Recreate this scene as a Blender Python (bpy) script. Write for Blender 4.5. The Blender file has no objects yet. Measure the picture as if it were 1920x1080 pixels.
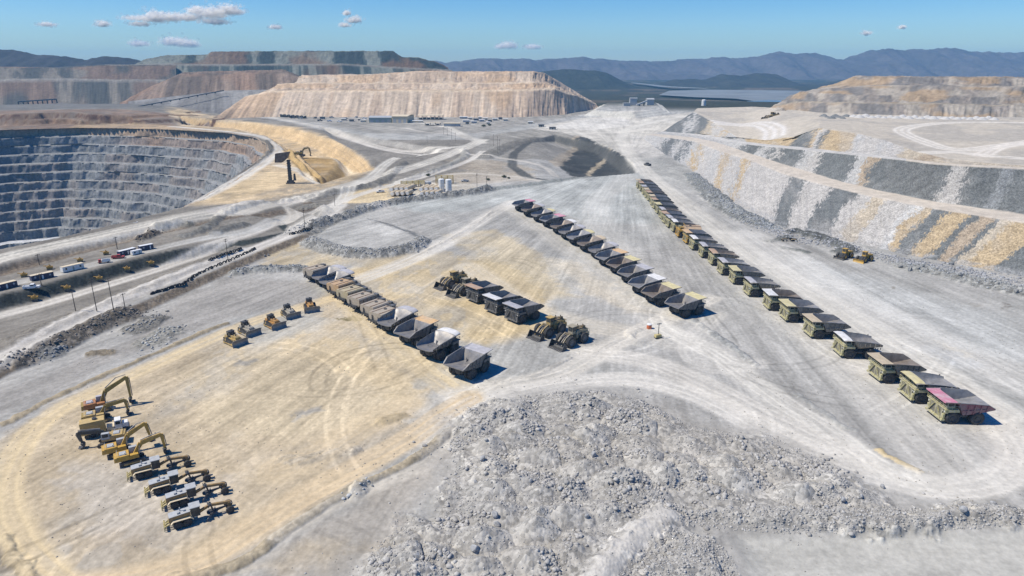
import bpy, bmesh, math, random
import numpy as np
from mathutils import Vector, Matrix, Euler

random.seed(7)
S = bpy.context.scene
COL = S.collection
R = math.radians

# ---------------------------------------------------------------- camera
CH = 90.0
PITCH = math.atan(415 / 1280)
cam_d = bpy.data.cameras.new('camera')
cam_d.lens = 24.0
cam_d.sensor_width = 36.0
cam_d.clip_start = 0.5
cam_d.clip_end = 200000
cam = bpy.data.objects.new('camera', cam_d)
COL.objects.link(cam)
cam.location = (0, 0, CH)
cam.rotation_euler = (math.pi / 2 - PITCH, 0, 0)
S.camera = cam

# ---------------------------------------------------------------- sky, sun, exposure
SUN_ELEV, SUN_AZ = R(56), R(-97)        # azimuth from +Y towards +X: the sun stands at the left
W = bpy.data.worlds.new('World')
S.world = W
W.use_nodes = True
nt = W.node_tree
sky = nt.nodes.new('ShaderNodeTexSky')
sky.sky_type = 'NISHITA'
sky.sun_disc = False
sky.sun_elevation = SUN_ELEV
sky.sun_rotation = SUN_AZ
sky.altitude = 300
sky.air_density = 1.0
sky.dust_density = 0.3
sky.ozone_density = 3.0
bg = nt.nodes['Background']
bg.inputs[1].default_value = 0.105
hsv = nt.nodes.new('ShaderNodeHueSaturation')
hsv.inputs['Saturation'].default_value = 1.55
nt.links.new(sky.outputs[0], hsv.inputs['Color'])
tint = nt.nodes.new('ShaderNodeVectorMath')
tint.operation = 'MULTIPLY'
tint.inputs[1].default_value = (0.69, 0.86, 1.10)      # a clear, dry desert sky
nt.links.new(hsv.outputs[0], tint.inputs[0])
nt.links.new(tint.outputs[0], bg.inputs[0])

sd = bpy.data.lights.new('sun', 'SUN')
sd.energy = 5.0
sd.angle = R(0.5)
sd.color = (1.0, 0.93, 0.81)
so = bpy.data.objects.new('sun', sd)
COL.objects.link(so)
sv = Vector((math.sin(SUN_AZ) * math.cos(SUN_ELEV), math.cos(SUN_AZ) * math.cos(SUN_ELEV), math.sin(SUN_ELEV)))
so.rotation_euler = (-sv).to_track_quat('-Z', 'Y').to_euler()
so.location = (-200, 0, 400)

S.view_settings.view_transform = 'Standard'
S.view_settings.look = 'None'
S.view_settings.exposure = 0.15
S.view_settings.gamma = 1.0
S.render.engine = 'CYCLES'
S.cycles.max_bounces = 12
S.cycles.diffuse_bounces = 2
S.cycles.glossy_bounces = 2
S.cycles.volume_bounces = 2
S.cycles.transparent_max_bounces = 40
S.cycles.use_denoising = True
try:
    S.cycles.denoiser = 'OPENIMAGEDENOISE'
    S.cycles.denoising_prefilter = 'ACCURATE'
except Exception:
    pass

# ---------------------------------------------------------------- ground points from sight lines
SP, CP = math.sin(PITCH), math.cos(PITCH)


def ray(px, py):
    a = (px - 960) / 1280
    b = (540 - py) / 1280
    return a, CP + b * SP, -SP + b * CP


def P(px, py, z=0.0):
    x, y, dz = ray(px, py)
    t = (z - CH) / dz
    return Vector((x * t, y * t, z))


def PD(px, py, d):
    x, y, dz = ray(px, py)
    return Vector((x * d, y * d, CH + dz * d))


def tag(o, label=None, cat=None, group=None, kind=None):
    if label: o['label'] = label
    if cat: o['category'] = cat
    if group: o['group'] = group
    if kind: o['kind'] = kind
    return o


# ---------------------------------------------------------------- noise
def _h(ix, iy, seed):
    h = (ix.astype(np.int64) * 374761393 + iy.astype(np.int64) * 668265263 + seed * 1442695041) & 0xffffffff
    h = ((h ^ (h >> 13)) * 1274126177) & 0xffffffff
    h = ((h ^ (h >> 15)) * 2246822519) & 0xffffffff
    return ((h ^ (h >> 16)) & 0xffffff) / float(0xffffff)


def vnoise(x, y, seed=0):
    x = np.asarray(x, float); y = np.asarray(y, float)
    ix = np.floor(x); iy = np.floor(y)
    fx = x - ix; fy = y - iy
    fx = fx * fx * fx * (fx * (fx * 6 - 15) + 10)
    fy = fy * fy * fy * (fy * (fy * 6 - 15) + 10)
    a = _h(ix, iy, seed); b = _h(ix + 1, iy, seed)
    c = _h(ix, iy + 1, seed); d = _h(ix + 1, iy + 1, seed)
    return (a + (b - a) * fx) * (1 - fy) + (c + (d - c) * fx) * fy


def fbm(x, y, seed=0, octv=4, gain=0.5):
    s = 0; amp = 1; tot = 0
    ca, sa = math.cos(0.7), math.sin(0.7)
    for o in range(octv):
        s = s + amp * vnoise(x, y, seed + o * 17)
        tot += amp
        amp *= gain
        x, y = (x * ca - y * sa) * 2.03 + 11.3, (x * sa + y * ca) * 2.03 + 5.7
    return s / tot


def worley(x, y, seed=0):
    ix = np.floor(x); iy = np.floor(y)
    best = np.full(x.shape, 9.0); cid = np.zeros(x.shape)
    for dx in (-1, 0, 1):
        for dy in (-1, 0, 1):
            cx = ix + dx; cy = iy + dy
            px = cx + 0.1 + 0.8 * _h(cx, cy, seed)
            py = cy + 0.1 + 0.8 * _h(cx, cy, seed + 5)
            d = np.hypot(x - px, y - py)
            m = d < best
            best = np.where(m, d, best)
            cid = np.where(m, _h(cx, cy, seed + 9), cid)
    return best, cid


def smooth(e0, e1, v):
    t = np.clip((v - e0) / (e1 - e0), 0, 1)
    return t * t * (3 - 2 * t)


def sdpoly(x, y, poly, margin=60.0):
    """signed distance, negative inside; far points are cut off at the margin"""
    poly = np.asarray(poly, float)
    out = np.full(x.shape, float(margin))
    lo = poly.min(0) - margin; hi = poly.max(0) + margin
    m = (x > lo[0]) & (x < hi[0]) & (y > lo[1]) & (y < hi[1])
    if not m.any(): return out
    X = x[m]; Y = y[m]
    d = np.full(X.shape, 1e18); ins = np.zeros(X.shape, bool)
    n = len(poly)
    for i in range(n):
        ax, ay = poly[i]; bx, by = poly[(i + 1) % n]
        ex, ey = bx - ax, by - ay
        L = ex * ex + ey * ey + 1e-12
        t = np.clip(((X - ax) * ex + (Y - ay) * ey) / L, 0, 1)
        d = np.minimum(d, (X - ax - t * ex) ** 2 + (Y - ay - t * ey) ** 2)
        c = (ay > Y) != (by > Y)
        with np.errstate(divide='ignore', invalid='ignore'):
            ins ^= c & (X < ex * (Y - ay) / (by - ay + 1e-18) + ax)
    d = np.sqrt(d)
    out[m] = np.where(ins, -d, d)
    return np.minimum(out, margin)


def dline(x, y, line, margin=30.0):
    """distance to a polyline, signed side and arc length"""
    line = np.asarray(line, float)
    out = np.full(x.shape, float(margin)); side = np.zeros(x.shape); arc = np.zeros(x.shape)
    lo = line.min(0) - margin; hi = line.max(0) + margin
    m = (x > lo[0]) & (x < hi[0]) & (y > lo[1]) & (y < hi[1])
    if not m.any(): return out, side, arc
    X = x[m]; Y = y[m]
    d = np.full(X.shape, 1e9); s = np.zeros(X.shape); q = np.zeros(X.shape)
    acc = 0
    for i in range(len(line) - 1):
        ax, ay = line[i]; bx, by = line[i + 1]
        ex, ey = bx - ax, by - ay
        L = math.hypot(ex, ey) + 1e-9
        t = np.clip(((X - ax) * ex + (Y - ay) * ey) / (L * L), 0, 1)
        dd = np.hypot(X - ax - t * ex, Y - ay - t * ey)
        k = dd < d
        d = np.where(k, dd, d)
        s = np.where(k, np.sign(ex * (Y - ay) - ey * (X - ax)), s)
        q = np.where(k, acc + t * L, q)
        acc += L
    out[m] = np.minimum(d, margin); side[m] = s; arc[m] = q
    return out, side, arc


def spline(pts, n=8):
    """smooth polyline through points (Catmull-Rom)"""
    p = [np.array(q, float) for q in pts]
    p = [2 * p[0] - p[1]] + p + [2 * p[-1] - p[-2]]
    out = []
    for i in range(1, len(p) - 2):
        for k in range(n):
            t = k / n
            out.append(0.5 * ((2 * p[i]) + (-p[i - 1] + p[i + 1]) * t + (2 * p[i - 1] - 5 * p[i] + 4 * p[i + 1] - p[i + 2]) * t * t
                              + (-p[i - 1] + 3 * p[i] - 3 * p[i + 1] + p[i + 2]) * t ** 3))
    out.append(p[-2])
    return np.array(out)


# ---------------------------------------------------------------- materials
def new_mat(name):
    m = bpy.data.materials.new(name)
    m.use_nodes = True
    b = m.node_tree.nodes['Principled BSDF']
    return m, m.node_tree, b


def N(t, typ, **kw):
    n = t.nodes.new(typ)
    for k, v in kw.items():
        setattr(n, k, v)
    return n


def noise_node(t, vec, scale, detail=4, rough=0.55, off=None):
    n = N(t, 'ShaderNodeTexNoise')
    n.inputs['Scale'].default_value = scale
    n.inputs['Detail'].default_value = detail
    n.inputs['Roughness'].default_value = rough
    t.links.new(vec, n.inputs['Vector'])
    return n.outputs['Fac']


def maprange(t, val, a, b, c, d):
    n = N(t, 'ShaderNodeMapRange')
    t.links.new(val, n.inputs[0])
    for i, v in zip((1, 2, 3, 4), (a, b, c, d)):
        n.inputs[i].default_value = v
    return n.outputs[0]


def vscale(t, col, fac):
    n = N(t, 'ShaderNodeVectorMath', operation='SCALE')
    t.links.new(col, n.inputs[0])
    if hasattr(fac, 'links'):
        t.links.new(fac, n.inputs['Scale'])
    else:
        n.inputs['Scale'].default_value = fac
    return n.outputs[0]


def math_node(t, op, a, b):
    n = N(t, 'ShaderNodeMath', operation=op)
    for i, v in enumerate((a, b)):
        if hasattr(v, 'links'):
            t.links.new(v, n.inputs[i])
        else:
            n.inputs[i].default_value = v
    return n.outputs[0]


def earth_mat(name, s1=0.9, s2=0.16, contrast=0.28, bump=0.35, bdist=0.35, voro=0.0, vs=0.8):
    """earth and rock: the mesh attribute Col gives the colour of the ground material, rough how stony it is"""
    m, t, b = new_mat(name)
    b.inputs['Roughness'].default_value = 0.95
    b.inputs['Specular IOR Level'].default_value = 0.12
    tc = N(t, 'ShaderNodeTexCoord').outputs['Object']
    at = N(t, 'ShaderNodeAttribute', attribute_name='Col')
    ar = N(t, 'ShaderNodeAttribute', attribute_name='rough')
    n1 = noise_node(t, tc, s1, 5, 0.65)
    n2 = noise_node(t, tc, s2, 4, 0.6)
    f1 = maprange(t, n1, 0.28, 0.72, 1 - contrast, 1 + contrast)
    f2 = maprange(t, n2, 0.3, 0.7, 0.9, 1.1)
    f = math_node(t, 'MULTIPLY', f1, f2)
    h = n1
    if voro:
        v = N(t, 'ShaderNodeTexVoronoi')
        v.inputs['Scale'].default_value = vs
        v.inputs['Randomness'].default_value = 1.0
        t.links.new(tc, v.inputs['Vector'])
        vc = N(t, 'ShaderNodeSeparateColor')
        t.links.new(v.outputs['Color'], vc.inputs[0])
        fv = maprange(t, vc.outputs[0], 0, 1, 1 - voro, 1 + voro)
        k = N(t, 'ShaderNodeMix')
        t.links.new(ar.outputs['Fac'], k.inputs[0])
        k.inputs[2].default_value = 1.0
        t.links.new(fv, k.inputs[3])
        f = math_node(t, 'MULTIPLY', f, k.outputs[0])
        hv = math_node(t, 'MULTIPLY', math_node(t, 'SUBTRACT', 1.0, v.outputs['Distance']), ar.outputs['Fac'])
        h = math_node(t, 'ADD', math_node(t, 'MULTIPLY', n1, 0.6), math_node(t, 'MULTIPLY', hv, 0.9))
    t.links.new(vscale(t, at.outputs['Color'], f), b.inputs['Base Color'])
    bp = N(t, 'ShaderNodeBump')
    bp.inputs['Strength'].default_value = bump
    bp.inputs['Distance'].default_value = bdist
    t.links.new(h, bp.inputs['Height'])
    t.links.new(bp.outputs[0], b.inputs['Normal'])
    return m


def paint(name, col, rough=0.6, metal=0.0, dust=0.35, dcol=(0.36, 0.33, 0.27), var=0.25, scale=1.2):
    """painted or bare metal, rubber and the like, weathered and dusted by noise"""
    m, t, b = new_mat(name)
    b.inputs['Roughness'].default_value = rough
    b.inputs['Metallic'].default_value = metal
    b.inputs['Specular IOR Level'].default_value = 0.35
    tc = N(t, 'ShaderNodeTexCoord').outputs['Object']
    n1 = noise_node(t, tc, scale, 5, 0.65)
    n2 = noise_node(t, tc, scale * 0.45, 4, 0.6)
    rgb = N(t, 'ShaderNodeRGB'); rgb.outputs[0].default_value = (*col, 1)
    c = vscale(t, rgb.outputs[0], maprange(t, n1, 0.3, 0.7, 1 - var, 1 + var))
    mx = N(t, 'ShaderNodeMix', data_type='RGBA')
    t.links.new(maprange(t, n2, 0.42, 0.68, dust * 0.25, min(1.0, dust * 1.5)), mx.inputs[0])
    t.links.new(c, mx.inputs[6])
    mx.inputs[7].default_value = (*dcol, 1)
    t.links.new(mx.outputs[2], b.inputs['Base Color'])
    return m


# ---------------------------------------------------------------- numpy mesh helpers
def np_mesh(name, co, quads, col=None, rough=None, mat=None, kind='structure', smooth_=True):
    me = bpy.data.meshes.new(name)
    me.vertices.add(len(co))
    me.vertices.foreach_set('co', np.asarray(co, np.float32).ravel())
    q = np.asarray(quads, np.int32)
    k = q.shape[1]
    me.loops.add(q.size)
    me.loops.foreach_set('vertex_index', q.ravel())
    me.polygons.add(len(q))
    me.polygons.foreach_set('loop_start', np.arange(0, q.size, k, dtype=np.int32))
    me.polygons.foreach_set('loop_total', np.full(len(q), k, np.int32))
    me.update(calc_edges=True)
    if smooth_:
        me.polygons.foreach_set('use_smooth', np.ones(len(q), bool))
    if col is not None:
        a = me.attributes.new('Col', 'FLOAT_COLOR', 'POINT')
        c4 = np.ones((len(co), 4), np.float32); c4[:, :3] = col
        a.data.foreach_set('color', c4.ravel())
    if rough is not None:
        a = me.attributes.new('rough', 'FLOAT', 'POINT')
        a.data.foreach_set('value', np.asarray(rough, np.float32).ravel())
    if mat: me.materials.append(mat)
    o = bpy.data.objects.new(name, me)
    COL.objects.link(o)
    if kind: o['kind'] = kind
    return o


def grid_quads(nv, nu, wrap=False):
    i = np.arange(nv - 1)[:, None]; j = np.arange(nu - (0 if wrap else 1))[None, :]
    a = i * nu + j; b = i * nu + (j + 1) % nu
    return np.stack([a, b, b + nu, a + nu], -1).reshape(-1, 4)
# ================================================================ the ground
GREY = (0.449, 0.45, 0.437); PALE = (0.571, 0.565, 0.541); BLUE = (0.352, 0.36, 0.351)
SAND = (0.55, 0.44, 0.27); LSAND = (0.60, 0.50, 0.34); OCHRE = (0.50, 0.36, 0.17); BROWN = (0.26, 0.215, 0.165)
DROCK = (0.153, 0.165, 0.166); MROCK = (0.296, 0.305, 0.299); DUST = (0.46, 0.43, 0.385); RED = (0.20, 0.12, 0.09)


def W2(pts, z=0.0, n=0):
    w = [P(q[0], q[1], q[2] if len(q) > 2 else z)[:2] for q in pts]
    return spline(w, n) if n else np.array(w)


# pit rim, a closed world outline; first the near edge, then the far edge
PIT_NEAR = W2([(-120, 503), (0, 474), (120, 450), (240, 420), (345, 393), (430, 343), (490, 300), (506, 282)])
PIT_FAR = W2([(502, 270), (482, 258), (430, 249), (330, 243), (230, 240), (150, 239), (122, 240), (60, 241.5), (0, 243.5), (-60, 246), (-160, 251)])
PIT_OFF = np.array([(-1120, 800), (-1130, 600), (-920, 400), (-600, 300), (-380, 280)])
PIT = np.vstack([PIT_NEAR, PIT_FAR, PIT_OFF])
PIT_C = np.array([-640.0, 690.0])

# raised or sunken areas: outline, step in metres, width of the slope, colour of the slope
PLATS = [
    # left haul road area, a little higher than the yard
    (W2([(-80, 735), (0, 692), (60, 664), (150, 622), (240, 585), (330, 545), (420, 505), (520, 462), (600, 432), (625, 415), (560, 395),
         (400, 372), (250, 400), (0, 455), (-120, 480)], 2), 2.6, 6.0, BROWN),
    # pad with the trailers
    (W2([(-80, 578), (0, 557), (60, 542), (130, 524), (200, 503), (300, 477), (400, 455), (470, 440), (540, 422), (520, 400),
         (430, 402), (300, 427), (150, 460), (0, 495), (-80, 515)], 7), 4.8, 7.0, (0.06, 0.077, 0.08), -120, -165),
    # main haul road
    (W2([(-80, 522), (0, 502), (150, 462), (300, 427), (430, 400), (520, 378), (600, 360), (560, 352), (450, 372), (350, 392), (200, 428),
         (0, 472), (-80, 492)], 10), 8.0, 10.0, (0.24, 0.20, 0.16), -135, -190),
    # hollow dug beside the pit
    (W2([(335, 224), (420, 227), (480, 231), (560, 243), (620, 262), (660, 281), (690, 300), (702, 317), (645, 331), (602, 345), (566, 326),
         (541, 300), (527, 275), (500, 255), (440, 241), (340, 233)]), -13.0, 24.0, (0.56, 0.42, 0.25)),
    # mound of ochre soil in it
    (W2([(540, 292), (585, 287), (640, 300), (638, 318), (618, 340), (596, 343), (560, 322)], -6), 9.0, 14.0, OCHRE),
    # basin beyond the yard
    (W2([(985, 266), (1040, 252), (1088, 262), (1130, 271), (1183, 303), (1192, 324), (1100, 332), (1040, 338), (985, 335), (950, 312), (955, 288)]),
     -11.0, 13.0, (0.15, 0.158, 0.16), 15, 80),
    # embankment of the road above the hollow
    (W2([(600, 236), (700, 258), (800, 274), (840, 283), (760, 296), (700, 292), (660, 278), (620, 258)]), -6.0, 14.0, (0.36, 0.35, 0.33)),
    # crescent of crushed rock in the yard
    (W2([(573, 452), (600, 430), (640, 412), (690, 408), (770, 432), (792, 446), (778, 462), (715, 475), (650, 473), (600, 463)], 2.0), 2.4, 9.0, (0.28, 0.285, 0.28)),
    # pale mound beside the crusher
    (W2([(1105, 217), (1130, 201), (1185, 195), (1235, 199), (1250, 214), (1190, 222)]), 10.0, 30.0, (0.51, 0.505, 0.475)),
    # red and brown steps above the far edge of the pit
    (W2([(-40, 234), (140, 231), (260, 232), (330, 229), (400, 227), (440, 220), (400, 208), (330, 205), (-60, 205)]), 9.0, 10.0, RED, -440, -690),
    (W2([(-40, 224), (120, 223), (250, 221), (300, 216), (380, 212), (380, 203), (-60, 200)], 9), 8.0, 10.0, (0.27, 0.18, 0.12), -520, -760),
]

# banks and windrows: line, height, half width, colour, stoniness
BANKS = [
    (W2([(-80, 490), (0, 471), (120, 446), (240, 420), (350, 392), (450, 371), (560, 350), (700, 326), (740, 300), (758, 288)], 9, 4), 2.6, 5.5, (0.24, 0.235, 0.22), .5),
    (W2([(345, 392), (430, 341), (490, 300), (508, 282), (500, 264)], 0, 4), 2.2, 3.2, (0.173, 0.17, 0.162), .5),
    (W2([(285, 430), (330, 420), (372, 418)], 9, 4), 1.8, 4.5, (0.204, 0.21, 0.199), .6),
    (W2([(255, 462), (285, 450), (300, 444)], 5, 4), 2.6, 4.0, (0.16, 0.14, 0.12), 1),
    (W2([(330, 457), (380, 440), (430, 405), (470, 388), (500, 380)], 5, 4), 1.6, 4.0, (0.23, 0.23, 0.22), .5),
    (W2([(395, 455), (430, 440), (470, 428)], 3, 4), 1.6, 4.0, (0.22, 0.22, 0.21), .5),
    (W2([(0, 650), (100, 610), (200, 570), (290, 532), (400, 485), (460, 462)], 2.6, 4), 1.3, 5.0, (0.25, 0.235, 0.21), .5),
    (W2([(540, 446), (600, 428), (640, 410), (690, 392), (740, 381), (800, 373), (860, 366), (900, 360), (925, 354)], 0, 4), 3.4, 6.5, (0.245, 0.25, 0.247), 1),
    (W2([(900, 357), (960, 351), (1020, 343), (1100, 331), (1180, 322)], 0, 4), 1.8, 5.0, (0.275, 0.295, 0.294), .5),
    (W2([(565, 372), (600, 362), (660, 350), (720, 341)], 3, 4), 1.6, 5.0, (0.27, 0.265, 0.25), .4),
    (W2([(560, 390), (590, 380), (610, 390), (590, 400)], 2, 4), 1.5, 5.0, (0.286, 0.28, 0.257), .4),
    (W2([(740, 345), (800, 325), (850, 306), (872, 292), (868, 280)], 0, 4), 2.0, 5.0, (0.337, 0.335, 0.314), .3),
    (W2([(775, 290), (790, 282), (812, 279)], 0, 3), 1.5, 4.0, (0.337, 0.33, 0.314), .3),
    (W2([(0, 690), (60, 668), (150, 628), (210, 600), (270, 582)], 1, 4), 1.6, 5.0, (0.21, 0.19, 0.165), .9),
    (W2([(430, 517), (470, 508), (520, 507), (560, 506), (592, 508)], 0, 4), 2.4, 4.5, (0.255, 0.265, 0.266), 1),
    (W2([(225, 628), (270, 612), (300, 590)], 0, 4), 1.8, 5.5, (0.245, 0.24, 0.223), 1),
    (W2([(278, 655), (300, 630), (345, 612)], 0, 4), 1.4, 6.0, (0.316, 0.315, 0.294), 1),
    (W2([(152, 668), (190, 661), (225, 662)], 0, 4), 1.0, 3.0, (0.29, 0.25, 0.19), .7),
    (W2([(72, 680), (100, 666), (128, 655)], 0, 4), 1.4, 4.0, (0.245, 0.25, 0.247), 1),
    (W2([(648, 935), (670, 918), (692, 906)], 0, 4), 1.3, 3.0, (0.337, 0.345, 0.342), 1),
    (W2([(1296, 597), (1330, 620), (1370, 648), (1398, 668), (1422, 688)], 0, 4), 0.55, 1.7, (0.337, 0.35, 0.351), .4),
    (W2([(1490, 735), (1530, 765), (1570, 790), (1610, 812)], 0, 4), 0.3, 1.2, (0.377, 0.385, 0.38), .3),
    (W2([(1640, 838), (1680, 862), (1735, 888)], 0, 4), 0.35, 1.1, (0.58, 0.47, 0.27), .2),
    (W2([(1184, 636), (1182, 622), (1205, 615)], 0, 4), 0.9, 2.0, (0.428, 0.435, 0.418), .3),
    (W2([(1188, 640), (1215, 646), (1255, 636)], 0, 4), 0.7, 2.0, (0.449, 0.445, 0.427), .2),
    (W2([(1295, 325), (1320, 350), (1365, 390), (1420, 418), (1450, 428)], 0, 4), 2.4, 9.0, (0.255, 0.27, 0.271), 1),
    (W2([(1470, 432), (1510, 440), (1550, 452), (1590, 470), (1560, 478)], 0, 4), 2.6, 6.0, (0.153, 0.165, 0.166), .6),
    (W2([(1432, 455), (1460, 450), (1485, 442)], 0, 4), 1.2, 3.0, (0.173, 0.185, 0.18), .5),
    (W2([(1455, 464), (1490, 469), (1522, 476)], 0, 4), 0.9, 2.4, (0.214, 0.23, 0.223), .4),
    (W2([(1670, 492), (1740, 508), (1820, 526), (1930, 552), (2050, 580)], 0, 4), 1.8, 9.0, (0.286, 0.295, 0.29), 1),
    (W2([(700, 795), (740, 782), (765, 776)], 0, 4), 1.0, 2.6, (0.42, 0.35, 0.23), .3),
    (W2([(516, 860), (560, 862), (620, 850), (680, 842)], 0, 4), 0.7, 2.0, (0.40, 0.375, 0.33), .5),
    (W2([(300, 1085), (440, 1060), (520, 1005), (590, 958), (645, 925), (730, 885), (800, 845), (850, 800)], 0, 4), 0.8, 1.6, (0.40, 0.345, 0.25), .4),
    (W2([(0, 800), (60, 766), (160, 718), (280, 668), (360, 632), (430, 605)], 0, 4), 0.7, 1.4, (0.40, 0.34, 0.24), .3),
    (W2([(0, 1000), (30, 1050), (60, 1090)], 0, 4), 0.8, 1.6, (0.40, 0.34, 0.24), .3),
    (W2([(840, 690), (900, 713), (975, 712), (1030, 690), (1075, 668)], 0, 4), 0.35, 1.0, (0.388, 0.385, 0.37), .4),
    (W2([(800, 470), (850, 445), (900, 415), (925, 393)], 0, 4), 0.5, 1.3, (0.36, 0.345, 0.32), .2),
    (W2([(572, 452), (603, 466), (650, 478), (715, 480), (782, 466), (796, 448)], 0, 4), 1.6, 5.0, (0.29, 0.295, 0.29), 1),
    (W2([(905, 300), (930, 285), (965, 270), (1010, 258)], 0, 4), 2.5, 12.0, (0.24, 0.235, 0.22), .8),
]
_r = random.Random(91)
TRACKS = []
for _k in range(52):
    _x, _y = _r.choice([(1500, 620), (1350, 520), (1150, 600), (1000, 560), (700, 700), (500, 780), (1450, 760), (1250, 450), (350, 900), (900, 560), (820, 420), (1700, 700)])
    _x += _r.uniform(-180, 180); _y += _r.uniform(-70, 70)
    _p = P(_x, _y)[:2]; _a = _r.uniform(0, 6.28) if _r.random() < .45 else _r.choice([-1.45, 1.7, -1.1, 2.0]) + _r.uniform(-.3, .3)
    _c = _r.uniform(-.02, .02) if _r.random() < .6 else _r.choice([-1, 1]) * _r.uniform(.02, .05)
    _l = [np.array(_p)]
    for _j in range(_r.randint(8, 20)):
        _l.append(_l[-1] + 4.5 * np.array((math.cos(_a), math.sin(_a)))); _a += _c * 4.5
    TRACKS.append((np.array(_l), _r.choice([1.14, 1.1, .88, .82, 1.12]), _r.uniform(1.9, 2.6)))

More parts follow.
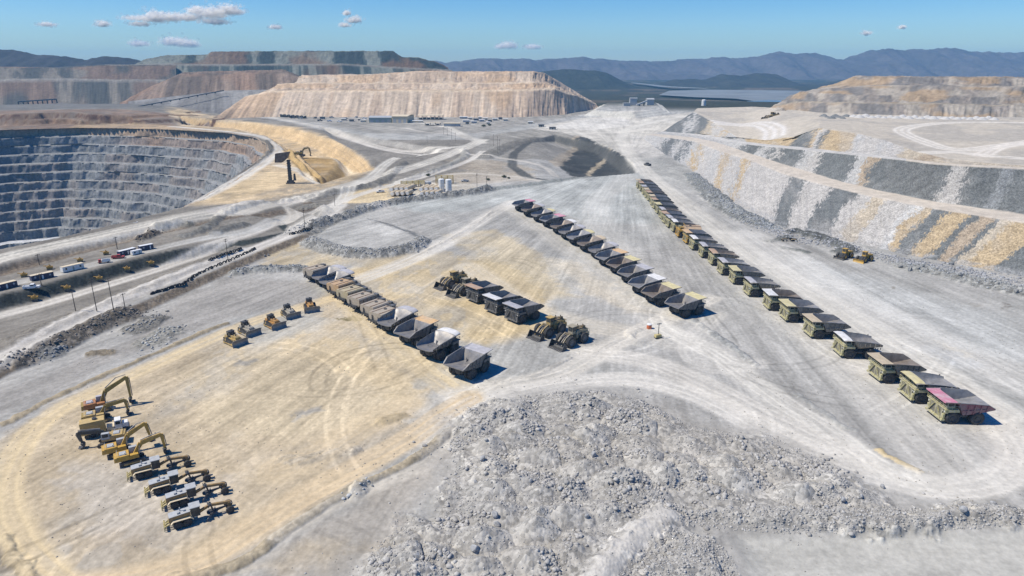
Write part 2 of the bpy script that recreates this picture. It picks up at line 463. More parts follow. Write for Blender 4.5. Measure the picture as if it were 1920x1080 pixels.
# patches of ground material: outline, colour, soft edge, strength
ZONES = [
    (W2([(-100, 200), (330, 200), (520, 225), (700, 262), (905, 262), (880, 330), (700, 380), (620, 430), (420, 505), (150, 622), (-100, 740)]), (0.28, 0.265, 0.24), 14, 1),
    # sandy left yard
    (W2([(-60, 850), (120, 745), (300, 675), (430, 618), (560, 565), (640, 540), (760, 560), (850, 620), (840, 690), (800, 760), (770, 830), (640, 920),
         (520, 1005), (420, 1060), (300, 1130), (-80, 1130)]), (0.50, 0.425, 0.31), 9, 1),
    (W2([(430, 640), (700, 620), (820, 690), (760, 780), (560, 830), (380, 800), (330, 720)]), (0.54, 0.465, 0.335), 12, .8),
    (W2([(600, 520), (700, 490), (830, 470), (960, 500), (1040, 560), (1020, 620), (940, 640), (860, 640), (740, 575), (640, 560)]), (0.57, 0.47, 0.30), 10, .95),
    (W2([(830, 440), (930, 430), (1010, 470), (1080, 560), (1000, 560), (900, 500)]), (0.56, 0.475, 0.32), 10, .7),
    (W2([(1010, 480), (1090, 490), (1230, 590), (1170, 590), (1080, 540)]), (0.57, 0.51, 0.40), 8, .6),
    (W2([(500, 470), (560, 455), (640, 490), (620, 515), (560, 500), (490, 500)]), (0.50, 0.42, 0.28), 7, .9),
    (W2([(430, 620), (600, 600), (700, 640), (800, 720), (760, 760), (640, 700)]), (0.56, 0.46, 0.30), 10, .6),
    # bluish yard ground
    (W2([(330, 560), (420, 515), (600, 530), (590, 560), (430, 600), (250, 665), (120, 730), (-60, 800), (-60, 740), (120, 690), (220, 640)]), (0.36, 0.35, 0.335), 8, .9),
    (W2([(440, 610), (600, 575), (620, 600), (560, 630), (460, 650)]), (0.398, 0.4, 0.38), 7, .8),
    (W2([(700, 380), (960, 350), (1180, 322), (1230, 330), (1240, 420), (1100, 420), (980, 380), (860, 400), (800, 400)]), (0.418, 0.44, 0.437), 12, .9),
    (W2([(1480, 480), (1640, 520), (1800, 570), (1930, 600), (1950, 700), (1800, 660), (1640, 590), (1500, 530)]), (0.469, 0.485, 0.484), 14, .8),
    (W2([(620, 480), (680, 420), (760, 432), (800, 455), (720, 480)]), (0.428, 0.43, 0.418), 5, .8),
    (W2([(590, 465), (700, 482), (800, 458), (810, 472), (700, 505), (560, 490)]), (0.47, 0.41, 0.30), 6, .7),
    # grey bare patches in the sand
    (W2([(90, 880), (260, 860), (420, 900), (440, 960), (330, 1020), (190, 1000), (110, 940)]), (0.48, 0.445, 0.39), 9, .9),
    (W2([(130, 990), (250, 960), (330, 1010), (240, 1060), (160, 1060)]), (0.37, 0.33, 0.28), 8, .55),
    (W2([(560, 770), (600, 757), (615, 765), (580, 782)]), (0.367, 0.36, 0.342), 3, .8),
    (W2([(435, 672), (480, 670), (478, 682), (440, 684)]), (0.347, 0.34, 0.323), 2.5, .8),
    (W2([(755, 715), (810, 708), (820, 722), (770, 735)]), (0.428, 0.43, 0.408), 4, .7),
    (W2([(540, 840), (640, 822), (760, 790), (800, 830), (700, 870), (560, 870)]), (0.40, 0.37, 0.32), 6, .7),
    (W2([(760, 780), (850, 720), (980, 716), (960, 745), (870, 775), (820, 850), (690, 960), (660, 920), (780, 850)]), (0.51, 0.495, 0.456), 6, .9),
    (W2([(480, 1085), (560, 1000), (680, 930), (800, 860), (860, 800), (840, 900), (760, 960), (690, 1085)]), (0.44, 0.415, 0.375), 6, .95),
    (W2([(380, 1085), (560, 1030), (720, 1010), (700, 1085)]), (0.50, 0.43, 0.32), 7, .7),
    (W2([(-40, 1020), (20, 1010), (60, 1085), (-40, 1085)]), (0.30, 0.27, 0.225), 4, .9),
    # hollow and pit surrounds
    (W2([(300, 212), (420, 222), (560, 238), (640, 262), (705, 318), (640, 350), (430, 392), (345, 392), (500, 285), (490, 255), (340, 238)]), (0.56, 0.45, 0.30), 16, 1),
    (W2([(430, 330), (480, 318), (540, 325), (548, 350), (450, 372), (380, 385)]), (0.58, 0.465, 0.30), 8, .9),
    (W2([(460, 228), (560, 240), (640, 268), (690, 305), (640, 322), (600, 300), (540, 262), (470, 245)]), (0.60, 0.455, 0.27), 12, .8),
    (W2([(545, 290), (635, 298), (620, 340), (570, 325)], -3), (0.42, 0.29, 0.13), 6, .9),
    (W2([(-60, 243), (130, 240), (250, 237), (330, 232), (330, 214), (200, 212), (-60, 218)], 9), (0.32, 0.225, 0.165), 20, .8),
    (W2([(120, 240), (260, 238), (400, 244), (420, 234), (260, 226), (140, 228)], 5), (0.48, 0.37, 0.24), 14, .8),
    (W2([(-60, 212), (160, 210), (330, 205), (330, 170), (-60, 160)], 12), (0.235, 0.235, 0.228), 40, .9),
    # tank farm pads
    (W2([(632, 380), (650, 360), (730, 345), (735, 368), (800, 372), (740, 384)]), (0.58, 0.48, 0.31), 4, .95),
    (W2([(730, 345), (880, 338), (900, 352), (800, 372), (735, 368)]), (0.47, 0.44, 0.38), 5, .8),
    (W2([(800, 335), (880, 318), (1000, 325), (1010, 338), (900, 345)]), (0.42, 0.375, 0.31), 8, .8),
    (W2([(840, 300), (930, 300), (1010, 318), (960, 326), (860, 316)]), (0.42, 0.37, 0.30), 8, .8),
    # far plateau
    (W2([(950, 262), (1010, 236), (1100, 220), (1250, 216), (1330, 205), (1330, 225), (1240, 262), (1180, 300), (1120, 268), (1060, 255)]), (0.51, 0.495, 0.456), 14, 1),
    (W2([(1080, 225), (1170, 218), (1190, 235), (1110, 245), (1030, 240)]), (0.612, 0.6, 0.57), 12, .8),
    (W2([(900, 262), (1000, 246), (1082, 260), (1060, 300), (950, 310), (890, 290)], -4), (0.316, 0.305, 0.28), 12, .9),
    (W2([(1068, 268), (1090, 262), (1172, 300), (1168, 322), (1062, 324), (1044, 306)], -5), (0.09, 0.1, 0.105), 4, .97),
    (W2([(1120, 298), (1140, 286), (1146, 289), (1108, 320), (1095, 322)], -6), (0.46, 0.40, 0.30), 3, .8),
    (W2([(1030, 305), (1060, 276), (1078, 262), (1088, 263), (1060, 300), (1045, 318)], -6), (0.42, 0.37, 0.30), 4, .8),
    (W2([(1195, 320), (1205, 290), (1290, 320), (1340, 370), (1440, 425), (1400, 420), (1330, 370)]), (0.428, 0.435, 0.418), 10, .5),
    (W2([(1180, 250), (1240, 262), (1250, 290), (1210, 300), (1180, 280)]), (0.51, 0.5, 0.475), 8, .7),
    (W2([(440, 200), (800, 225), (1110, 200), (1110, 212), (900, 250), (700, 250), (480, 215)]), (0.347, 0.335, 0.309), 25, .8),
    # wet patch under the tanker and oil stains
    (W2([(655, 573), (672, 580), (678, 596), (664, 603), (640, 602), (628, 594), (648, 596), (660, 588)]), (0.27, 0.235, 0.13), .8, .9),
    (W2([(1650, 538), (1660, 535), (1662, 541)]), (0.25, 0.22, 0.17), 1.0, .7),
    (W2([(1862, 571), (1890, 576), (1880, 579)]), (0.24, 0.22, 0.20), 1.0, .7),
    (W2([(1820, 573), (1850, 574), (1840, 579)]), (0.32, 0.30, 0.26), 1.5, .6),
    (W2([(1640, 640), (1760, 650), (1850, 690), (1800, 690), (1700, 660)]), (0.50, 0.53, 0.56), 6, .6),
    (W2([(1760, 640), (1790, 650), (1830, 672), (1800, 668)]), (0.58, 0.53, 0.42), 5, .7),
]

# driven lanes: line, width, colour, strength, number of tracks
LANES = [
    (W2([(-80, 510, 10), (0, 486, 10), (150, 452, 10), (300, 419, 10), (450, 386, 9), (560, 360, 6), (700, 330, 2), (800, 305), (870, 278), (905, 262)], 0, 5), 20, (0.565, 0.549, 0.505), .95, 4),
    (W2([(-80, 617), (0, 594), (100, 567), (200, 537), (300, 506), (450, 455), (545, 412), (620, 380), (700, 352), (800, 325), (880, 297), (905, 280)], 2, 5), 9, (0.564, 0.549, 0.517), .95, 2),
    (W2([(-80, 712), (0, 675), (60, 645), (140, 602), (250, 553), (350, 513), (450, 477), (520, 450), (565, 428), (610, 400), (640, 378)], 2.5, 5), 11, (0.554, 0.539, 0.512), .95, 2),
    (W2([(-80, 560, 7), (0, 538, 7), (100, 516, 7), (200, 491, 7), (300, 466, 7), (400, 446, 6), (480, 428, 5), (530, 405, 3)], 0, 5), 9, (0.48, 0.481, 0.466), .9, 1),
    (W2([(440, 420), (520, 390), (545, 396), (548, 412), (520, 425)], 2, 6), 9, (0.554, 0.533, 0.486), .9, 2),
    (W2([(400, 412), (450, 395), (500, 380), (560, 368)], 4, 5), 8, (0.522, 0.502, 0.481), .8, 2),
    (W2([(560, 430), (600, 405), (630, 385), (660, 350), (700, 325), (735, 298), (790, 282), (870, 272)], 1, 5), 13, (0.576, 0.564, 0.525), .9, 3),
    (W2([(640, 398), (680, 392), (720, 388)], 0, 5), 10, (0.502, 0.491, 0.47), .8, 2),
    (W2([(345, 388), (430, 346), (490, 310), (520, 286), (518, 270), (480, 254), (400, 244), (320, 237)], 0, 6), 13, (0.585, 0.57, 0.533), .95, 2),
    (W2([(322, 228), (380, 232), (430, 241), (470, 252)], -3, 5), 9, (0.627, 0.554, 0.428), .9, 1),
    (W2([(518, 282), (545, 283), (580, 288), (610, 297), (640, 315), (660, 332)], -12, 6), 13, (0.627, 0.56, 0.439), .9, 2),
    (W2([(520, 318), (560, 328), (582, 342), (596, 352)], -4, 6), 11, (0.585, 0.554, 0.491), .9, 2),
    (W2([(-60, 206), (100, 207), (300, 207), (420, 210), (480, 215), (600, 238), (690, 262), (760, 274), (830, 276)], 0, 5), 17, (0.533, 0.512, 0.471), .9, 2),
    (W2([(620, 242), (700, 270), (780, 283), (840, 282)], -2, 5), 9, (0.554, 0.533, 0.496), .9, 2),
    (W2([(905, 268), (880, 258), (850, 244), (838, 238), (800, 232), (760, 228)], 0, 5), 16, (0.554, 0.539, 0.496), .9, 2),
    (W2([(760, 240), (800, 248), (850, 252), (880, 262)], 0, 5), 10, (0.533, 0.512, 0.477), .8, 2),
    (W2([(880, 300), (960, 310), (1020, 322), (1040, 335)], -6, 5), 9, (0.564, 0.543, 0.502), .9, 1),
    (W2([(900, 345), (840, 348), (800, 340), (860, 325), (960, 330), (1010, 338)], 0, 5), 8, (0.576, 0.554, 0.505), .7, 1),
    # far trunk road down to the yard
    (W2([(1340, 212), (1260, 222), (1190, 238), (1165, 256), (1170, 272), (1190, 300), (1230, 340), (1300, 395), (1400, 470), (1540, 560), (1700, 660), (1860, 770)], 0, 6), 17, (0.597, 0.585, 0.545), .85, 4),
    (W2([(1090, 250), (1165, 248), (1230, 240)], 0, 6), 22, (0.607, 0.59, 0.545), .8, 2),
    # yard lanes
    (W2([(640, 535), (700, 515), (790, 478), (860, 440), (910, 408), (960, 378)], 0, 6), 13, (0.585, 0.57, 0.533), .85, 4),
    (W2([(960, 390), (1060, 460), (1150, 530), (1220, 590), (1260, 640)], 0, 6), 18, (0.565, 0.549, 0.505), .5, 5),
    (W2([(880, 500), (960, 560), (1060, 600), (1160, 620)], 0, 6), 16, (0.596, 0.554, 0.47), .6, 6),
    (W2([(700, 590), (780, 650), (850, 710), (900, 745)], 0, 6), 8, (0.627, 0.543, 0.387), .7, 3),
    (W2([(640, 560), (700, 620), (780, 680), (840, 730)], 0, 6), 9, (0.617, 0.522, 0.355), .7, 3),
    (W2([(850, 740), (960, 720), (1060, 695), (1140, 650), (1240, 600), (1330, 560)], 0, 6), 11, (0.597, 0.575, 0.525), .8, 4),
    (W2([(860, 770), (960, 738), (1080, 716), (1200, 712), (1320, 745), (1450, 810), (1580, 868), (1700, 905), (1800, 912), (1880, 890), (1905, 850), (1880, 800)], 0, 6), 11, (0.624, 0.611, 0.576), .9, 4),
    (W2([(1230, 610), (1320, 650), (1420, 720), (1520, 790), (1640, 870), (1740, 905)], 0, 6), 12, (0.607, 0.596, 0.556), .8, 5),
    (W2([(1100, 660), (1220, 680), (1340, 730), (1480, 805), (1600, 860)], 0, 6), 13, (0.602, 0.585, 0.545), .75, 5),
    (W2([(1290, 420), (1400, 520), (1520, 620), (1640, 730), (1740, 830), (1800, 890)], 0, 6), 22, (0.576, 0.564, 0.531), .55, 7),
    (W2([(1400, 440), (1560, 540), (1700, 610), (1930, 720)], 0, 6), 24, (0.586, 0.58, 0.556), .55, 7),
    (W2([(1640, 690), (1760, 720), (1860, 790), (1930, 870)], 0, 6), 20, (0.586, 0.564, 0.525), .5, 6),
    (W2([(1180, 330), (1120, 380), (1140, 450), (1230, 540)], 0, 6), 22, (0.565, 0.56, 0.536), .45, 6),
    (W2([(1340, 590), (1290, 650), (1330, 690), (1420, 680)], 0, 6), 9, (0.597, 0.585, 0.551), .5, 4),
    # loop on the sandy yard
    (W2([(620, 560), (520, 588), (430, 620), (340, 660), (230, 710), (120, 762), (50, 815), (15, 880), (12, 950), (45, 1020), (90, 1075), (140, 1120)], 0, 6), 8.5, (0.627, 0.522, 0.345), .9, 3),
    (W2([(140, 1100), (260, 1082), (370, 1050), (470, 990), (560, 935), (660, 880), (760, 825), (840, 770), (880, 745)], 0, 6), 10, (0.627, 0.512, 0.351), .9, 4),
    (W2([(520, 880), (600, 850), (680, 800), (760, 760)], 0, 6), 14, (0.606, 0.502, 0.345), .6, 5),
    (W2([(520, 1010), (620, 950), (720, 905), (800, 868), (860, 800)], 0, 6), 5, (0.575, 0.543, 0.481), .6, 2),
    # white ridge ramp and lower road in the foreground
]

RUBBLE = W2([(868, 775), (905, 757), (960, 744), (1040, 735), (1130, 731), (1185, 740), (1245, 768), (1290, 795), (1360, 806), (1440, 812), (1500, 842),
             (1560, 872), (1620, 905), (1690, 938), (1722, 958), (1600, 972), (1440, 978), (1300, 975), (1225, 985), (1180, 1020), (1120, 1100), (1060, 1140),
             (690, 1140), (690, 1040), (720, 985), (770, 960), (800, 985), (815, 930), (850, 890), (840, 840), (852, 800)])
RUB2 = W2([(1250, 1000), (1340, 1010), (1375, 1045), (1400, 1100), (1130, 1130), (1170, 1060)])
RUBW = W2([(1240, 968), (1330, 962), (1440, 958), (1600, 952), (1720, 950), (1820, 948), (1930, 950), (1930, 985), (1820, 992), (1640, 1000), (1460, 1000), (1330, 990), (1260, 985)])
ROAD_LOW = W2([(1380, 1000), (1460, 1003), (1640, 1001), (1820, 994), (1960, 985), (1990, 1130), (1420, 1130), (1400, 1060)])


def terrain(x, y):
    n_l = fbm(x * 0.006, y * 0.006, 3, 4)
    n_m = fbm(x * 0.05, y * 0.05, 9, 4)
    n_s = fbm(x * 0.35, y * 0.35, 21, 4)
    h = (n_l - 0.5) * 0.6 + (n_s - 0.5) * 0.16
    far = smooth(1800, 3000, np.hypot(x, y * 1.0))
    h = h * (1 - far) - 32 * far + far * (fbm(x * 0.0012, y * 0.0012, 5, 3) - 0.5) * 14
    c = np.empty(x.shape + (3,))
    base = np.array((0.405, 0.405, 0.395))
    c[...] = base
    rough = np.full(x.shape, 0.06)
    # streaks of dust along the driving directions
    ang = np.arctan2(x - 115, 700 - y)
    st = fbm(ang * 95, y * 0.012, 31, 4)
    st2 = fbm(ang * 420, y * 0.03, 37, 3)
    mixn = smooth(0.42, 0.62, fbm(x * 0.018, y * 0.010, 41, 4))[..., None]
    c = c * (1 - 0.5 * mixn) + np.array(BLUE) * 1.12 * 0.5 * mixn

    def lay(mask, col):
        nonlocal c
        m = mask[..., None]
        c = c * (1 - m) + np.asarray(col) * m

    wx = x + (n_m - 0.5) * 10 + (n_s - 0.5) * 7
    wy = y + (fbm(x * 0.05, y * 0.05, 14, 4) - 0.5) * 10 + (n_s - 0.5) * 7
    # desert plain beyond the mine
    plain = smooth(1450, 1750, np.hypot(x, y))
    pn = fbm(x * 0.004, y * 0.004, 51, 5)
    pn2 = fbm(x * 0.02, y * 0.02, 53, 3)
    pc = np.array((0.075, 0.078, 0.05)) * (0.75 + 0.5 * pn2)[..., None]
    pm = smooth(0.56, 0.66, pn)[..., None]
    pc = pc * (1 - 0.75 * pm) + np.array((0.22, 0.18, 0.135)) * 0.75 * pm
    c = c * (1 - plain[..., None]) + pc * plain[..., None]
    patch = np.maximum(smooth(0.38, 0.56, fbm(x * 0.035 + 7, y * 0.022, 81, 5)), smooth(0.5, .6, fbm(x * .2, y * .12, 83, 3)) * .7)
    for poly, col, edge, k in ZONES:
        d = sdpoly(wx, wy, poly, edge + 2)
        m = smooth(edge * 0.4, -edge * 0.65, d) * k * (0.8 + 0.4 * n_m)
        if col[0] > 1.3 * col[2] and k > .5 and edge > 5: m = m * (0.5 + 0.5 * patch)
        lay(np.clip(m, 0, 1), col)
    # mottling of the yard
    mot = fbm(wx * 0.09, wy * 0.05, 61, 5)
    spk = fbm(x * 1.3, y * 0.9, 63, 3)
    c *= ((0.84 + 0.32 * mot) * (1 + (spk - .5) * .22 * (1 - plain)))[..., None]
    c *= (1 + (st - 0.5) * 0.34 * (1 - plain) + (st2 - 0.5) * 0.32 * (1 - plain))[..., None]
    # raised and sunken areas
    for poly, dz, w, col, *tp in PLATS:
        if tp: dz = dz * (1e-6 + smooth(tp[0], tp[1], x))
        wp = (fbm(x * .02, y * .02, 85, 4) - .5) * 90 if tp and tp[0] < -400 else (n_m - 0.5) * 4
        d = sdpoly(x + wp * .5, y + wp, poly, w * 1.5 + 3)
        if np.max(dz) > 0:
            t = np.clip((w * 0.5 - d) / w, 0, 1)
        else:
            t = np.clip((w * 0.15 - d) / w, 0, 1)
        t = t - 0.06 * np.sin(t * 6.283)
        if w > 20: t = np.clip(t - 0.075 * np.sin(t * 6.283 * 3) , 0, 1)
        h = np.maximum(h, np.minimum(h, 2.6) + dz * t) if tp and x.size and w < 10.5 and dz is not None and col[0] < .245 and w > 7 and tp[0] > -140 else h + dz * t
        sl = smooth(0.0, 0.2, t) * smooth(1.0, 0.8, t)
        jit = np.clip(sl * (0.75 + 0.5 * n_s), 0, 1)
        lay(jit * 0.95, np.asarray(col))
        rough = np.maximum(rough, sl * 0.55)
        h = h + sl * (n_s - 0.5) * 0.9
    # banks
    for line, hh, hw, col, st_ in BANKS:
        d, sd_, q = dline(x + (n_s - 0.5) * 2.2, y + (n_s - 0.5) * 2.2, line, hw * 2 + 2)
        e = hw * (0.8 + 0.5 * vnoise(q * 0.16, q * 0 + hw, 77))
        t = np.clip(1 - d / np.maximum(e, .2), 0, 1)
        L = q.max() + 1e-6
        endt = smooth(0, hw * 1.4, q) * smooth(L, L - hw * 1.4, q)
        t = t * np.where(d < hw * 2, endt, 0)
        lump = 0.6 + 0.8 * vnoise(q * 0.35, d * 0.3, 78)
        h = h + hh * t * (2 - t) * lump * 0.85
        m = smooth(0.0, 0.22, t)
        lay(m * 0.92, np.asarray(col))
        rough = np.maximum(rough, m * st_)
    # driven lanes
    for line, w, col, k, ntr in LANES:
        d, sd_, q = dline(x + (n_m - 0.5) * 2.0, y + (n_m - 0.5) * 2.0, line, w * 0.75)
        s = d * sd_
        u = np.abs(s) / (w * 0.5)
        m = smooth(1.15, 0.55, u) * k
        vis = d < w * 0.74
        if ntr:
            ph = s / w * ntr + 0.5 * vnoise(q * 0.03, q * 0 + w, 71)
            tr = (0.5 + 0.5 * np.cos(ph * 6.283)) ** 3
            tr2 = fbm(s * 1.6, q * 0.035, 73, 3)
            m = m * (0.68 + 0.36 * tr + 0.6 * (tr2 - 0.42))
        lay(np.clip(np.where(vis, m, 0), 0, 1), col)
        rough = np.where(vis, rough * (1 - 0.8 * np.clip(m, 0, 1)), rough)
        h = np.where(vis, h - 0.12 * np.clip(m, 0, 1), h)
    # single crossings of machines: pairs of tyre marks
    for line, k, gauge in TRACKS:
        d, sd_, q = dline(x, y, line, 6)
        e = np.abs(d - gauge)
        mk = smooth(.75, .3, e) * (0.4 + 0.9 * vnoise(q * .25, q * 0, 95)) * smooth(0, 8, q) * smooth(q.max(), q.max() - 10, q) * (d < 5.5)
        c *= (1 + (k - 1) * np.clip(mk, 0, 1))[..., None]
    # rim of the pit stays level
    dp = sdpoly(x, y, PIT, 40)
    # dumped rock in the foreground
    near = (y > 60) & (y < 240) & (np.abs(x) < 260)
    if near.any():
        X = x[near]; Y = y[near]
        nm = n_m[near]; ns = n_s[near]
        X2 = X + (nm - .5) * 9 + (ns - .5) * 5; Y2 = Y + (nm - .5) * 9 - (ns - .5) * 5
        hh = np.zeros(X.shape); m = np.zeros(X.shape)
        d = sdpoly(X2, Y2, RUBBLE, 20)
        m1 = smooth(1.5, -3.5, d)
        rise = smooth(1.0, -11, d)
        b1, id1 = worley(X / 9.6 + 0.35 * vnoise(X * .1, Y * .1, 5), Y / 7.0 + 0.35 * vnoise(X * .1, Y * .1, 6), 101)
        cone = np.clip(1.0 - b1 / 0.75, 0, 1)
        b2, _ = worley(X / 2.6 + nm, Y / 2.6 - nm, 103)
        heap = (0.5 + 2.7 * cone * (0.6 + 0.7 * id1)) + 0.4 * np.clip(0.8 - b2, 0, 1)
        hh = hh + m1 * (0.25 + rise * 0.9) * heap
        d2 = sdpoly(X2, Y2, RUB2, 20)
        m2 = smooth(1.5, -3, d2)
        hh = hh + m2 * (0.5 + 1.6 * smooth(0, -7, d2))
        d3 = sdpoly(X2, Y2, RUBW, 20)
        m3 = smooth(0.6, -1.6, d3)
        hh = hh + m3 * (0.35 + 1.5 * smooth(0, -3.4, d3)) * (0.8 + 0.4 * nm)
        ridge, _, _ = dline(X, Y, W2([(1245, 968), (1225, 985), (1190, 1012), (1150, 1050), (1105, 1110)], 1, 5), 12)
        ridge = ridge + (nm - .5) * 1.8
        hh = hh + 2.3 * np.exp(-(ridge / 3.4) ** 2)
        apron = smooth(9, 0, np.minimum(d, d2)) * (0.35 + .65 * smooth(.4, .6, nm)) * .75
        m = np.maximum(np.maximum(m1, m2), np.maximum(m3, smooth(6.5, 4.0, ridge)))
        # stones: small angular lumps
        b3, id3 = worley(X / 0.7 + 1.6 * ns, Y / 0.7 - 1.6 * ns, 107)
        b4, id4 = worley(X / 1.9 + ns, Y / 1.9, 109)
        big = smooth(0.55, 0.7, nm)
        hh = hh + m * (0.28 * np.clip(0.55 - b3, 0, 1) * (0.3 + id3) + big * 0.6 * np.clip(0.5 - b4, 0, 1) * id4)
        rc = np.array((0.405, 0.397, 0.378)) * (1.02 + 0.16 * (id3 - .5) + 0.2 * (id1 - .5))[..., None]
        tint = smooth(0.45, 0.6, fbm(X * .04, Y * .04, 111, 3))[..., None]
        rc = rc * (1 - 0.3 * tint) + np.array((0.377, 0.385, 0.389)) * 0.3 * tint
        yel = (_h(np.floor(X / 7.2), np.floor(Y / 5.4), 113) > 0.95)[..., None] * 0.0
        cc = c[near]
        mm = np.maximum(m, apron)[..., None]
        cc = cc * (1 - mm) + rc * mm
        wr = smooth(4.4, 0.8, ridge + (ns - .5) * 1.6)[..., None]
        cc = cc * (1 - .7 * wr) + np.array((0.56, 0.55, 0.53)) * .7 * wr
        m = m * (1 - .9 * wr[..., 0])
        d4 = sdpoly(X, Y, ROAD_LOW, 20)
        m4 = smooth(1.5, -2, d4)[..., None]
        rl = np.array((0.459, 0.46, 0.437)) * (0.9 + 0.2 * fbm(X * .05, Y * .5, 117, 4))[..., None]
        cc = cc * (1 - m4) + rl * m4
        c[near] = cc
        hh = hh - 1.0 * smooth(2, -5, d4)
        h[near] = h[near] + hh
        rough[near] = np.maximum(rough[near], m)
    # stony banks get lumps
    lum, lid = worley(x / 1.6 + n_s, y / 1.6, 121)
    stony = rough * (np.hypot(x, y) < 520) * (1 - plain)
    ok = ~((y > 60) & (y < 240) & (np.abs(x) < 260) & (rough > .9))
    h = h + np.where(ok, stony * 0.75 * np.clip(0.6 - lum, 0, 1) * (0.4 + lid), 0)
    c = c * np.where(ok, 1 + stony * (lid - 0.5) * 0.7, 1)[..., None]
    h = np.where(dp < 3, np.minimum(h, 0.2 + np.maximum(h - 0.2, 0) * smooth(0, 3, dp)), h)
    mid_ = fbm(x * .022, y * .014, 87, 5); led = fbm(x * .09, y * .045, 89, 4)
    c = c * (1 + ((mid_ - .5) * .38 + (led - .5) * .3) * smooth(250, 420, np.hypot(x, y)) * (1 - plain))[..., None]
    c = c * (np.clip(c.mean(-1) / .42, .3, 1.3) ** .38)[..., None]
    c = c * np.array((0.835, 0.808, 0.75))
    return h, np.clip(c, 0.01, 0.8), np.clip(rough, 0, 1), dp


fine = np.radians(np.linspace(-43.5, 43.5, 1160))
coarse = np.radians(np.concatenate([np.linspace(43.5, 60, 24)[1:], np.linspace(60, 300, 60)[1:], np.linspace(300, 316.5, 24)[1:-1]]))
ANG = np.concatenate([fine, coarse])
rr = [5.0, 20, 40, 60, 75, 86, 92]
while rr[-1] < 1750:
    rr.append(rr[-1] + (max(0.22, rr[-1] * 0.0023) if rr[-1] < 260 else min(rr[-1] * 0.0042, 5.0)))
while rr[-1] < 11500:
    rr.append(rr[-1] * 1.045)
RAD = np.array(rr)
AA, RR = np.meshgrid(ANG, RAD)
GX = RR * np.sin(AA); GY = RR * np.cos(AA)
GH, GC, GR, GD = terrain(GX, GY)
GH[RAD > 1750] -= 0.0
q = grid_quads(len(RAD), len(ANG), wrap=True)
inside = (GD < -2.5).ravel()
q = q[~inside[q].all(1)]
EARTH = earth_mat('earth', 0.8, 0.13, 0.17, 0.45, 0.35, voro=0.3, vs=1.1)
ground = np_mesh('ground', np.stack([GX, GY, GH], -1).reshape(-1, 3), q, GC.reshape(-1, 3), GR.ravel(), EARTH)
cap = bmesh.new()


def gz(x, y):
    """height of the ground mesh at a point"""
    r = math.hypot(x, y); a = math.atan2(x, y)
    i = min(max(int(np.searchsorted(RAD, r)) - 1, 0), len(RAD) - 2)
    f = (a - fine[0]) / (fine[1] - fine[0])
    j = min(max(int(f), 0), len(fine) - 2)
    t = (r - RAD[i]) / (RAD[i + 1] - RAD[i]); s = min(max(f - j, 0), 1)
    return float((GH[i, j] * (1 - s) + GH[i, j + 1] * s) * (1 - t) + (GH[i + 1, j] * (1 - s) + GH[i + 1, j + 1] * s) * t)


def G(px, py, it=8):
    """where a sight line meets the ground"""
    z = 0.0
    for _ in range(it):
        p = P(px, py, z)
        z = 0.5 * z + 0.5 * gz(p.x, p.y)
    p = P(px, py, z)
    p.z = gz(p.x, p.y)
    return p
# ================================================================ large earthworks
def resample(pts, ts):
    """points (px, py, spec) along the picture x; spec is ('z', v) or ('d', v)"""
    px = np.array([p[0] for p in pts], float)
    t = (px - px[0]) / (px[-1] - px[0])
    w = np.array([p for p in (PD(a, b, v) if k == 'd' else P(a, b, v) for a, b, k, v in pts)])
    return np.stack([np.interp(ts, t, w[:, i]) for i in range(3)], -1), np.interp(ts, t, px)


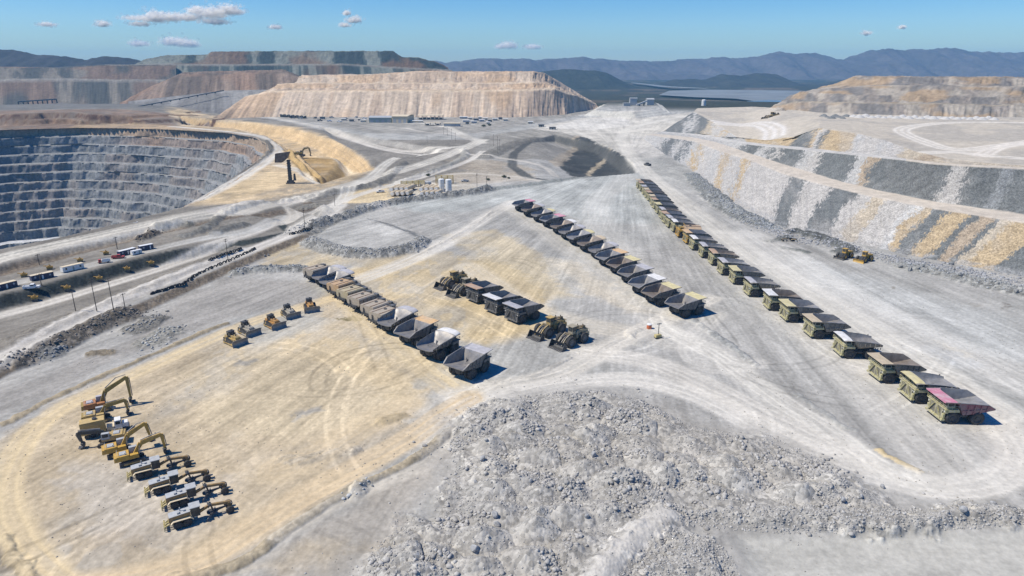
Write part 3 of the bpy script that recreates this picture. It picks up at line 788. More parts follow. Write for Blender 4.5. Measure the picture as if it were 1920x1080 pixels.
def loft(name, lines, nu, divs, colour, amp, mat, gully=0.0, gscale=0.06, seed=1, kind='structure', level=(), skirt=None, smax=2.5):
    """surface through a stack of lines, roughened along its own normal; colour(px, band, v, X, Y, Z) gives the ground colour"""
    ts = np.linspace(0, 1, nu)
    L = [resample(l, ts) for l in lines]
    if skirt is not None:            # carry the foot of the slope on down below the ground
        a0, a1 = L[0][0], L[1][0]
        k = np.clip((a0[:, 2] - skirt) / np.maximum(a1[:, 2] - a0[:, 2], 4), 0, smax)[:, None]
        L[0] = (a0 + (a0 - a1) * k, L[0][1])
    rows = []; prs = []; band = []; vv = []
    for k in range(len(L) - 1):
        for i in range(divs[k]):
            t = i / divs[k]
            rows.append(L[k][0] * (1 - t) + L[k + 1][0] * t)
            prs.append(L[k][1] * (1 - t) + L[k + 1][1] * t)
            band.append(np.full(nu, k)); vv.append(np.full(nu, t))
    rows.append(L[-1][0]); prs.append(L[-1][1]); band.append(np.full(nu, len(L) - 2)); vv.append(np.ones(nu))
    A = np.array(rows); PX = np.array(prs); B = np.array(band); V = np.array(vv)
    du = np.gradient(A, axis=1); dv = np.gradient(A, axis=0)
    nrm = np.cross(du, dv); nrm /= np.linalg.norm(nrm, axis=-1, keepdims=True) + 1e-9
    nrm *= np.sign(nrm[..., 2:3] + 1e-6)
    X, Y, Z = A[..., 0], A[..., 1], A[..., 2]
    arc = np.cumsum(np.linalg.norm(du, axis=-1), axis=1)
    n = fbm(X * 0.05 + Z * 0.03, Y * 0.05 + Z * .05, seed, 4) - 0.5
    n2 = fbm(X * 0.3, Z * 0.5 + Y * 0.3, seed + 3, 3) - 0.5
    d = amp * (n * 1.6 + n2 * 0.5)
    a2 = np.interp(PX, np.linspace(PX.min(), PX.max(), nu), np.mean(arc, 0))
    if gully:
        g = np.abs(fbm(a2 * gscale, V * 0.6 + B * 3.1, seed + 7, 4) - 0.5) * 2
        d = d - gully * (1 - np.clip(g * 2.2, 0, 1)) * np.sin(np.clip(V, 0, 1) * math.pi) ** 0.6
    lim = np.ones_like(d); lim[0] = 0.2; lim[-1] = 0.2
    for b_ in level: lim = np.where(B == b_, 0.12, lim)
    A = A + nrm * (d * lim)[..., None]
    c, r = colour(PX, B, V, X, Y, Z, a2)
    c = c * np.array((1.0, 0.965, 0.91))
    return np_mesh(name, A.reshape(-1, 3), grid_quads(len(A), nu), c.reshape(-1, 3), r.ravel(), mat, kind)


def stripes(s, table, wob):
    """colour by position s along a dump; each row of table starts a stripe"""
    s = s + wob
    c = np.zeros(s.shape + (3,))
    st = np.array([t[0] for t in table]); cl = np.array([t[1] for t in table])
    i = np.clip(np.searchsorted(st, s) - 1, 0, len(st) - 1)
    c[...] = cl[i]
    return c


ROCKM = earth_mat('blasted_rock', 2.2, 0.3, 0.2, 0.45, 0.3, voro=0.3, vs=1.7)
FARM = earth_mat('far_earth', 0.12, 0.03, 0.2, 0.4, 2.0)
PITM = earth_mat('pit_rock', 0.35, 0.07, 0.35, 0.6, 1.2)

# ---------------------------------------------------------------- the open pit
na = 1000
vis = np.linspace(-0.9, 2.6, na - 160)
phi = np.concatenate([vis, np.linspace(2.6, 2 * math.pi - 0.9, 162)[1:-1]])
# rim radius by angle around the pit centre
seg = np.vstack([PIT, PIT[:1]])
Rrim = np.zeros(len(phi))
for i, f in enumerate(phi):
    dx, dy = math.cos(f), math.sin(f)
    best = 300.0
    for k in range(len(seg) - 1):
        p0 = seg[k] - PIT_C; p1 = seg[k + 1] - PIT_C
        e = p1 - p0
        den = dx * e[1] - dy * e[0]
        if abs(den) < 1e-9: continue
        t = (p0[0] * e[1] - p0[1] * e[0]) / den
        u = (p0[0] * dy - p0[1] * dx) / den
        if t > 0 and -1e-6 <= u <= 1 + 1e-6: best = t
    Rrim[i] = best
arcp = np.cumsum(np.concatenate([[0], np.hypot(np.diff(Rrim * np.cos(phi)), np.diff(Rrim * np.sin(phi)))]))
rows = []; cols = []; rgh = []
off = np.zeros(len(phi)); z = np.full(len(phi), 0.3)


def ring(o, zz, c, r):
    rad = np.maximum(Rrim - o, 8.0)
    rows.append(np.stack([PIT_C[0] + rad * np.cos(phi), PIT_C[1] + rad * np.sin(phi), zz], -1))
    cols.append(c); rgh.append(np.full(len(phi), r))


blk = lambda s, k: fbm(arcp * s, np.full(len(phi), k * 3.7), 201, 4)
ring(off - 5, np.full(len(phi), -0.8), np.tile((0.42, 0.36, 0.28), (len(phi), 1)), .3)
for k in range(19):
    hgt = 12.2
    run = 4.0 + 3 * (blk(0.02, k) - 0.5) * 2
    berm = 6.4 + 9 * (blk(0.011, k + 40) - 0.5)
    road = k in (11, 14)
    if road: berm = berm + 13
    rise = 0.35 * (phi - 1.2) * 6 if road else 0
    ns = 6
    for i in range(ns + 1):
        t = i / ns
        jag = (fbm(arcp * 0.12, np.full(len(phi), k * 5 + t * 1.1), 211, 4) - 0.5) * 5.5 * (0.4 + 0.6 * math.sin(t * math.pi))
        big = (fbm(arcp * 0.02, np.full(len(phi), k * 1.3), 215, 3) - 0.5) * 13
        st = fbm(arcp * 0.35, np.full(len(phi), k * 7 + t * 0.5), 221, 4)
        hue = fbm(arcp * 0.013, np.full(len(phi), k * 0.7), 223, 3)
        c = np.array((0.20, 0.206, 0.204)) * (0.62 + 0.76 * st)[:, None]
        brn = (smooth(0.5, 0.62, hue) * (0.75 if k < 2 else 0.3) + (smooth(-640, -560, PIT_C[0] + Rrim * np.cos(phi)) * .6 if k < 2 else 0))[:, None]
        brn = np.clip(brn, 0, .9)
        c = c * (1 - brn) + np.array((0.30, 0.215, 0.155)) * (0.7 + .5 * st)[:, None] * brn
        lf = (smooth(-690, -745, PIT_C[0] + Rrim * np.cos(phi)) * (0.5 if k < 6 else .25))[:, None]  # far-left wall: darker rock, with part of its shade put into the colour
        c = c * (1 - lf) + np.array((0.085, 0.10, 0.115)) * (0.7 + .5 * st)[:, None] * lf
        if k < 1:
            c = c * 0.4 + 0.6 * np.array((0.36, 0.27, 0.18)) * (0.7 + .5 * st)[:, None]
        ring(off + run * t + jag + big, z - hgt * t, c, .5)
    z = z - hgt
    off = off + run
    for i in range(1, 4):
        t = i / 3
        jag = (fbm(arcp * 0.12, np.full(len(phi), k * 5 + 5.5 + t), 211, 4) - 0.5) * 3
        big = (fbm(arcp * 0.02, np.full(len(phi), k * 1.3 + 1.3 * t), 215, 3) - 0.5) * 13
        bc = (0.47, 0.475, 0.475) if road else (0.235, 0.238, 0.235)
        ring(off + berm * t + jag * (1 - t) + big, z - 0.6 * t + 1.2 * (1 if t < .5 else 0), np.tile(bc, (len(phi), 1)) * (0.85 + 0.3 * blk(0.08, k + t))[:, None], .2)
    off = off + berm
ring(np.full(len(phi), 1e5), z - 1, np.tile((0.3, 0.31, 0.32), (len(phi), 1)), .2)
A = np.array(rows)
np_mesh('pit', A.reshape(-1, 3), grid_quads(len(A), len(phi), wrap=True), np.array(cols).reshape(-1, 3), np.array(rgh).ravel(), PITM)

# ---------------------------------------------------------------- terraced dump on the right
WH = (0.385, 0.38, 0.368); DK = (0.135, 0.147, 0.152); GY = (0.36, 0.365, 0.365); OC = (0.37, 0.30, 0.20); TN = (0.38, 0.34, 0.275); BR = (0.32, 0.27, 0.21)
T1 = [(-1e9, GY), (1255, DK), (1275, GY), (1286, DK), (1296, GY), (1310, OC), (1320, WH), (1338, GY), (1352, WH), (1362, OC), (1374, WH), (1392, GY), (1398, OC), (1408, WH),
      (1486, DK), (1516, WH), (1562, DK), (1608, WH), (1636, TN), (1666, WH), (1718, (0.45, 0.46, 0.46)), (1732, OC), (1752, DK), (1784, OC), (1822, DK), (1842, BR), (1872, DK), (1885, TN), (1905, OC), (1960, DK)]
T2 = [(-1e9, GY), (1400, DK), (1432, GY), (1450, DK), (1462, WH), (1472, DK), (1512, GY), (1528, WH), (1550, DK), (1606, GY), (1625, BR), (1645, DK), (1788, WH), (1822, DK), (1880, (0.2, .215, .225)), (1905, DK)]
T3 = [(-1e9, OC), (1500, DK), (1530, OC), (1538, WH), (1548, DK), (1556, OC), (1612, GY), (1625, WH), (1660, GY), (1672, WH), (1700, TN), (1740, BR), (1770, TN)]
z_ = lambda a, b, v: (a, b, 'z', v)
toe1 = [z_(1205, 262, -1), z_(1240, 290, -1), z_(1290, 320, -1), z_(1320, 345, -1), z_(1370, 385, -1), z_(1430, 417, -1), z_(1480, 440, -1), z_(1560, 455, -1), z_(1640, 470, -1),
        z_(1700, 484, -1), z_(1800, 502, -1), z_(1920, 524, -1), z_(2020, 545, -1), z_(2160, 575, -1)]
cr1 = [z_(1214, 253, 6), z_(1260, 259, 9), z_(1300, 264, 13), z_(1345, 281, 16), z_(1400, 297, 17), z_(1470, 325, 17.5), z_(1560, 350, 18), z_(1640, 369, 18.5), z_(1760, 392, 19.5),
       z_(1920, 417, 20), z_(2020, 432, 20), z_(2200, 462, 20)]
to2 = [z_(1225, 250, 6), z_(1300, 257, 12), z_(1345, 266, 16), z_(1400, 285, 17.5), z_(1480, 310, 18), z_(1560, 335, 18.5), z_(1640, 354, 19), z_(1760, 378, 20), z_(1920, 401, 20.5), z_(2040, 417, 20.5), z_(2220, 440, 20.5)]
cr2 = [z_(1240, 247, 8), z_(1310, 254, 13), z_(1370, 266, 19), z_(1420, 273, 25), z_(1500, 280, 30), z_(1560, 286, 33), z_(1640, 294, 36), z_(1690, 299, 38), z_(1750, 307, 39), z_(1840, 312, 40), z_(1920, 316, 40), z_(2040, 324, 40), z_(2240, 338, 40)]
to3 = [z_(1243, 246, 8), z_(1320, 252, 15), z_(1385, 264, 22), z_(1440, 270, 27), z_(1500, 275, 30.5), z_(1560, 282, 33.5), z_(1640, 290, 36.5), z_(1690, 296, 38.2), z_(1760, 305, 39.2), z_(1850, 310, 40.2), z_(1920, 314, 40.2), z_(2060, 322, 40.2), z_(2250, 334, 40.2)]
cr3 = [z_(1302, 208, 31.5), z_(1335, 226, 27), z_(1385, 258, 24), z_(1440, 263, 28.8), z_(1490, 256, 36), z_(1535, 239, 44), z_(1610, 250, 44), z_(1660, 262, 43), z_(1715, 283, 41), z_(1780, 298, 40.6), z_(1860, 306, 40.4), z_(1930, 311, 40.4), z_(2070, 318, 40.4), z_(2260, 330, 40.4)]
bk = [z_(1306, 204, 32), z_(1335, 203, 32), z_(1400, 201, 34), z_(1450, 206, 39), z_(1535, 215, 42), z_(1620, 219, 42), z_(1720, 222, 42), z_(1800, 224, 42), z_(1940, 226, 42), z_(2080, 228, 42), z_(2270, 230, 42)]
bk2 = [z_(1308, 203, 24), z_(1340, 202, 26), z_(1410, 200, 28), z_(1450, 202, 40), z_(1535, 211, 42), z_(1620, 214, 42), z_(1720, 217, 42), z_(1800, 219, 42), z_(1950, 220, 42), z_(2090, 222, 42), z_(2280, 224, 42)]


def col_terr(PX, B, V, X, Y, Z, A):
    wob = (fbm(A * 0.09, V * 2 + B, 301, 4) - 0.5) * 22 + (fbm(X * 0.5, Y * .5 + Z, 303, 3) - 0.5) * 14 + (_h(np.round(X * 3), np.round(Y * 3 + Z * 5), 309) - .5) * 9
    drop = np.where(B == 0, 62, np.where(B == 2, 30, 22))
    s = PX + drop * (1 - V) * np.clip((PX - 1150) / 500, 0.45, 1.1)
    s = np.where(B == 0, PX + np.clip((PX - 1170) / 500, .3, 1.25) * 80 * (1 - V), s)
    n = fbm(X * 0.3, Y * 0.3 + Z * .4, 305, 4)
    c = stripes(s, T1, wob)
    c = np.where((B == 2)[..., None], stripes(s, T2, wob * 1.2), c)
    c3 = stripes(s, T3, wob)
    c3 = np.where(((PX < 1400) & (B == 4))[..., None], stripes(PX + 20 * (1 - V), [(-1e9, OC), (1262, DK), (1300, GY), (1312, DK), (1332, TN), (1345, WH), (1360, OC), (1368, GY), (1380, DK), (1392, GY)], wob), c3)
    c = np.where((B == 4)[..., None], c3, c)
    gr = (smooth(.45, .65, fbm(A * .05, V * 1.5 + B * 4, 307, 4)) * np.where(B == 2, .12, .38))[..., None]
    c = c * (1 - gr) + np.array((0.34, 0.335, 0.325)) * gr
    flat = (B == 1) | (B == 3)
    fl = np.array((0.47, 0.435, 0.385)) * np.ones_like(c)
    fl = np.where(((B == 3) & (PX < 1700))[..., None], np.array((0.40, 0.40, 0.395)), fl)
    c = np.where(flat[..., None], fl, c)
    # top level with its curving roads
    top = (B >= 5)
    tn = fbm(X * 0.03, Y * 0.02, 311, 4)
    tc = np.array((0.44, 0.41, 0.355)) * np.ones_like(c)
    k = smooth(0.45, 0.6, tn)[..., None]
    tc = tc * (1 - .5 * k) + np.array((0.31, 0.30, 0.28)) * .5 * k
    for line, w, cl in (([(1305, 209, 36), (1360, 215, 37), (1420, 228, 33), (1450, 245, 31), (1450, 262, 29)], 24, (0.56, 0.55, 0.53)),
                        ([(1960, 262, 41), (1860, 275, 41), (1790, 280, 41), (1730, 262, 42), (1690, 245, 42), (1720, 235, 42), (1800, 229, 42), (1960, 230, 42)], 15, (0.60, 0.58, 0.535)),
                        ([(1700, 292, 40), (1780, 284, 41), (1850, 292, 40.5), (1960, 300, 40.5)], 13, (0.60, 0.58, 0.535)),
                        ([(1840, 292, 40.5), (1880, 274, 41), (1960, 265, 41)], 12, (0.59, 0.565, 0.52))):
        d, sg, qq = dline(X, Y, W2(line, 40, 6), w)
        m = smooth(w * .6, w * .35, d) * (0.7 + .3 * np.cos(d * sg / w * 20))
        tc = tc * (1 - m[..., None]) + np.array(cl) * m[..., None]
    c = np.where(top[..., None], tc, c)
    low = ((B == 0) & (V < 0.16)) * 0.6 * smooth(0.4, .6, n)
    c = c * (1 - low[..., None]) + np.array((0.26, 0.27, 0.28)) * low[..., None]
    c = c * (0.78 + 0.44 * n)[..., None]
    r = np.where(flat | top, 0.06, 1.0)
    return np.clip(c, .01, .8), r


loft('terraced_slope', [toe1, cr1, to2, cr2, to3, cr3, bk, bk2], 900, [36, 8, 26, 6, 18, 130, 3], col_terr, 0.9, ROCKM, gully=0.5, gscale=0.15, seed=31, level=(1, 3, 5))

# ---------------------------------------------------------------- waste dumps further away
d_ = lambda a, b, v: (a, b, 'd', v)


def tri(base, light, dark, freq, wobble=1.0, warm=None, seed=1, flatcol=None, flats=()):
    def f(PX, B, V, X, Y, Z, A):
        s = A * freq
        n = fbm(s, V * 0.5 + B * 2.3, seed, 4)
        n2 = fbm(s * 4.3, V * 1.2 + B * 5.1, seed + 5, 4)
        blotch = fbm(A * freq * 0.35, B * 1.7 + V * 0.8, seed + 11, 3)
        c = np.array(base) * np.ones(PX.shape + (3,))
        k = smooth(0.53, 0.58, n)[..., None]; c = c * (1 - k * .8) + np.array(light) * k * .8
        k = smooth(0.47, 0.42, n)[..., None]; c = c * (1 - k * .8) + np.array(dark) * k * .8
        if warm is not None:
            k = smooth(0.5, 0.65, blotch)[..., None]; c = c * (1 - k * .75) + np.array(warm) * k * .75
        c = c * (0.72 + 0.56 * n2)[..., None]
        for b in flats:
            c = np.where((B == b)[..., None], np.array(flatcol or base) * (0.8 + .4 * n2)[..., None], c)
        return np.clip(c, .01, .8), np.full(PX.shape, .4)
    return f


# big tan dump in the middle
loft('waste_dump', [
    [d_(432, 200, 1290), d_(520, 213, 1290), d_(640, 219, 1280), d_(800, 223, 1270), d_(950, 221, 1270), d_(1010, 214, 1300), d_(1060, 206, 1360), d_(1122, 198, 1560)],
    [d_(462, 180, 1370), d_(508, 171, 1360), d_(700, 170, 1350), d_(900, 170, 1340), d_(1000, 168, 1340), d_(1040, 166, 1375), d_(1080, 180, 1440), d_(1118, 196, 1570)],
    [d_(500, 169, 1380), d_(530, 169, 1372), d_(700, 168.5, 1362), d_(900, 168, 1352), d_(1000, 166.5, 1352), d_(1040, 164, 1385), d_(1078, 178, 1450), d_(1117, 195, 1580)],
    [d_(520, 158, 1410), d_(556, 156, 1405), d_(700, 156, 1395), d_(900, 155.5, 1385), d_(1000, 155, 1385), d_(1030, 157, 1415), d_(1072, 175, 1470), d_(1116, 194, 1590)],
    [d_(552, 155, 1425), d_(580, 155, 1417), d_(700, 155, 1407), d_(900, 154.5, 1397), d_(1000, 154, 1397), d_(1026, 155, 1425), d_(1068, 173, 1480), d_(1115, 193, 1600)],
    [d_(562, 143, 1450), d_(600, 141, 1450), d_(700, 140, 1445), d_(790, 134, 1440), d_(900, 134.5, 1430), d_(1000, 134.5, 1430), d_(1022, 137, 1460), d_(1066, 171, 1520), d_(1114, 192, 1640)],
    [d_(566, 141, 1600), d_(700, 138.5, 1640), d_(790, 133, 1640), d_(1000, 133.5, 1640), d_(1030, 142, 1660), d_(1112, 191, 1760)],
    [d_(566, 175, 1800), d_(700, 175, 1800), d_(790, 175, 1800), d_(1000, 175, 1800), d_(1030, 175, 1800), d_(1112, 191, 1810)]],
    700, [26, 2, 12, 2, 16, 4, 2], tri((0.43, 0.345, 0.265), (0.48, 0.405, 0.325), (0.36, 0.29, 0.23), 0.035, warm=(0.46, 0.34, 0.23), seed=401, flats=(1, 3), flatcol=(0.54, .45, .34)),
    2.2, FARM, gully=2.6, gscale=0.06, seed=41, skirt=-45)
# brown gullied dump left of it
loft('waste_dump', [
    [d_(215, 196, 1560), d_(300, 199, 1560), d_(400, 204, 1540), d_(500, 206, 1520), d_(600, 206, 1540), d_(680, 204, 1560)],
    [d_(262, 172, 1640), d_(300, 155, 1680), d_(330, 141, 1700), d_(450, 138, 1690), d_(540, 134, 1690), d_(600, 160, 1660), d_(640, 175, 1650)],
    [d_(264, 171, 1660), d_(304, 153, 1700), d_(345, 135, 1740), d_(450, 132.5, 1750), d_(535, 130.5, 1750), d_(600, 158, 1700), d_(642, 175, 1700)],
    [d_(270, 180, 1900), d_(345, 175, 1900), d_(450, 175, 1900), d_(540, 175, 1900), d_(600, 175, 1900), d_(642, 180, 1900)]],
    420, [24, 4, 3], tri((0.165, 0.13, 0.105), (0.23, 0.18, 0.145), (0.12, 0.10, 0.085), 0.03, warm=(0.24, 0.165, 0.12), seed=421), 2.5, FARM, gully=5.0, gscale=0.035, seed=43, skirt=-45)
# grey apron in front of the brown dump with a conveyor bank
loft('waste_dump', [
    [d_(200, 208, 1330), d_(330, 210, 1330), d_(440, 212, 1300), d_(520, 212, 1310)],
    [d_(240, 196, 1420), d_(330, 184, 1420), d_(420, 172, 1420), d_(500, 170, 1430)],
    [d_(240, 190, 1500), d_(330, 180, 1500), d_(420, 170, 1500), d_(500, 168, 1500)]],
    200, [14, 3], tri((0.20, 0.20, 0.20), (0.25, 0.25, 0.245), (0.15, 0.15, 0.15), 0.03, seed=431), 1.5, FARM, gully=1.5, seed=44, skirt=-10)
# green and rust coloured dump at the back
loft('waste_dump', [
    [d_(180, 200, 2100), d_(300, 200, 2150), d_(480, 195, 2200), d_(700, 190, 2200), d_(900, 185, 2200)],
    [d_(190, 123, 2300), d_(290, 121, 2330), d_(450, 121, 2330), d_(640, 120, 2320), d_(770, 128, 2320), d_(846, 131, 2340)],
    [d_(250, 121, 2370), d_(300, 119, 2380), d_(450, 119.5, 2380), d_(640, 119, 2370), d_(768, 126, 2370), d_(842, 129.5, 2380)],
    [d_(268, 112, 2400), d_(312, 103.5, 2420), d_(388, 103, 2420), d_(396, 96.5, 2420), d_(560, 95.5, 2420), d_(736, 95.5, 2420), d_(754, 107, 2410), d_(786, 108, 2400), d_(800, 112.5, 2400), d_(815, 114, 2400), d_(840, 127, 2400)],
    [d_(275, 114, 2700), d_(312, 104, 2700), d_(388, 103.5, 2700), d_(396, 97, 2700), d_(560, 96, 2700), d_(730, 96, 2700), d_(754, 108, 2700), d_(790, 110, 2700), d_(838, 128, 2700)]],
    700, [22, 2, 16, 4], tri((0.065, 0.08, 0.075), (0.19, 0.20, 0.175), (0.03, 0.04, 0.042), 0.022, warm=(0.15, 0.095, 0.06), seed=441, flats=(1,), flatcol=(0.2, 0.19, .17)), 3.0, FARM, gully=3.0, gscale=0.03, seed=45, skirt=-45)
# grey streaked slope at the far left
loft('waste_dump', [
    [d_(-160, 195, 1850), d_(0, 192, 1850), d_(120, 190, 1850), d_(220, 192, 1830), d_(330, 190, 1900)],
    [d_(-160, 152, 2000), d_(0, 150, 2000), d_(120, 148, 1990), d_(220, 150, 1990), d_(330, 150, 2050)],
    [d_(-160, 149, 2050), d_(0, 147, 2050), d_(120, 146, 2040), d_(220, 148, 2040), d_(330, 149, 2090)],
    [d_(-160, 128, 2130), d_(0, 126, 2130), d_(100, 127, 2130), d_(190, 122, 2120), d_(330, 122, 2160)],
    [d_(-160, 126, 2600), d_(0, 125, 2600), d_(100, 126, 2600), d_(190, 121, 2600), d_(330, 121, 2300)]],
    420, [12, 2, 12, 2], tri((0.095, 0.094, 0.085), (0.18, 0.165, 0.14), (0.06, 0.065, 0.063), 0.02, warm=(0.17, 0.12, 0.09), seed=451, flats=(1,), flatcol=(.22, .21, .19)), 2.5, FARM, gully=2.5, gscale=0.03, seed=46, skirt=-45)
# four-tier dump on the right horizon
loft('waste_dump', [
    [d_(1422, 211, 872), d_(1450, 213, 815), d_(1600, 219, 720), d_(1760, 224, 700), d_(1930, 227, 690), d_(2120, 230, 690), d_(2400, 232, 700)],
    [d_(1448, 200, 905), d_(1490, 190, 860), d_(1580, 192, 760), d_(1700, 194, 735), d_(1930, 198, 725), d_(2120, 199, 725), d_(2400, 200, 730)],
    [d_(1452, 196, 915), d_(1495, 188, 868), d_(1580, 190.5, 768), d_(1700, 192, 743), d_(1930, 196.5, 733), d_(2120, 198, 733), d_(2400, 199, 735)],
    [d_(1480, 180, 930), d_(1500, 171, 895), d_(1590, 176, 795), d_(1700, 178, 770), d_(1930, 181, 755), d_(2120, 182, 755), d_(2400, 184, 760)],
    [d_(1520, 168, 940), d_(1560, 165, 885), d_(1640, 160, 810), d_(1700, 160, 790), d_(1930, 162, 775), d_(2120, 163, 775), d_(2400, 164, 780)],
    [d_(1540, 162, 950), d_(1566, 160, 895), d_(1640, 158.5, 818), d_(1700, 158.5, 798), d_(1930, 160.5, 783), d_(2120, 162, 783), d_(2400, 163, 790)],
    [d_(1560, 160, 960), d_(1600, 142, 905), d_(1640, 142.5, 850), d_(1750, 144, 830), d_(1930, 145.5, 815), d_(2120, 146, 815), d_(2400, 147, 820)],
    [d_(1566, 160, 1100), d_(1605, 141.5, 1100), d_(1640, 142, 1100), d_(1760, 143, 1100), d_(1940, 144, 1100), d_(2140, 145, 1100), d_(2400, 146, 1100)],
    [d_(1566, 190, 1300), d_(1605, 190, 1300), d_(1640, 190, 1300), d_(1760, 190, 1300), d_(1940, 190, 1300), d_(2140, 190, 1300), d_(2400, 190, 1300)]],
    700, [14, 2, 10, 8, 2, 10, 3, 2], tri((0.235, 0.215, 0.195), (0.34, 0.315, 0.275), (0.155, 0.155, 0.155), 0.06, warm=(0.34, 0.255, 0.165), seed=461, flats=(1,), flatcol=(.3, .27, .22)), 1.8, FARM, gully=1.6, gscale=0.12, seed=47)

# ---------------------------------------------------------------- natural hills and mountains
HILLM = earth_mat('scrub_hill', 0.02, 0.004, 0.3, 0.6, 12.0)


def ridge(name, prof, dist, depth, base, col, seed, nx=220, ny=40, rugged=0.22, label=None):
    """a range of hills: profile of its skyline (px, py), seen at a distance, with spurs running down both sides"""
    px = np.linspace(prof[0][0], prof[-1][0], nx)
    py = np.interp(px, [p[0] for p in prof], [p[1] for p in prof])
    a = (px - 960) / 1280
    v = np.linspace(-1, 1, ny)
    PXX, VV = np.meshgrid(a, v)
    py = py + (fbm(px * .06, px * 0 + seed, seed, 4) - .5) * rugged * 9
    top = CH + (125 - py) / 1280 * dist * 1.045
    top = np.maximum(top - base, 1)
    Y = dist + VV * depth
    X = PXX * dist * 1.05 + VV * 0
    rn = fbm(X / depth * 2.2, Y / depth * 1.1, seed, 5)
    rn2 = 1 - 2 * np.abs(fbm(X / depth * 3.0 + VV * .4, Y / depth * 1.0, seed + 3, 4) - 0.5)
    sh = np.clip(1 - np.abs(VV + (rn - .5) * 0.25) ** 1.15, 0, 1)
    sp = np.clip(1 - sh, 0, 1)
    Z = base - 5 + top[None, :] * np.clip(sh * (1 + 0.0 * rn) - rugged * (1 - rn2) * 2.2 * sp ** 0.6 * sh ** 0.5 + 0.0, 0, 1.05)
    Z = Z + (fbm(X / depth * 9, Y / depth * 9, seed + 8, 3) - 0.5) * top[None, :] * 0.07 * sh
    c = np.array(col) * (0.75 + 0.5 * fbm(X / depth * 6, Y / depth * 6, seed + 9, 4))[..., None]
    return np_mesh(name, np.stack([X, Y, Z], -1).reshape(-1, 3), grid_quads(ny, nx), c.reshape(-1, 3), np.zeros(X.size), HILLM)


ridge('hills', [(-300, 90), (-100, 92), (0, 86), (40, 93), (65, 92), (110, 95), (160, 104), (200, 106), (240, 112), (280, 105), (310, 109), (360, 118), (420, 130)], 3600, 500, -30, (0.04, 0.037, 0.034), 501)
ridge('hills', [(900, 150), (960, 138), (1010, 131), (1050, 128), (1100, 129), (1120, 133), (1150, 148), (1175, 158), (1200, 164), (1240, 168)], 4600, 520, -30, (0.034, 0.037, 0.027), 511)
ridge('hills', [(1150, 170), (1195, 156), (1235, 145), (1260, 144), (1290, 144), (1315, 136), (1350, 139), (1375, 133), (1410, 136), (1430, 148), (1450, 154), (1480, 152), (1500, 153), (1530, 146), (1550, 139), (1575, 140), (1600, 150), (1700, 160)], 5000, 520, -30, (0.04, 0.04, 0.031), 521)
ridge('mountains', [(780, 122), (830, 116), (870, 116), (900, 111), (940, 111), (960, 111), (1000, 112), (1040, 111), (1070, 109), (1100, 111), (1150, 114), (1180, 116), (1230, 114), (1290, 110), (1340, 110), (1380, 106), (1410, 98),
                     (1440, 102), (1480, 103), (1510, 112), (1522, 113), (1560, 99), (1598, 93), (1615, 98), (1660, 96), (1705, 93), (1730, 98), (1780, 101), (1850, 102), (1920, 100), (2050, 97), (2250, 105)], 8200, 1300, -30, (0.09, 0.08, 0.08), 531, 700, 110, .55)

# tailings pond on the plain
WATER = paint('pond_water', (0.12, 0.17, 0.20), 0.3, dust=0.0, var=0.1, scale=0.02)
TAIL = paint('tailings', (0.17, 0.185, 0.19), 0.9, dust=0.4, dcol=(0.17, 0.19, 0.20), var=0.3, scale=0.006)


def flat_poly(name, pts, z, mat, kind='structure', sub=0):
    w = [P(a, b, z) for a, b in pts]
    me = bpy.data.meshes.new(name)
    me.from_pydata([tuple(p) for p in w], [], [list(range(len(w)))])
    me.materials.append(mat)
    o = bpy.data.objects.new(name, me); COL.objects.link(o)
    if kind: o['kind'] = kind
    return o


flat_poly('tailings', [(1235, 178), (1255, 170), (1330, 168), (1500, 170), (1560, 172), (1560, 200), (1440, 193), (1380, 185), (1300, 182)], -24, TAIL)
flat_poly('water', [(1400, 190), (1440, 188), (1500, 189), (1560, 191), (1560, 196), (1470, 194), (1420, 192.5)], -23.6, WATER)
flat_poly('path', [(1182, 154.5), (1190, 155), (1260, 162), (1330, 165.5), (1320, 166), (1240, 163), (1186, 155.7)], -20, TAIL)

# ---------------------------------------------------------------- haze
hz_m = bpy.data.materials.new('haze'); hz_m.use_nodes = True
t = hz_m.node_tree
for n_ in list(t.nodes):
    if n_.type == 'BSDF_PRINCIPLED': t.nodes.remove(n_)
pv = t.nodes.new('ShaderNodeVolumePrincipled')
pv.inputs['Color'].default_value = (0.27, 0.63, 1.0, 1)
pv.inputs['Density'].default_value = 0.6e-4
pv.inputs['Anisotropy'].default_value = 0.0
t.links.new(pv.outputs[0], [n_ for n_ in t.nodes if n_.type == 'OUTPUT_MATERIAL'][0].inputs['Volume'])
HZ = (-12500, 12500, -12500, 12500, -270, 340)
vs = [(x, y, z) for z in HZ[4:6] for y in HZ[2:4] for x in HZ[0:2]]
me = bpy.data.meshes.new('haze')
me.from_pydata(vs, [], [(0, 2, 3, 1), (4, 5, 7, 6), (0, 1, 5, 4), (1, 3, 7, 5), (3, 2, 6, 7), (2, 0, 4, 6)])
me.materials.append(hz_m)
haze = bpy.data.objects.new('haze', me); COL.objects.link(haze)
haze['kind'] = 'stuff'
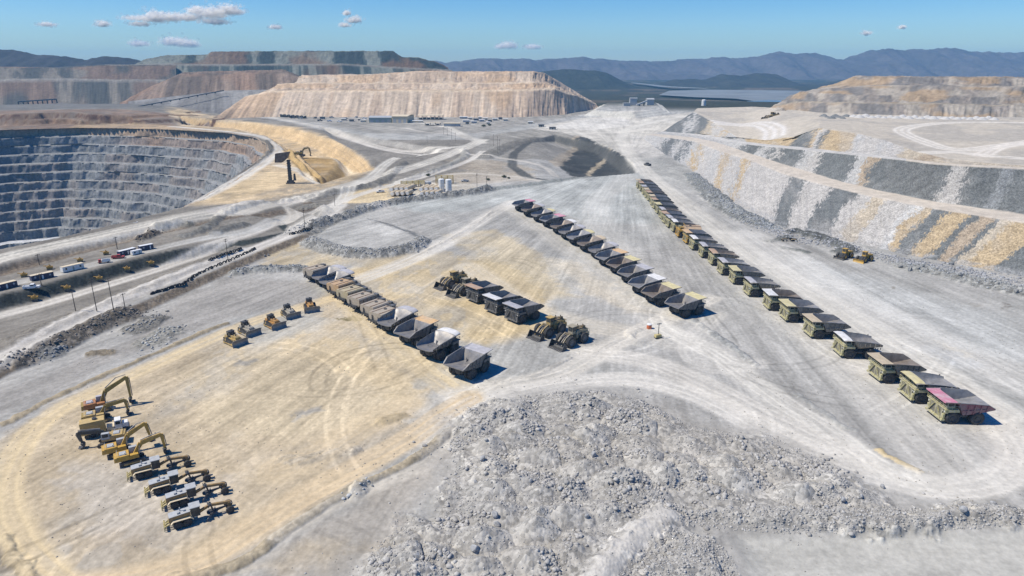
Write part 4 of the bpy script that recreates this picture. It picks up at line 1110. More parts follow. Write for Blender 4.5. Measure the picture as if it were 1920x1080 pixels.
# ================================================================ machines: building tools
class MB:
    """collects boxes, tubes, prisms and turned shapes into one mesh"""

    def __init__(s):
        s.v = []; s.f = []; s.m = []; s.cur = 0

    def add(s, vs, fs, mi=None):
        o = len(s.v)
        s.v += [tuple(p) for p in vs]
        for f in fs:
            s.f.append([o + i for i in f]); s.m.append(s.cur if mi is None else mi)

    def box(s, x0, x1, y0, y1, z0, z1, tx=0.0, ty=0.0, rot=None, mi=None):
        """box, its top drawn in by tx, ty; rot = (axis, angle, pivot)"""
        vs = [Vector(p) for p in ((x0, y0, z0), (x1, y0, z0), (x1, y1, z0), (x0, y1, z0),
                                  (x0 + tx, y0 + ty, z1), (x1 - tx, y0 + ty, z1), (x1 - tx, y1 - ty, z1), (x0 + tx, y1 - ty, z1))]
        if rot:
            M = Matrix.Rotation(rot[1], 3, rot[0]); pv = Vector(rot[2])
            vs = [M @ (p - pv) + pv for p in vs]
        s.add(vs, [(3, 2, 1, 0), (4, 5, 6, 7), (0, 1, 5, 4), (1, 2, 6, 5), (2, 3, 7, 6), (3, 0, 4, 7)], mi)
        return s

    def tube(s, a, b, r0, r1=None, n=8, mi=None, caps=True):
        a = Vector(a); b = Vector(b); r1 = r0 if r1 is None else r1
        d = (b - a).normalized()
        u = d.orthogonal().normalized(); w = d.cross(u)
        vs = []
        for p, r in ((a, r0), (b, r1)):
            for i in range(n):
                t = 2 * math.pi * i / n
                vs.append(p + u * math.cos(t) * r + w * math.sin(t) * r)
        fs = [(i, (i + 1) % n, n + (i + 1) % n, n + i) for i in range(n)]
        if caps: fs += [tuple(range(n - 1, -1, -1)), tuple(range(n, 2 * n))]
        s.add(vs, fs, mi)
        return s

    def path(s, pts, r, n=5, mi=None):
        for a, b in zip(pts[:-1], pts[1:]): s.tube(a, b, r, n=n, mi=mi)
        return s

    def beam(s, a, b, w, h, w1=None, h1=None, mi=None):
        """rectangular bar from a to b, w wide (horizontal) and h deep"""
        a = Vector(a); b = Vector(b)
        w1 = w if w1 is None else w1; h1 = h if h1 is None else h1
        d = (b - a).normalized()
        side = d.cross(Vector((0, 0, 1)))
        if side.length < 1e-4: side = Vector((0, 1, 0))
        side.normalize(); up = side.cross(d)
        vs = []
        for p, ww, hh in ((a, w, h), (b, w1, h1)):
            for i, j in ((-1, -1), (1, -1), (1, 1), (-1, 1)):
                vs.append(p + side * i * ww / 2 + up * j * hh / 2)
        s.add(vs, [(3, 2, 1, 0), (4, 5, 6, 7), (0, 1, 5, 4), (1, 2, 6, 5), (2, 3, 7, 6), (3, 0, 4, 7)], mi)
        return s

    def prism(s, prof, y0, y1, axis='y', mi=None):
        """outline in x,z pushed from y0 to y1"""
        n = len(prof)
        if axis == 'y':
            vs = [(x, y0, z) for x, z in prof] + [(x, y1, z) for x, z in prof]
        else:
            vs = [(y0, x, z) for x, z in prof] + [(y1, x, z) for x, z in prof]
        fs = [tuple(range(n)), tuple(range(2 * n - 1, n - 1, -1))] + [((i + 1) % n, i, n + i, n + (i + 1) % n) for i in range(n)]
        s.add(vs, fs, mi)
        return s

    def lathe(s, prof, c, n=24, mi=None, axis='y'):
        """profile (offset along the axle, radius) turned around an axle along y"""
        vs = []
        for a, r in prof:
            for i in range(n):
                t = 2 * math.pi * i / n
                if axis == 'y':
                    vs.append((c[0] + r * math.cos(t), c[1] + a, c[2] + r * math.sin(t)))
                else:
                    vs.append((c[0] + r * math.cos(t), c[1] + r * math.sin(t), c[2] + a))
        k = len(prof)
        fs = [(j * n + i, j * n + (i + 1) % n, (j + 1) * n + (i + 1) % n, (j + 1) * n + i) for j in range(k - 1) for i in range(n)]
        s.add(vs, fs, mi)
        return s

    def sheet(s, rows, mi=None):
        o = len(s.v); n = len(rows[0])
        for r in rows: s.v += [tuple(p) for p in r]
        for i in range(len(rows) - 1):
            for j in range(n - 1):
                s.f.append([o + i * n + j, o + i * n + j + 1, o + (i + 1) * n + j + 1, o + (i + 1) * n + j])
                s.m.append(s.cur if mi is None else mi)
        return s

    def build(s, name, mats, parent=None, smooth_=False):
        me = bpy.data.meshes.new(name)
        me.from_pydata(s.v, [], s.f)
        bm = bmesh.new(); bm.from_mesh(me)
        bmesh.ops.recalc_face_normals(bm, faces=bm.faces)
        bm.to_mesh(me); bm.free()
        mats = mats if isinstance(mats, (list, tuple)) else [mats]
        for m in mats: me.materials.append(m)
        for p, mi in zip(me.polygons, s.m):
            p.material_index = mi
            p.use_smooth = smooth_
        if smooth_:
            try: me.set_sharp_from_angle(angle=R(40))
            except Exception: pass
        o = bpy.data.objects.new(name, me)
        COL.objects.link(o)
        if parent: o.parent = parent
        return o


def empty(name, loc=(0, 0, 0)):
    o = bpy.data.objects.new(name, None)
    o.empty_display_size = 0.5
    o.location = loc
    COL.objects.link(o)
    return o


KIDS = {}


def kids(o):
    k = KIDS.get(o.name)
    if k is None:
        k = [c for c in bpy.data.objects if c.parent == o]
        KIDS[o.name] = k
    return k


def copy_tree(o, parent=None):
    ch = kids(o)
    c = o.copy()
    COL.objects.link(c)
    if parent: c.parent = parent
    out = [copy_tree(k, c) for k in ch]
    KIDS[c.name] = out
    return c


USED = {}


def place(proto, loc, head, label, cat, group, scale=1.0):
    """first use moves the prototype itself, later ones are copies with copies of every part"""
    if proto.name in USED:
        o = copy_tree(proto)
    else:
        o = proto; kids(o)
        for c in KIDS[o.name]:
            kids(c)
    PENDING.append((o, loc, head, scale))
    USED[proto.name] = 1
    tag(o, label, cat, group)
    return o


PENDING = []


def settle():
    for o, loc, head, sc in PENDING:
        o.location = loc; o.rotation_euler = (0, 0, head); o.scale = (sc, sc, sc)
    PENDING.clear()


def restain(o, part, mat, slot=0):
    for c in KIDS[o.name]:
        if c.name.split('.')[0] == part:
            c.material_slots[slot].link = 'OBJECT'
            c.material_slots[slot].material = mat


# materials of the machines
RUBBER = paint('rubber', (0.030, 0.030, 0.031), 0.85, dust=0.40, dcol=(0.13, 0.125, 0.115), var=0.3)
STEEL = paint('worn_steel', (0.19, 0.19, 0.195), 0.5, 0.3, dust=0.55, dcol=(0.36, 0.325, 0.275), var=0.4, scale=0.8)
STEELB = paint('blued_steel', (0.20, 0.205, 0.215), 0.55, 0.2, dust=0.5, dcol=(0.36, 0.34, 0.31), var=0.35, scale=0.7)
DARK = paint('dark_steel', (0.045, 0.047, 0.05), 0.6, dust=0.3, dcol=(0.15, 0.14, 0.125), var=0.4)
BLACK = paint('black_gap', (0.012, 0.012, 0.013), 0.8, dust=0.08, var=0.2)
GLASS = paint('cab_glass', (0.015, 0.022, 0.028), 0.12, dust=0.12, var=0.2)
OLIVE = paint('dusty_yellow_green', (0.38, 0.35, 0.15), 0.6, dust=0.7, dcol=(0.45, 0.42, 0.33), var=0.5, scale=2.2)
CHARC = paint('charcoal_paint', (0.10, 0.105, 0.11), 0.55, dust=0.35, dcol=(0.24, 0.225, 0.20), var=0.35, scale=1.5)
YEL = paint('machine_yellow', (0.50, 0.30, 0.045), 0.5, dust=0.32, dcol=(0.34, 0.27, 0.16), var=0.25)
YELD = paint('dirty_yellow', (0.44, 0.30, 0.09), 0.6, dust=0.55, dcol=(0.34, 0.28, 0.18), var=0.35, scale=1.8)
YELP = paint('pale_yellow', (0.52, 0.43, 0.17), 0.6, dust=0.4, dcol=(0.40, 0.36, 0.27), var=0.25)
CREAM = paint('cream_paint', (0.66, 0.55, 0.37), 0.6, dust=0.3, var=0.15)
WHITE = paint('white_paint', (0.72, 0.72, 0.70), 0.5, dust=0.2, var=0.1)
NAVY = paint('navy_paint', (0.022, 0.028, 0.075), 0.5, dust=0.15, dcol=(0.14, 0.14, 0.16), var=0.15)
REDP = paint('red_paint', (0.42, 0.04, 0.035), 0.5, dust=0.2, var=0.15)
ORANGE = paint('orange_plastic', (0.55, 0.14, 0.05), 0.6, dust=0.15, var=0.1)
GREENP = paint('grey_green_cladding', (0.30, 0.36, 0.32), 0.6, dust=0.2, var=0.1)
WOOD = paint('pole_wood', (0.085, 0.06, 0.045), 0.85, dust=0.2, var=0.3)
LAMP = paint('lamp_glass', (0.55, 0.55, 0.52), 0.2, dust=0.2, var=0.1)
TANKP = paint('dusty_tank_paint', (0.34, 0.29, 0.22), 0.6, dust=0.45, dcol=(0.40, 0.35, 0.28), var=0.2)
PALEB = paint('dusty_roof', (0.38, 0.395, 0.40), 0.5, dust=0.35, dcol=(0.40, 0.38, 0.33), var=0.2)
GRBODY = paint('brown_dusty_side', (0.30, 0.19, 0.06), 0.6, dust=0.6, dcol=(0.23, 0.17, 0.11), var=0.35, scale=1.6)
CANOPY = {
    'tan': paint('tan_canopy', (0.50, 0.41, 0.27), 0.6, dust=0.45, dcol=(0.45, 0.38, 0.29), var=0.2, scale=0.7),
    'yellowed': paint('yellowed_canopy', (0.56, 0.49, 0.25), 0.6, dust=0.35, dcol=(0.45, 0.41, 0.31), var=0.2, scale=0.7),
    'white': paint('white_canopy', (0.66, 0.65, 0.62), 0.5, dust=0.3, dcol=(0.50, 0.47, 0.42), var=0.2, scale=0.7),
    'grey': paint('grey_canopy', (0.42, 0.41, 0.42), 0.5, dust=0.4, dcol=(0.36, 0.34, 0.32), var=0.25, scale=0.7),
    'pink': paint('pink_canopy', (0.52, 0.17, 0.24), 0.55, dust=0.55, dcol=(0.52, 0.42, 0.41), var=0.3, scale=0.9),
    'rusty': paint('rusty_canopy', (0.42, 0.27, 0.17), 0.7, dust=0.45, dcol=(0.38, 0.32, 0.26), var=0.3, scale=0.9),
    'orange': paint('orange_canopy', (0.56, 0.36, 0.17), 0.6, dust=0.45, dcol=(0.48, 0.40, 0.30), var=0.25, scale=0.8),
}
PINKB = paint('pink_bed', (0.22, 0.06, 0.09), 0.55, dust=0.55, dcol=(0.22, 0.20, 0.19), var=0.3)


def wheel(parent, x, y, r, w, z=None, rimcol=DARK, n=28, name='wheel'):
    """tyre with its rim as a sub-part; y is the middle of the tyre"""
    z = r if z is None else z
    h = w / 2
    mb = MB()
    mb.lathe([(-h * .80, r * .60), (-h * .96, r * .70), (-h, r * .84), (-h * .86, r * .95), (-h * .6, r), (h * .6, r), (h * .86, r * .95), (h, r * .84), (h * .96, r * .70), (h * .80, r * .60)], (x, y, z), n)
    for i in range(n):
        t = 2 * math.pi * i / n
        for s in (-1, 1):
            t2 = t + (0.5 if s > 0 else 0) * 2 * math.pi / n
            c = Vector((x + math.cos(t2) * r, y + s * h * .45, z + math.sin(t2) * r))
            mb.box(c.x - .05 * r, c.x + .05 * r, c.y - h * .36, c.y + h * .36, c.z - .025 * r, c.z + .025 * r, rot=('Y', -t2 + math.pi / 2, c))
    o = mb.build(name, RUBBER, parent, True)
    rb = MB()
    for s in (-1, 1):
        rb.lathe([(s * h * .80, r * .62), (s * h * .72, r * .58), (s * h * .45, r * .50), (s * h * .40, r * .30), (s * h * .62, r * .27), (s * h * .66, r * .12), (s * h * .66, 0.01)], (x, y, z), 20)
    rb.build('rim', rimcol, o, True)
    return o


# ---------------------------------------------------------------- big rear dump truck
def bed_mesh(kind):
    mb = MB()
    if kind == 'square':
        #      x     floor  half  top    halftop
        st = [(-7.3, 4.55, 3.75, 4.62, 3.85), (-4.9, 4.05, 3.8, 5.95, 4.2), (-1.5, 3.45, 3.8, 6.15, 4.25), (1.1, 3.15, 3.8, 6.35, 4.3), (2.75, 6.35, 3.85, 6.72, 4.3), (4.6, 6.55, 3.95, 6.72, 4.25), (6.6, 6.7, 3.95, 6.80, 4.15)]
        inn = []; out = []
        for x, f, hw, tz, tw in st:
            inn.append([(x, tw, tz), (x, hw, f), (x, hw * .35, f), (x, -hw * .35, f), (x, -hw, f), (x, -tw, tz)])
            k = 0.34 if x < 2 else 0.2
            out.append([(x, tw + .2, tz), (x, hw + .2, f - k), (x, hw * .35, f - k), (x, -hw * .35, f - k), (x, -hw - .2, f - k), (x, -tw - .2, tz)])
        for a, b, mi in ((0, 4, 0), (4, 6, 1)):
            mb.sheet(inn[a:b + 1], mi)
        mb.sheet(out[:5], 2); mb.sheet(out[4:], 2)
        for e in (0, -1):
            mb.sheet([inn[e], out[e]], 0 if e == 0 else 1)
        for side in (0, -1):
            mb.sheet([[r[side] for r in inn], [r[side] for r in out]], 0)
        for x, f, z in ((-4.9, 4.05, 5.8), (-3.2, 3.75, 5.95), (-1.5, 3.45, 6.05), (0.2, 3.25, 6.2)):
            for s in (-1, 1):
                mb.beam((x, s * 4.08, f - .3), (x, s * 4.52, z), .35, .22, mi=2)
        for s in (-1, 1):
            mb.beam((-6.9, s * 4.12, 4.75), (-4.9, s * 4.48, 5.95), .25, .18, mi=0)
            mb.beam((-4.9, s * 4.48, 5.95), (2.7, s * 4.5, 6.68), .25, .18, mi=0)
            mb.beam((-5.2, s * 4.24, 4.6), (1.5, s * 4.28, 4.1), .16, .22, mi=2)
        for y in (-2.4, -.8, .8, 2.4):
            mb.beam((-6.9, y, 4.1), (1.0, y, 2.85), .3, .4, mi=2)
    else:
        na = 13
        st = [(-7.3, 4.15, 3.6, 4.75), (-6.6, 4.0, 3.75, 5.0), (-4.6, 3.7, 3.9, 5.55), (-2.0, 3.3, 4.0, 6.0), (0.6, 3.1, 4.1, 6.3), (1.9, 4.6, 4.2, 6.45), (2.9, 6.5, 4.25, 6.55), (3.6, 6.95, 4.25, 6.5), (5.2, 7.25, 4.2, 6.45), (6.5, 7.15, 4.1, 6.35)]
        inn = []; out = []
        for x, mid, hw, edge in st:
            ri = []; ro = []
            for i in range(na):
                t = math.pi * i / (na - 1)
                c = math.cos(t); s_ = math.sin(t) ** (0.55 if x < 3 else 1.0)
                y = hw * math.copysign(abs(c) ** 0.8, c)
                z = edge + (mid - edge) * s_
                xx = x + (0.9 * (1 - math.sin(t)) if x < -7 else 0) + (0.5 * (math.sin(t) - 1) if x > 6 else 0)
                ri.append((xx, y, z)); ro.append((xx, y * 1.045, z - .24 * (0.4 + 0.6 * s_)))
            inn.append(ri); out.append(ro)
        mb.sheet(inn[:8], 0); mb.sheet(inn[7:], 1); mb.sheet(out, 2)
        mb.sheet([inn[0], out[0]], 0); mb.sheet([inn[-1], out[-1]], 1)
        for side in (0, -1):
            mb.sheet([[r[side] for r in inn], [r[side] for r in out]], 0)
        for x in (-5.6, -4.0, -2.4, -.8, .8):
            for s in (-1, 1):
                mb.box(x - .14, x + .14, s * 4.28 - .12, s * 4.28 + .12, 4.5, 5.5, mi=2)
        for x in (-6.2, -5.4, -4.6):
            for s in (-1, 1): mb.box(x - .1, x + .1, s * 3.4 - .12, s * 3.4 + .12, 3.2, 3.75, mi=2)
        for y in (-1.5, 1.5):
            mb.beam((-6.4, y, 3.65), (1.0, y, 2.75), .4, .4, mi=2)
    return mb


def truck_frame(root, body, tone, rimcol=DARK):
    """everything below the bed; tone is the paint of the front"""
    m = MB()
    for y in (-1.15, 1.15):
        m.box(-5.0, 5.2, y - .3, y + .3, 1.7, 2.6)
    m.tube((-3.0, -3.2, 1.8), (-3.0, 3.2, 1.8), 0.85, n=14)
    m.tube((3.4, -2.6, 1.75), (3.4, 2.6, 1.75), 0.42, n=10)
    m.box(-5.2, -1.0, -.8, .8, 1.5, 2.9)
    m.box(1.5, 4.9, -1.0, 1.0, 1.3, 3.6)
    for y in (-1.5, 1.5):
        m.tube((-4.6, y, 2.2), (-5.2, y * 1.05, 3.6), .22)
        m.tube((3.4, y * 1.35, 1.6), (3.4, y * 1.35, 3.9), .32, n=10)
    m.build('chassis', DARK, root)
    for s in (-1, 1):
        wheel(root, 3.4, s * 3.35, 1.8, 1.15, rimcol=rimcol)
        wheel(root, -3.0, s * 3.72, 1.8, 1.08, rimcol=rimcol)
        wheel(root, -3.0, s * 2.36, 1.8, 1.08, rimcol=rimcol)
    m = MB()
    m.box(5.35, 6.3, -3.5, 3.5, 0.95, 1.4, ty=-.1)
    m.box(5.5, 6.0, -3.5, -2.7, 1.4, 2.9); m.box(5.5, 6.0, 2.7, 3.5, 1.4, 2.9)
    m.build('bumper', tone, root)
    m = MB()
    m.box(5.0, 5.85, -2.65, 2.65, 1.4, 4.35)
    for y in (-2.55, 0, 2.55): m.box(5.85, 5.98, y - .12, y + .12, 1.4, 4.35)
    m.build('radiator_housing', tone, root)
    m = MB()
    for i in range(11):
        z = 1.75 + i * .235
        m.box(5.87, 5.93, -2.3, 2.3, z, z + .10)
    m.box(5.853, 5.88, -2.35, 2.35, 1.65, 4.25)
    m.build('radiator_grille', DARK if tone is CHARC else paint_get('dusty_grille', (0.13, 0.125, 0.095)), root)
    m = MB()
    m.box(2.5, 6.0, -4.2, 4.2, 4.35, 4.55)
    for s in (-1, 1):
        m.box(2.2, 5.2, s * 3.2 - 1.0, s * 3.2 + 1.0, 3.75, 4.35, tx=.1)
        m.box(5.2, 5.9, s * 2.1 - .1, s * 2.1 + .1, 2.4, 4.35)
        m.box(4.9, 5.75, s * 3.4 - .35, s * 3.4 + .35, 3.2, 4.35)
    m.build('deck', tone, root)
    cab = MB()
    cab.box(3.2, 5.3, 1.4, 3.5, 4.55, 6.15, tx=.12, ty=.08)
    cab = cab.build('cab', tone, root)
    m = MB()
    m.box(3.5, 5.0, 3.40, 3.47, 5.2, 5.95); m.box(5.2, 5.27, 1.65, 3.25, 5.2, 5.95); m.box(3.5, 5.0, 1.43, 1.49, 5.2, 5.95); m.box(3.24, 3.30, 1.65, 3.25, 5.2, 5.95)
    m.build('cab_window', GLASS, cab)
    m = MB()
    m.box(3.1, 4.6, -3.6, -1.2, 4.55, 5.9); m.box(3.0, 4.4, -.9, 1.0, 4.55, 5.3)
    m.build('electrical_cabinet', CHARC if tone is CHARC else paint_get('dim_olive', (0.20, 0.19, 0.09)), root)
    m = MB()
    for z in (5.05, 5.5):
        m.path([(2.6, -4.1, z), (5.92, -4.1, z), (5.92, 4.1, z), (2.6, 4.1, z)], .045)
    for x, y in [(5.92, q) for q in (-4.1, -2.7, -1.35, 0, 1.35, 2.7, 4.1)] + [(x, s * 4.1) for x in (2.6, 4.3) for s in (-1, 1)]:
        m.tube((x, y, 4.55), (x, y, 5.5), .045, n=5)
    m.build('handrail', tone, root)
    for s in (-1, 1):
        m = MB()
        a = Vector((6.02, s * 2.6, 1.4)); b = Vector((6.02, s * 0.5, 4.45))
        off = Vector((.3, 0, 0))
        m.beam(a, b, .07, .12); m.beam(a + off, b + off, .07, .12)
        for i in range(9):
            p = a.lerp(b, (i + .5) / 9)
            m.box(p.x, p.x + .3, p.y - .13, p.y + .13, p.z - .03, p.z + .03)
        m.path([a + off + Vector((0, 0, .9)), b + off + Vector((0, 0, .9))], .04)
        m.build('ladder', tone, root)
    for y in (-3.4, -2.7, 2.7, 3.4):
        MB().tube((5.75, y, 3.7), (5.86, y, 3.7), .2, n=12).build('headlight', LAMP, root)
    MB().tube((-1.1, 1.5, 2.2), (1.4, 1.5, 2.2), .8, n=14).tube((-1.1, 2.2, 1.9), (1.3, 2.2, 1.9), .6, n=12).build('fuel_tank', DARK, root)
    MB().tube((-1.1, -1.6, 2.3), (1.2, -1.6, 2.3), .75, n=14).build('hydraulic_tank', DARK, root)
    for s in (-1, 1):
        m = MB()
        m.tube((-.6, s * 1.55, 2.0), (.7, s * 1.75, 3.4), .3, n=10)
        m.tube((.4, s * 1.72, 3.1), (1.05, s * 1.85, 4.2), .2, n=10)
        m.build('hoist_cylinder', STEEL, root)


_pc = {}


def paint_get(name, col):
    if name not in _pc: _pc[name] = paint(name, col, 0.6, dust=0.4)
    return _pc[name]


def dump_truck(kind, tone, bedmat=STEEL, outer=CHARC, canopy='tan', rimcol=DARK):
    root = empty('haul_truck')
    bed_mesh(kind).build('dump_bed', [bedmat, CANOPY[canopy], outer], root, kind != 'square')
    truck_frame(root, kind, tone, rimcol)
    return root


def water_truck(tone, tankmat, shape='box'):
    root = empty('water_truck')
    m = MB()
    if shape == 'box':
        prof = [(-3.5, 3.3), (-3.9, 4.0), (-3.9, 5.9), (-3.5, 6.35), (3.5, 6.35), (3.9, 5.9), (3.9, 4.0), (3.5, 3.3), (1.8, 2.7), (-1.8, 2.7)]
    else:
        prof = [(3.9 * math.cos(t), 4.55 + 1.75 * math.sin(t)) for t in [2 * math.pi * i / 24 for i in range(24)]]
    m.prism(prof, -6.6, 2.2, 'x')
    tank = m.build('water_tank', tankmat, root, shape != 'box')
    m = MB()
    for x in (-6.4, -4.3, -2.2, -.1, 2.0):
        if shape == 'box':
            for s in (-1, 1): m.box(x - .09, x + .09, s * 3.96 - .07, s * 3.96 + .07, 3.9, 6.0)
    for y in (-2.0, 2.0):
        m.box(-6.5, 2.1, y - .22, y + .22, 6.36, 6.5)
    m.build('rib', paint_get('rib_brown', (0.22, 0.12, 0.06)), tank)
    MB().tube((-1.0, 0.4, 6.3), (-1.0, 0.4, 6.62), .62, n=16).build('hatch', DARK, tank)
    m = MB()
    for z in (6.85, 7.2):
        m.path([(2.1, -3.3, z), (2.1, 3.3, z)], .045)
    for y in (-3.3, -1.1, 1.1, 3.3): m.tube((2.1, y, 6.3), (2.1, y, 7.2), .045, n=5)
    m.build('railing', tone, root)
    m = MB()
    m.box(-7.2, -6.6, -2.6, 2.6, 2.6, 3.4)
    for y in (-2.2, -.8, .8, 2.2): m.tube((-7.0, y, 2.6), (-7.5, y, 2.2), .25, n=8)
    m.tube((-6.9, 1.6, 3.4), (-6.9, 1.6, 5.4), .2, n=8)
    m.build('spray_bar', DARK, root)
    truck_frame(root, 'tank', tone)
    return root


# ---------------------------------------------------------------- wheel loader
def wheel_loader(tone, dirt):
    root = empty('wheel_loader')
    m = MB()
    m.prism([(-6.0, 2.3), (-6.4, 2.9), (-6.3, 4.3), (-1.2, 4.75), (-.6, 4.2), (-.6, 2.2), (-2.0, 1.7)], -1.5, 1.5)
    m.box(-6.5, -5.4, -2.1, 2.1, 1.9, 3.3, tx=.1)
    m.box(-5.2, -1.4, -2.3, 2.3, 3.1, 3.35)
    m.build('engine_body', tone, root)
    m = MB()
    m.box(-5.6, -1.6, -1.25, 1.25, 4.5, 4.95, tx=.2, ty=.2)
    for x, y in ((-4.6, .6), (-3.3, -.6), (-2.4, .5)):
        m.tube((x, y, 4.9), (x, y, 6.1), .17, n=8)
    m.box(-5.4, -4.0, .2, 1.1, 4.95, 5.5); m.box(-3.1, -2.0, -1.1, -.2, 4.95, 5.6)
    m.build('exhaust', dirt, root)
    m = MB()
    m.path([(-6.2, -2.1, 4.4), (-6.2, 2.1, 4.4), (-1.5, 2.3, 4.5)], .05); m.path([(-6.2, -2.1, 4.4), (-1.5, -2.3, 4.5)], .05)
    for x in (-6.2, -4.6, -3.0, -1.5):
        for s in (-1, 1): m.tube((x, s * 2.2, 3.3), (x, s * 2.2, 4.45), .05, n=5)
    m.build('handrail', tone, root)
    cab = MB()
    cab.box(-1.1, 1.0, -1.1, 1.1, 3.6, 6.2, tx=.15, ty=.12)
    cab.box(-1.3, 1.2, -1.3, 1.3, 6.2, 6.4)
    cab = cab.build('cab', tone, root)
    m = MB()
    m.box(.88, .99, -.9, .9, 4.6, 5.95); m.box(-.8, .75, 1.02, 1.09, 4.6, 5.95); m.box(-.8, .75, -1.09, -1.02, 4.6, 5.95)
    m.build('cab_window', GLASS, cab)
    m = MB()
    m.box(.6, 3.6, -1.2, 1.2, 1.3, 3.0, tx=.2)
    m.box(1.6, 2.6, -1.5, 1.5, 2.6, 4.2, tx=.2)
    m.tube((3.1, -2.2, 1.9), (3.1, 2.2, 1.9), .55, n=10); m.tube((-3.3, -2.2, 1.9), (-3.3, 2.2, 1.9), .55, n=10)
    m.box(-4.5, 1.0, -.8, .8, 1.2, 2.2)
    m.build('front_frame', dirt, root)
    for x in (3.1, -3.3):
        for s in (-1, 1): wheel(root, x, s * 2.45, 1.9, 1.35, rimcol=CHARC)
    for s in (-1, 1):
        m = MB()
        m.beam((2.1, s * 1.15, 3.9), (4.2, s * 1.15, 3.0), .35, .7, .35, .6)
        m.beam((4.2, s * 1.15, 3.0), (6.2, s * 1.15, 1.0), .35, .6, .35, .45)
        m.build('lift_arm', tone, root)
        m = MB()
        m.tube((2.6, s * .55, 3.6), (4.3, s * .55, 3.3), .2, n=8); m.tube((4.3, s * .55, 3.3), (6.1, s * .6, 1.9), .13, n=8)
        m.tube((1.5, s * 1.1, 1.9), (4.0, s * 1.1, 2.6), .22, n=8)
        m.build('hydraulic_cylinder', STEEL, root)
    m = MB()
    outer = [(8.3, .12), (6.4, .05), (5.9, .5), (5.85, 1.4), (6.3, 2.3), (6.9, 2.55)]
    inner = [(8.3, .2), (6.5, .22), (6.1, .6), (6.05, 1.35), (6.42, 2.15), (6.9, 2.45)]
    m.sheet([[(x, y, z) for x, z in outer] for y in (-3.1, 3.1)])
    m.sheet([[(x, y, z) for x, z in inner] for y in (-3.1, 3.1)])
    for y in (-3.1, 3.1):
        m.prism(outer, y - .08, y + .08)
    bk = m.build('bucket', DARK, root)
    m = MB()
    for i in range(8):
        y = -2.75 + i * .786
        m.box(8.2, 9.0, y - .17, y + .17, .08, .3, tx=0.0)
    m.build('bucket_teeth', STEEL, bk)
    return root


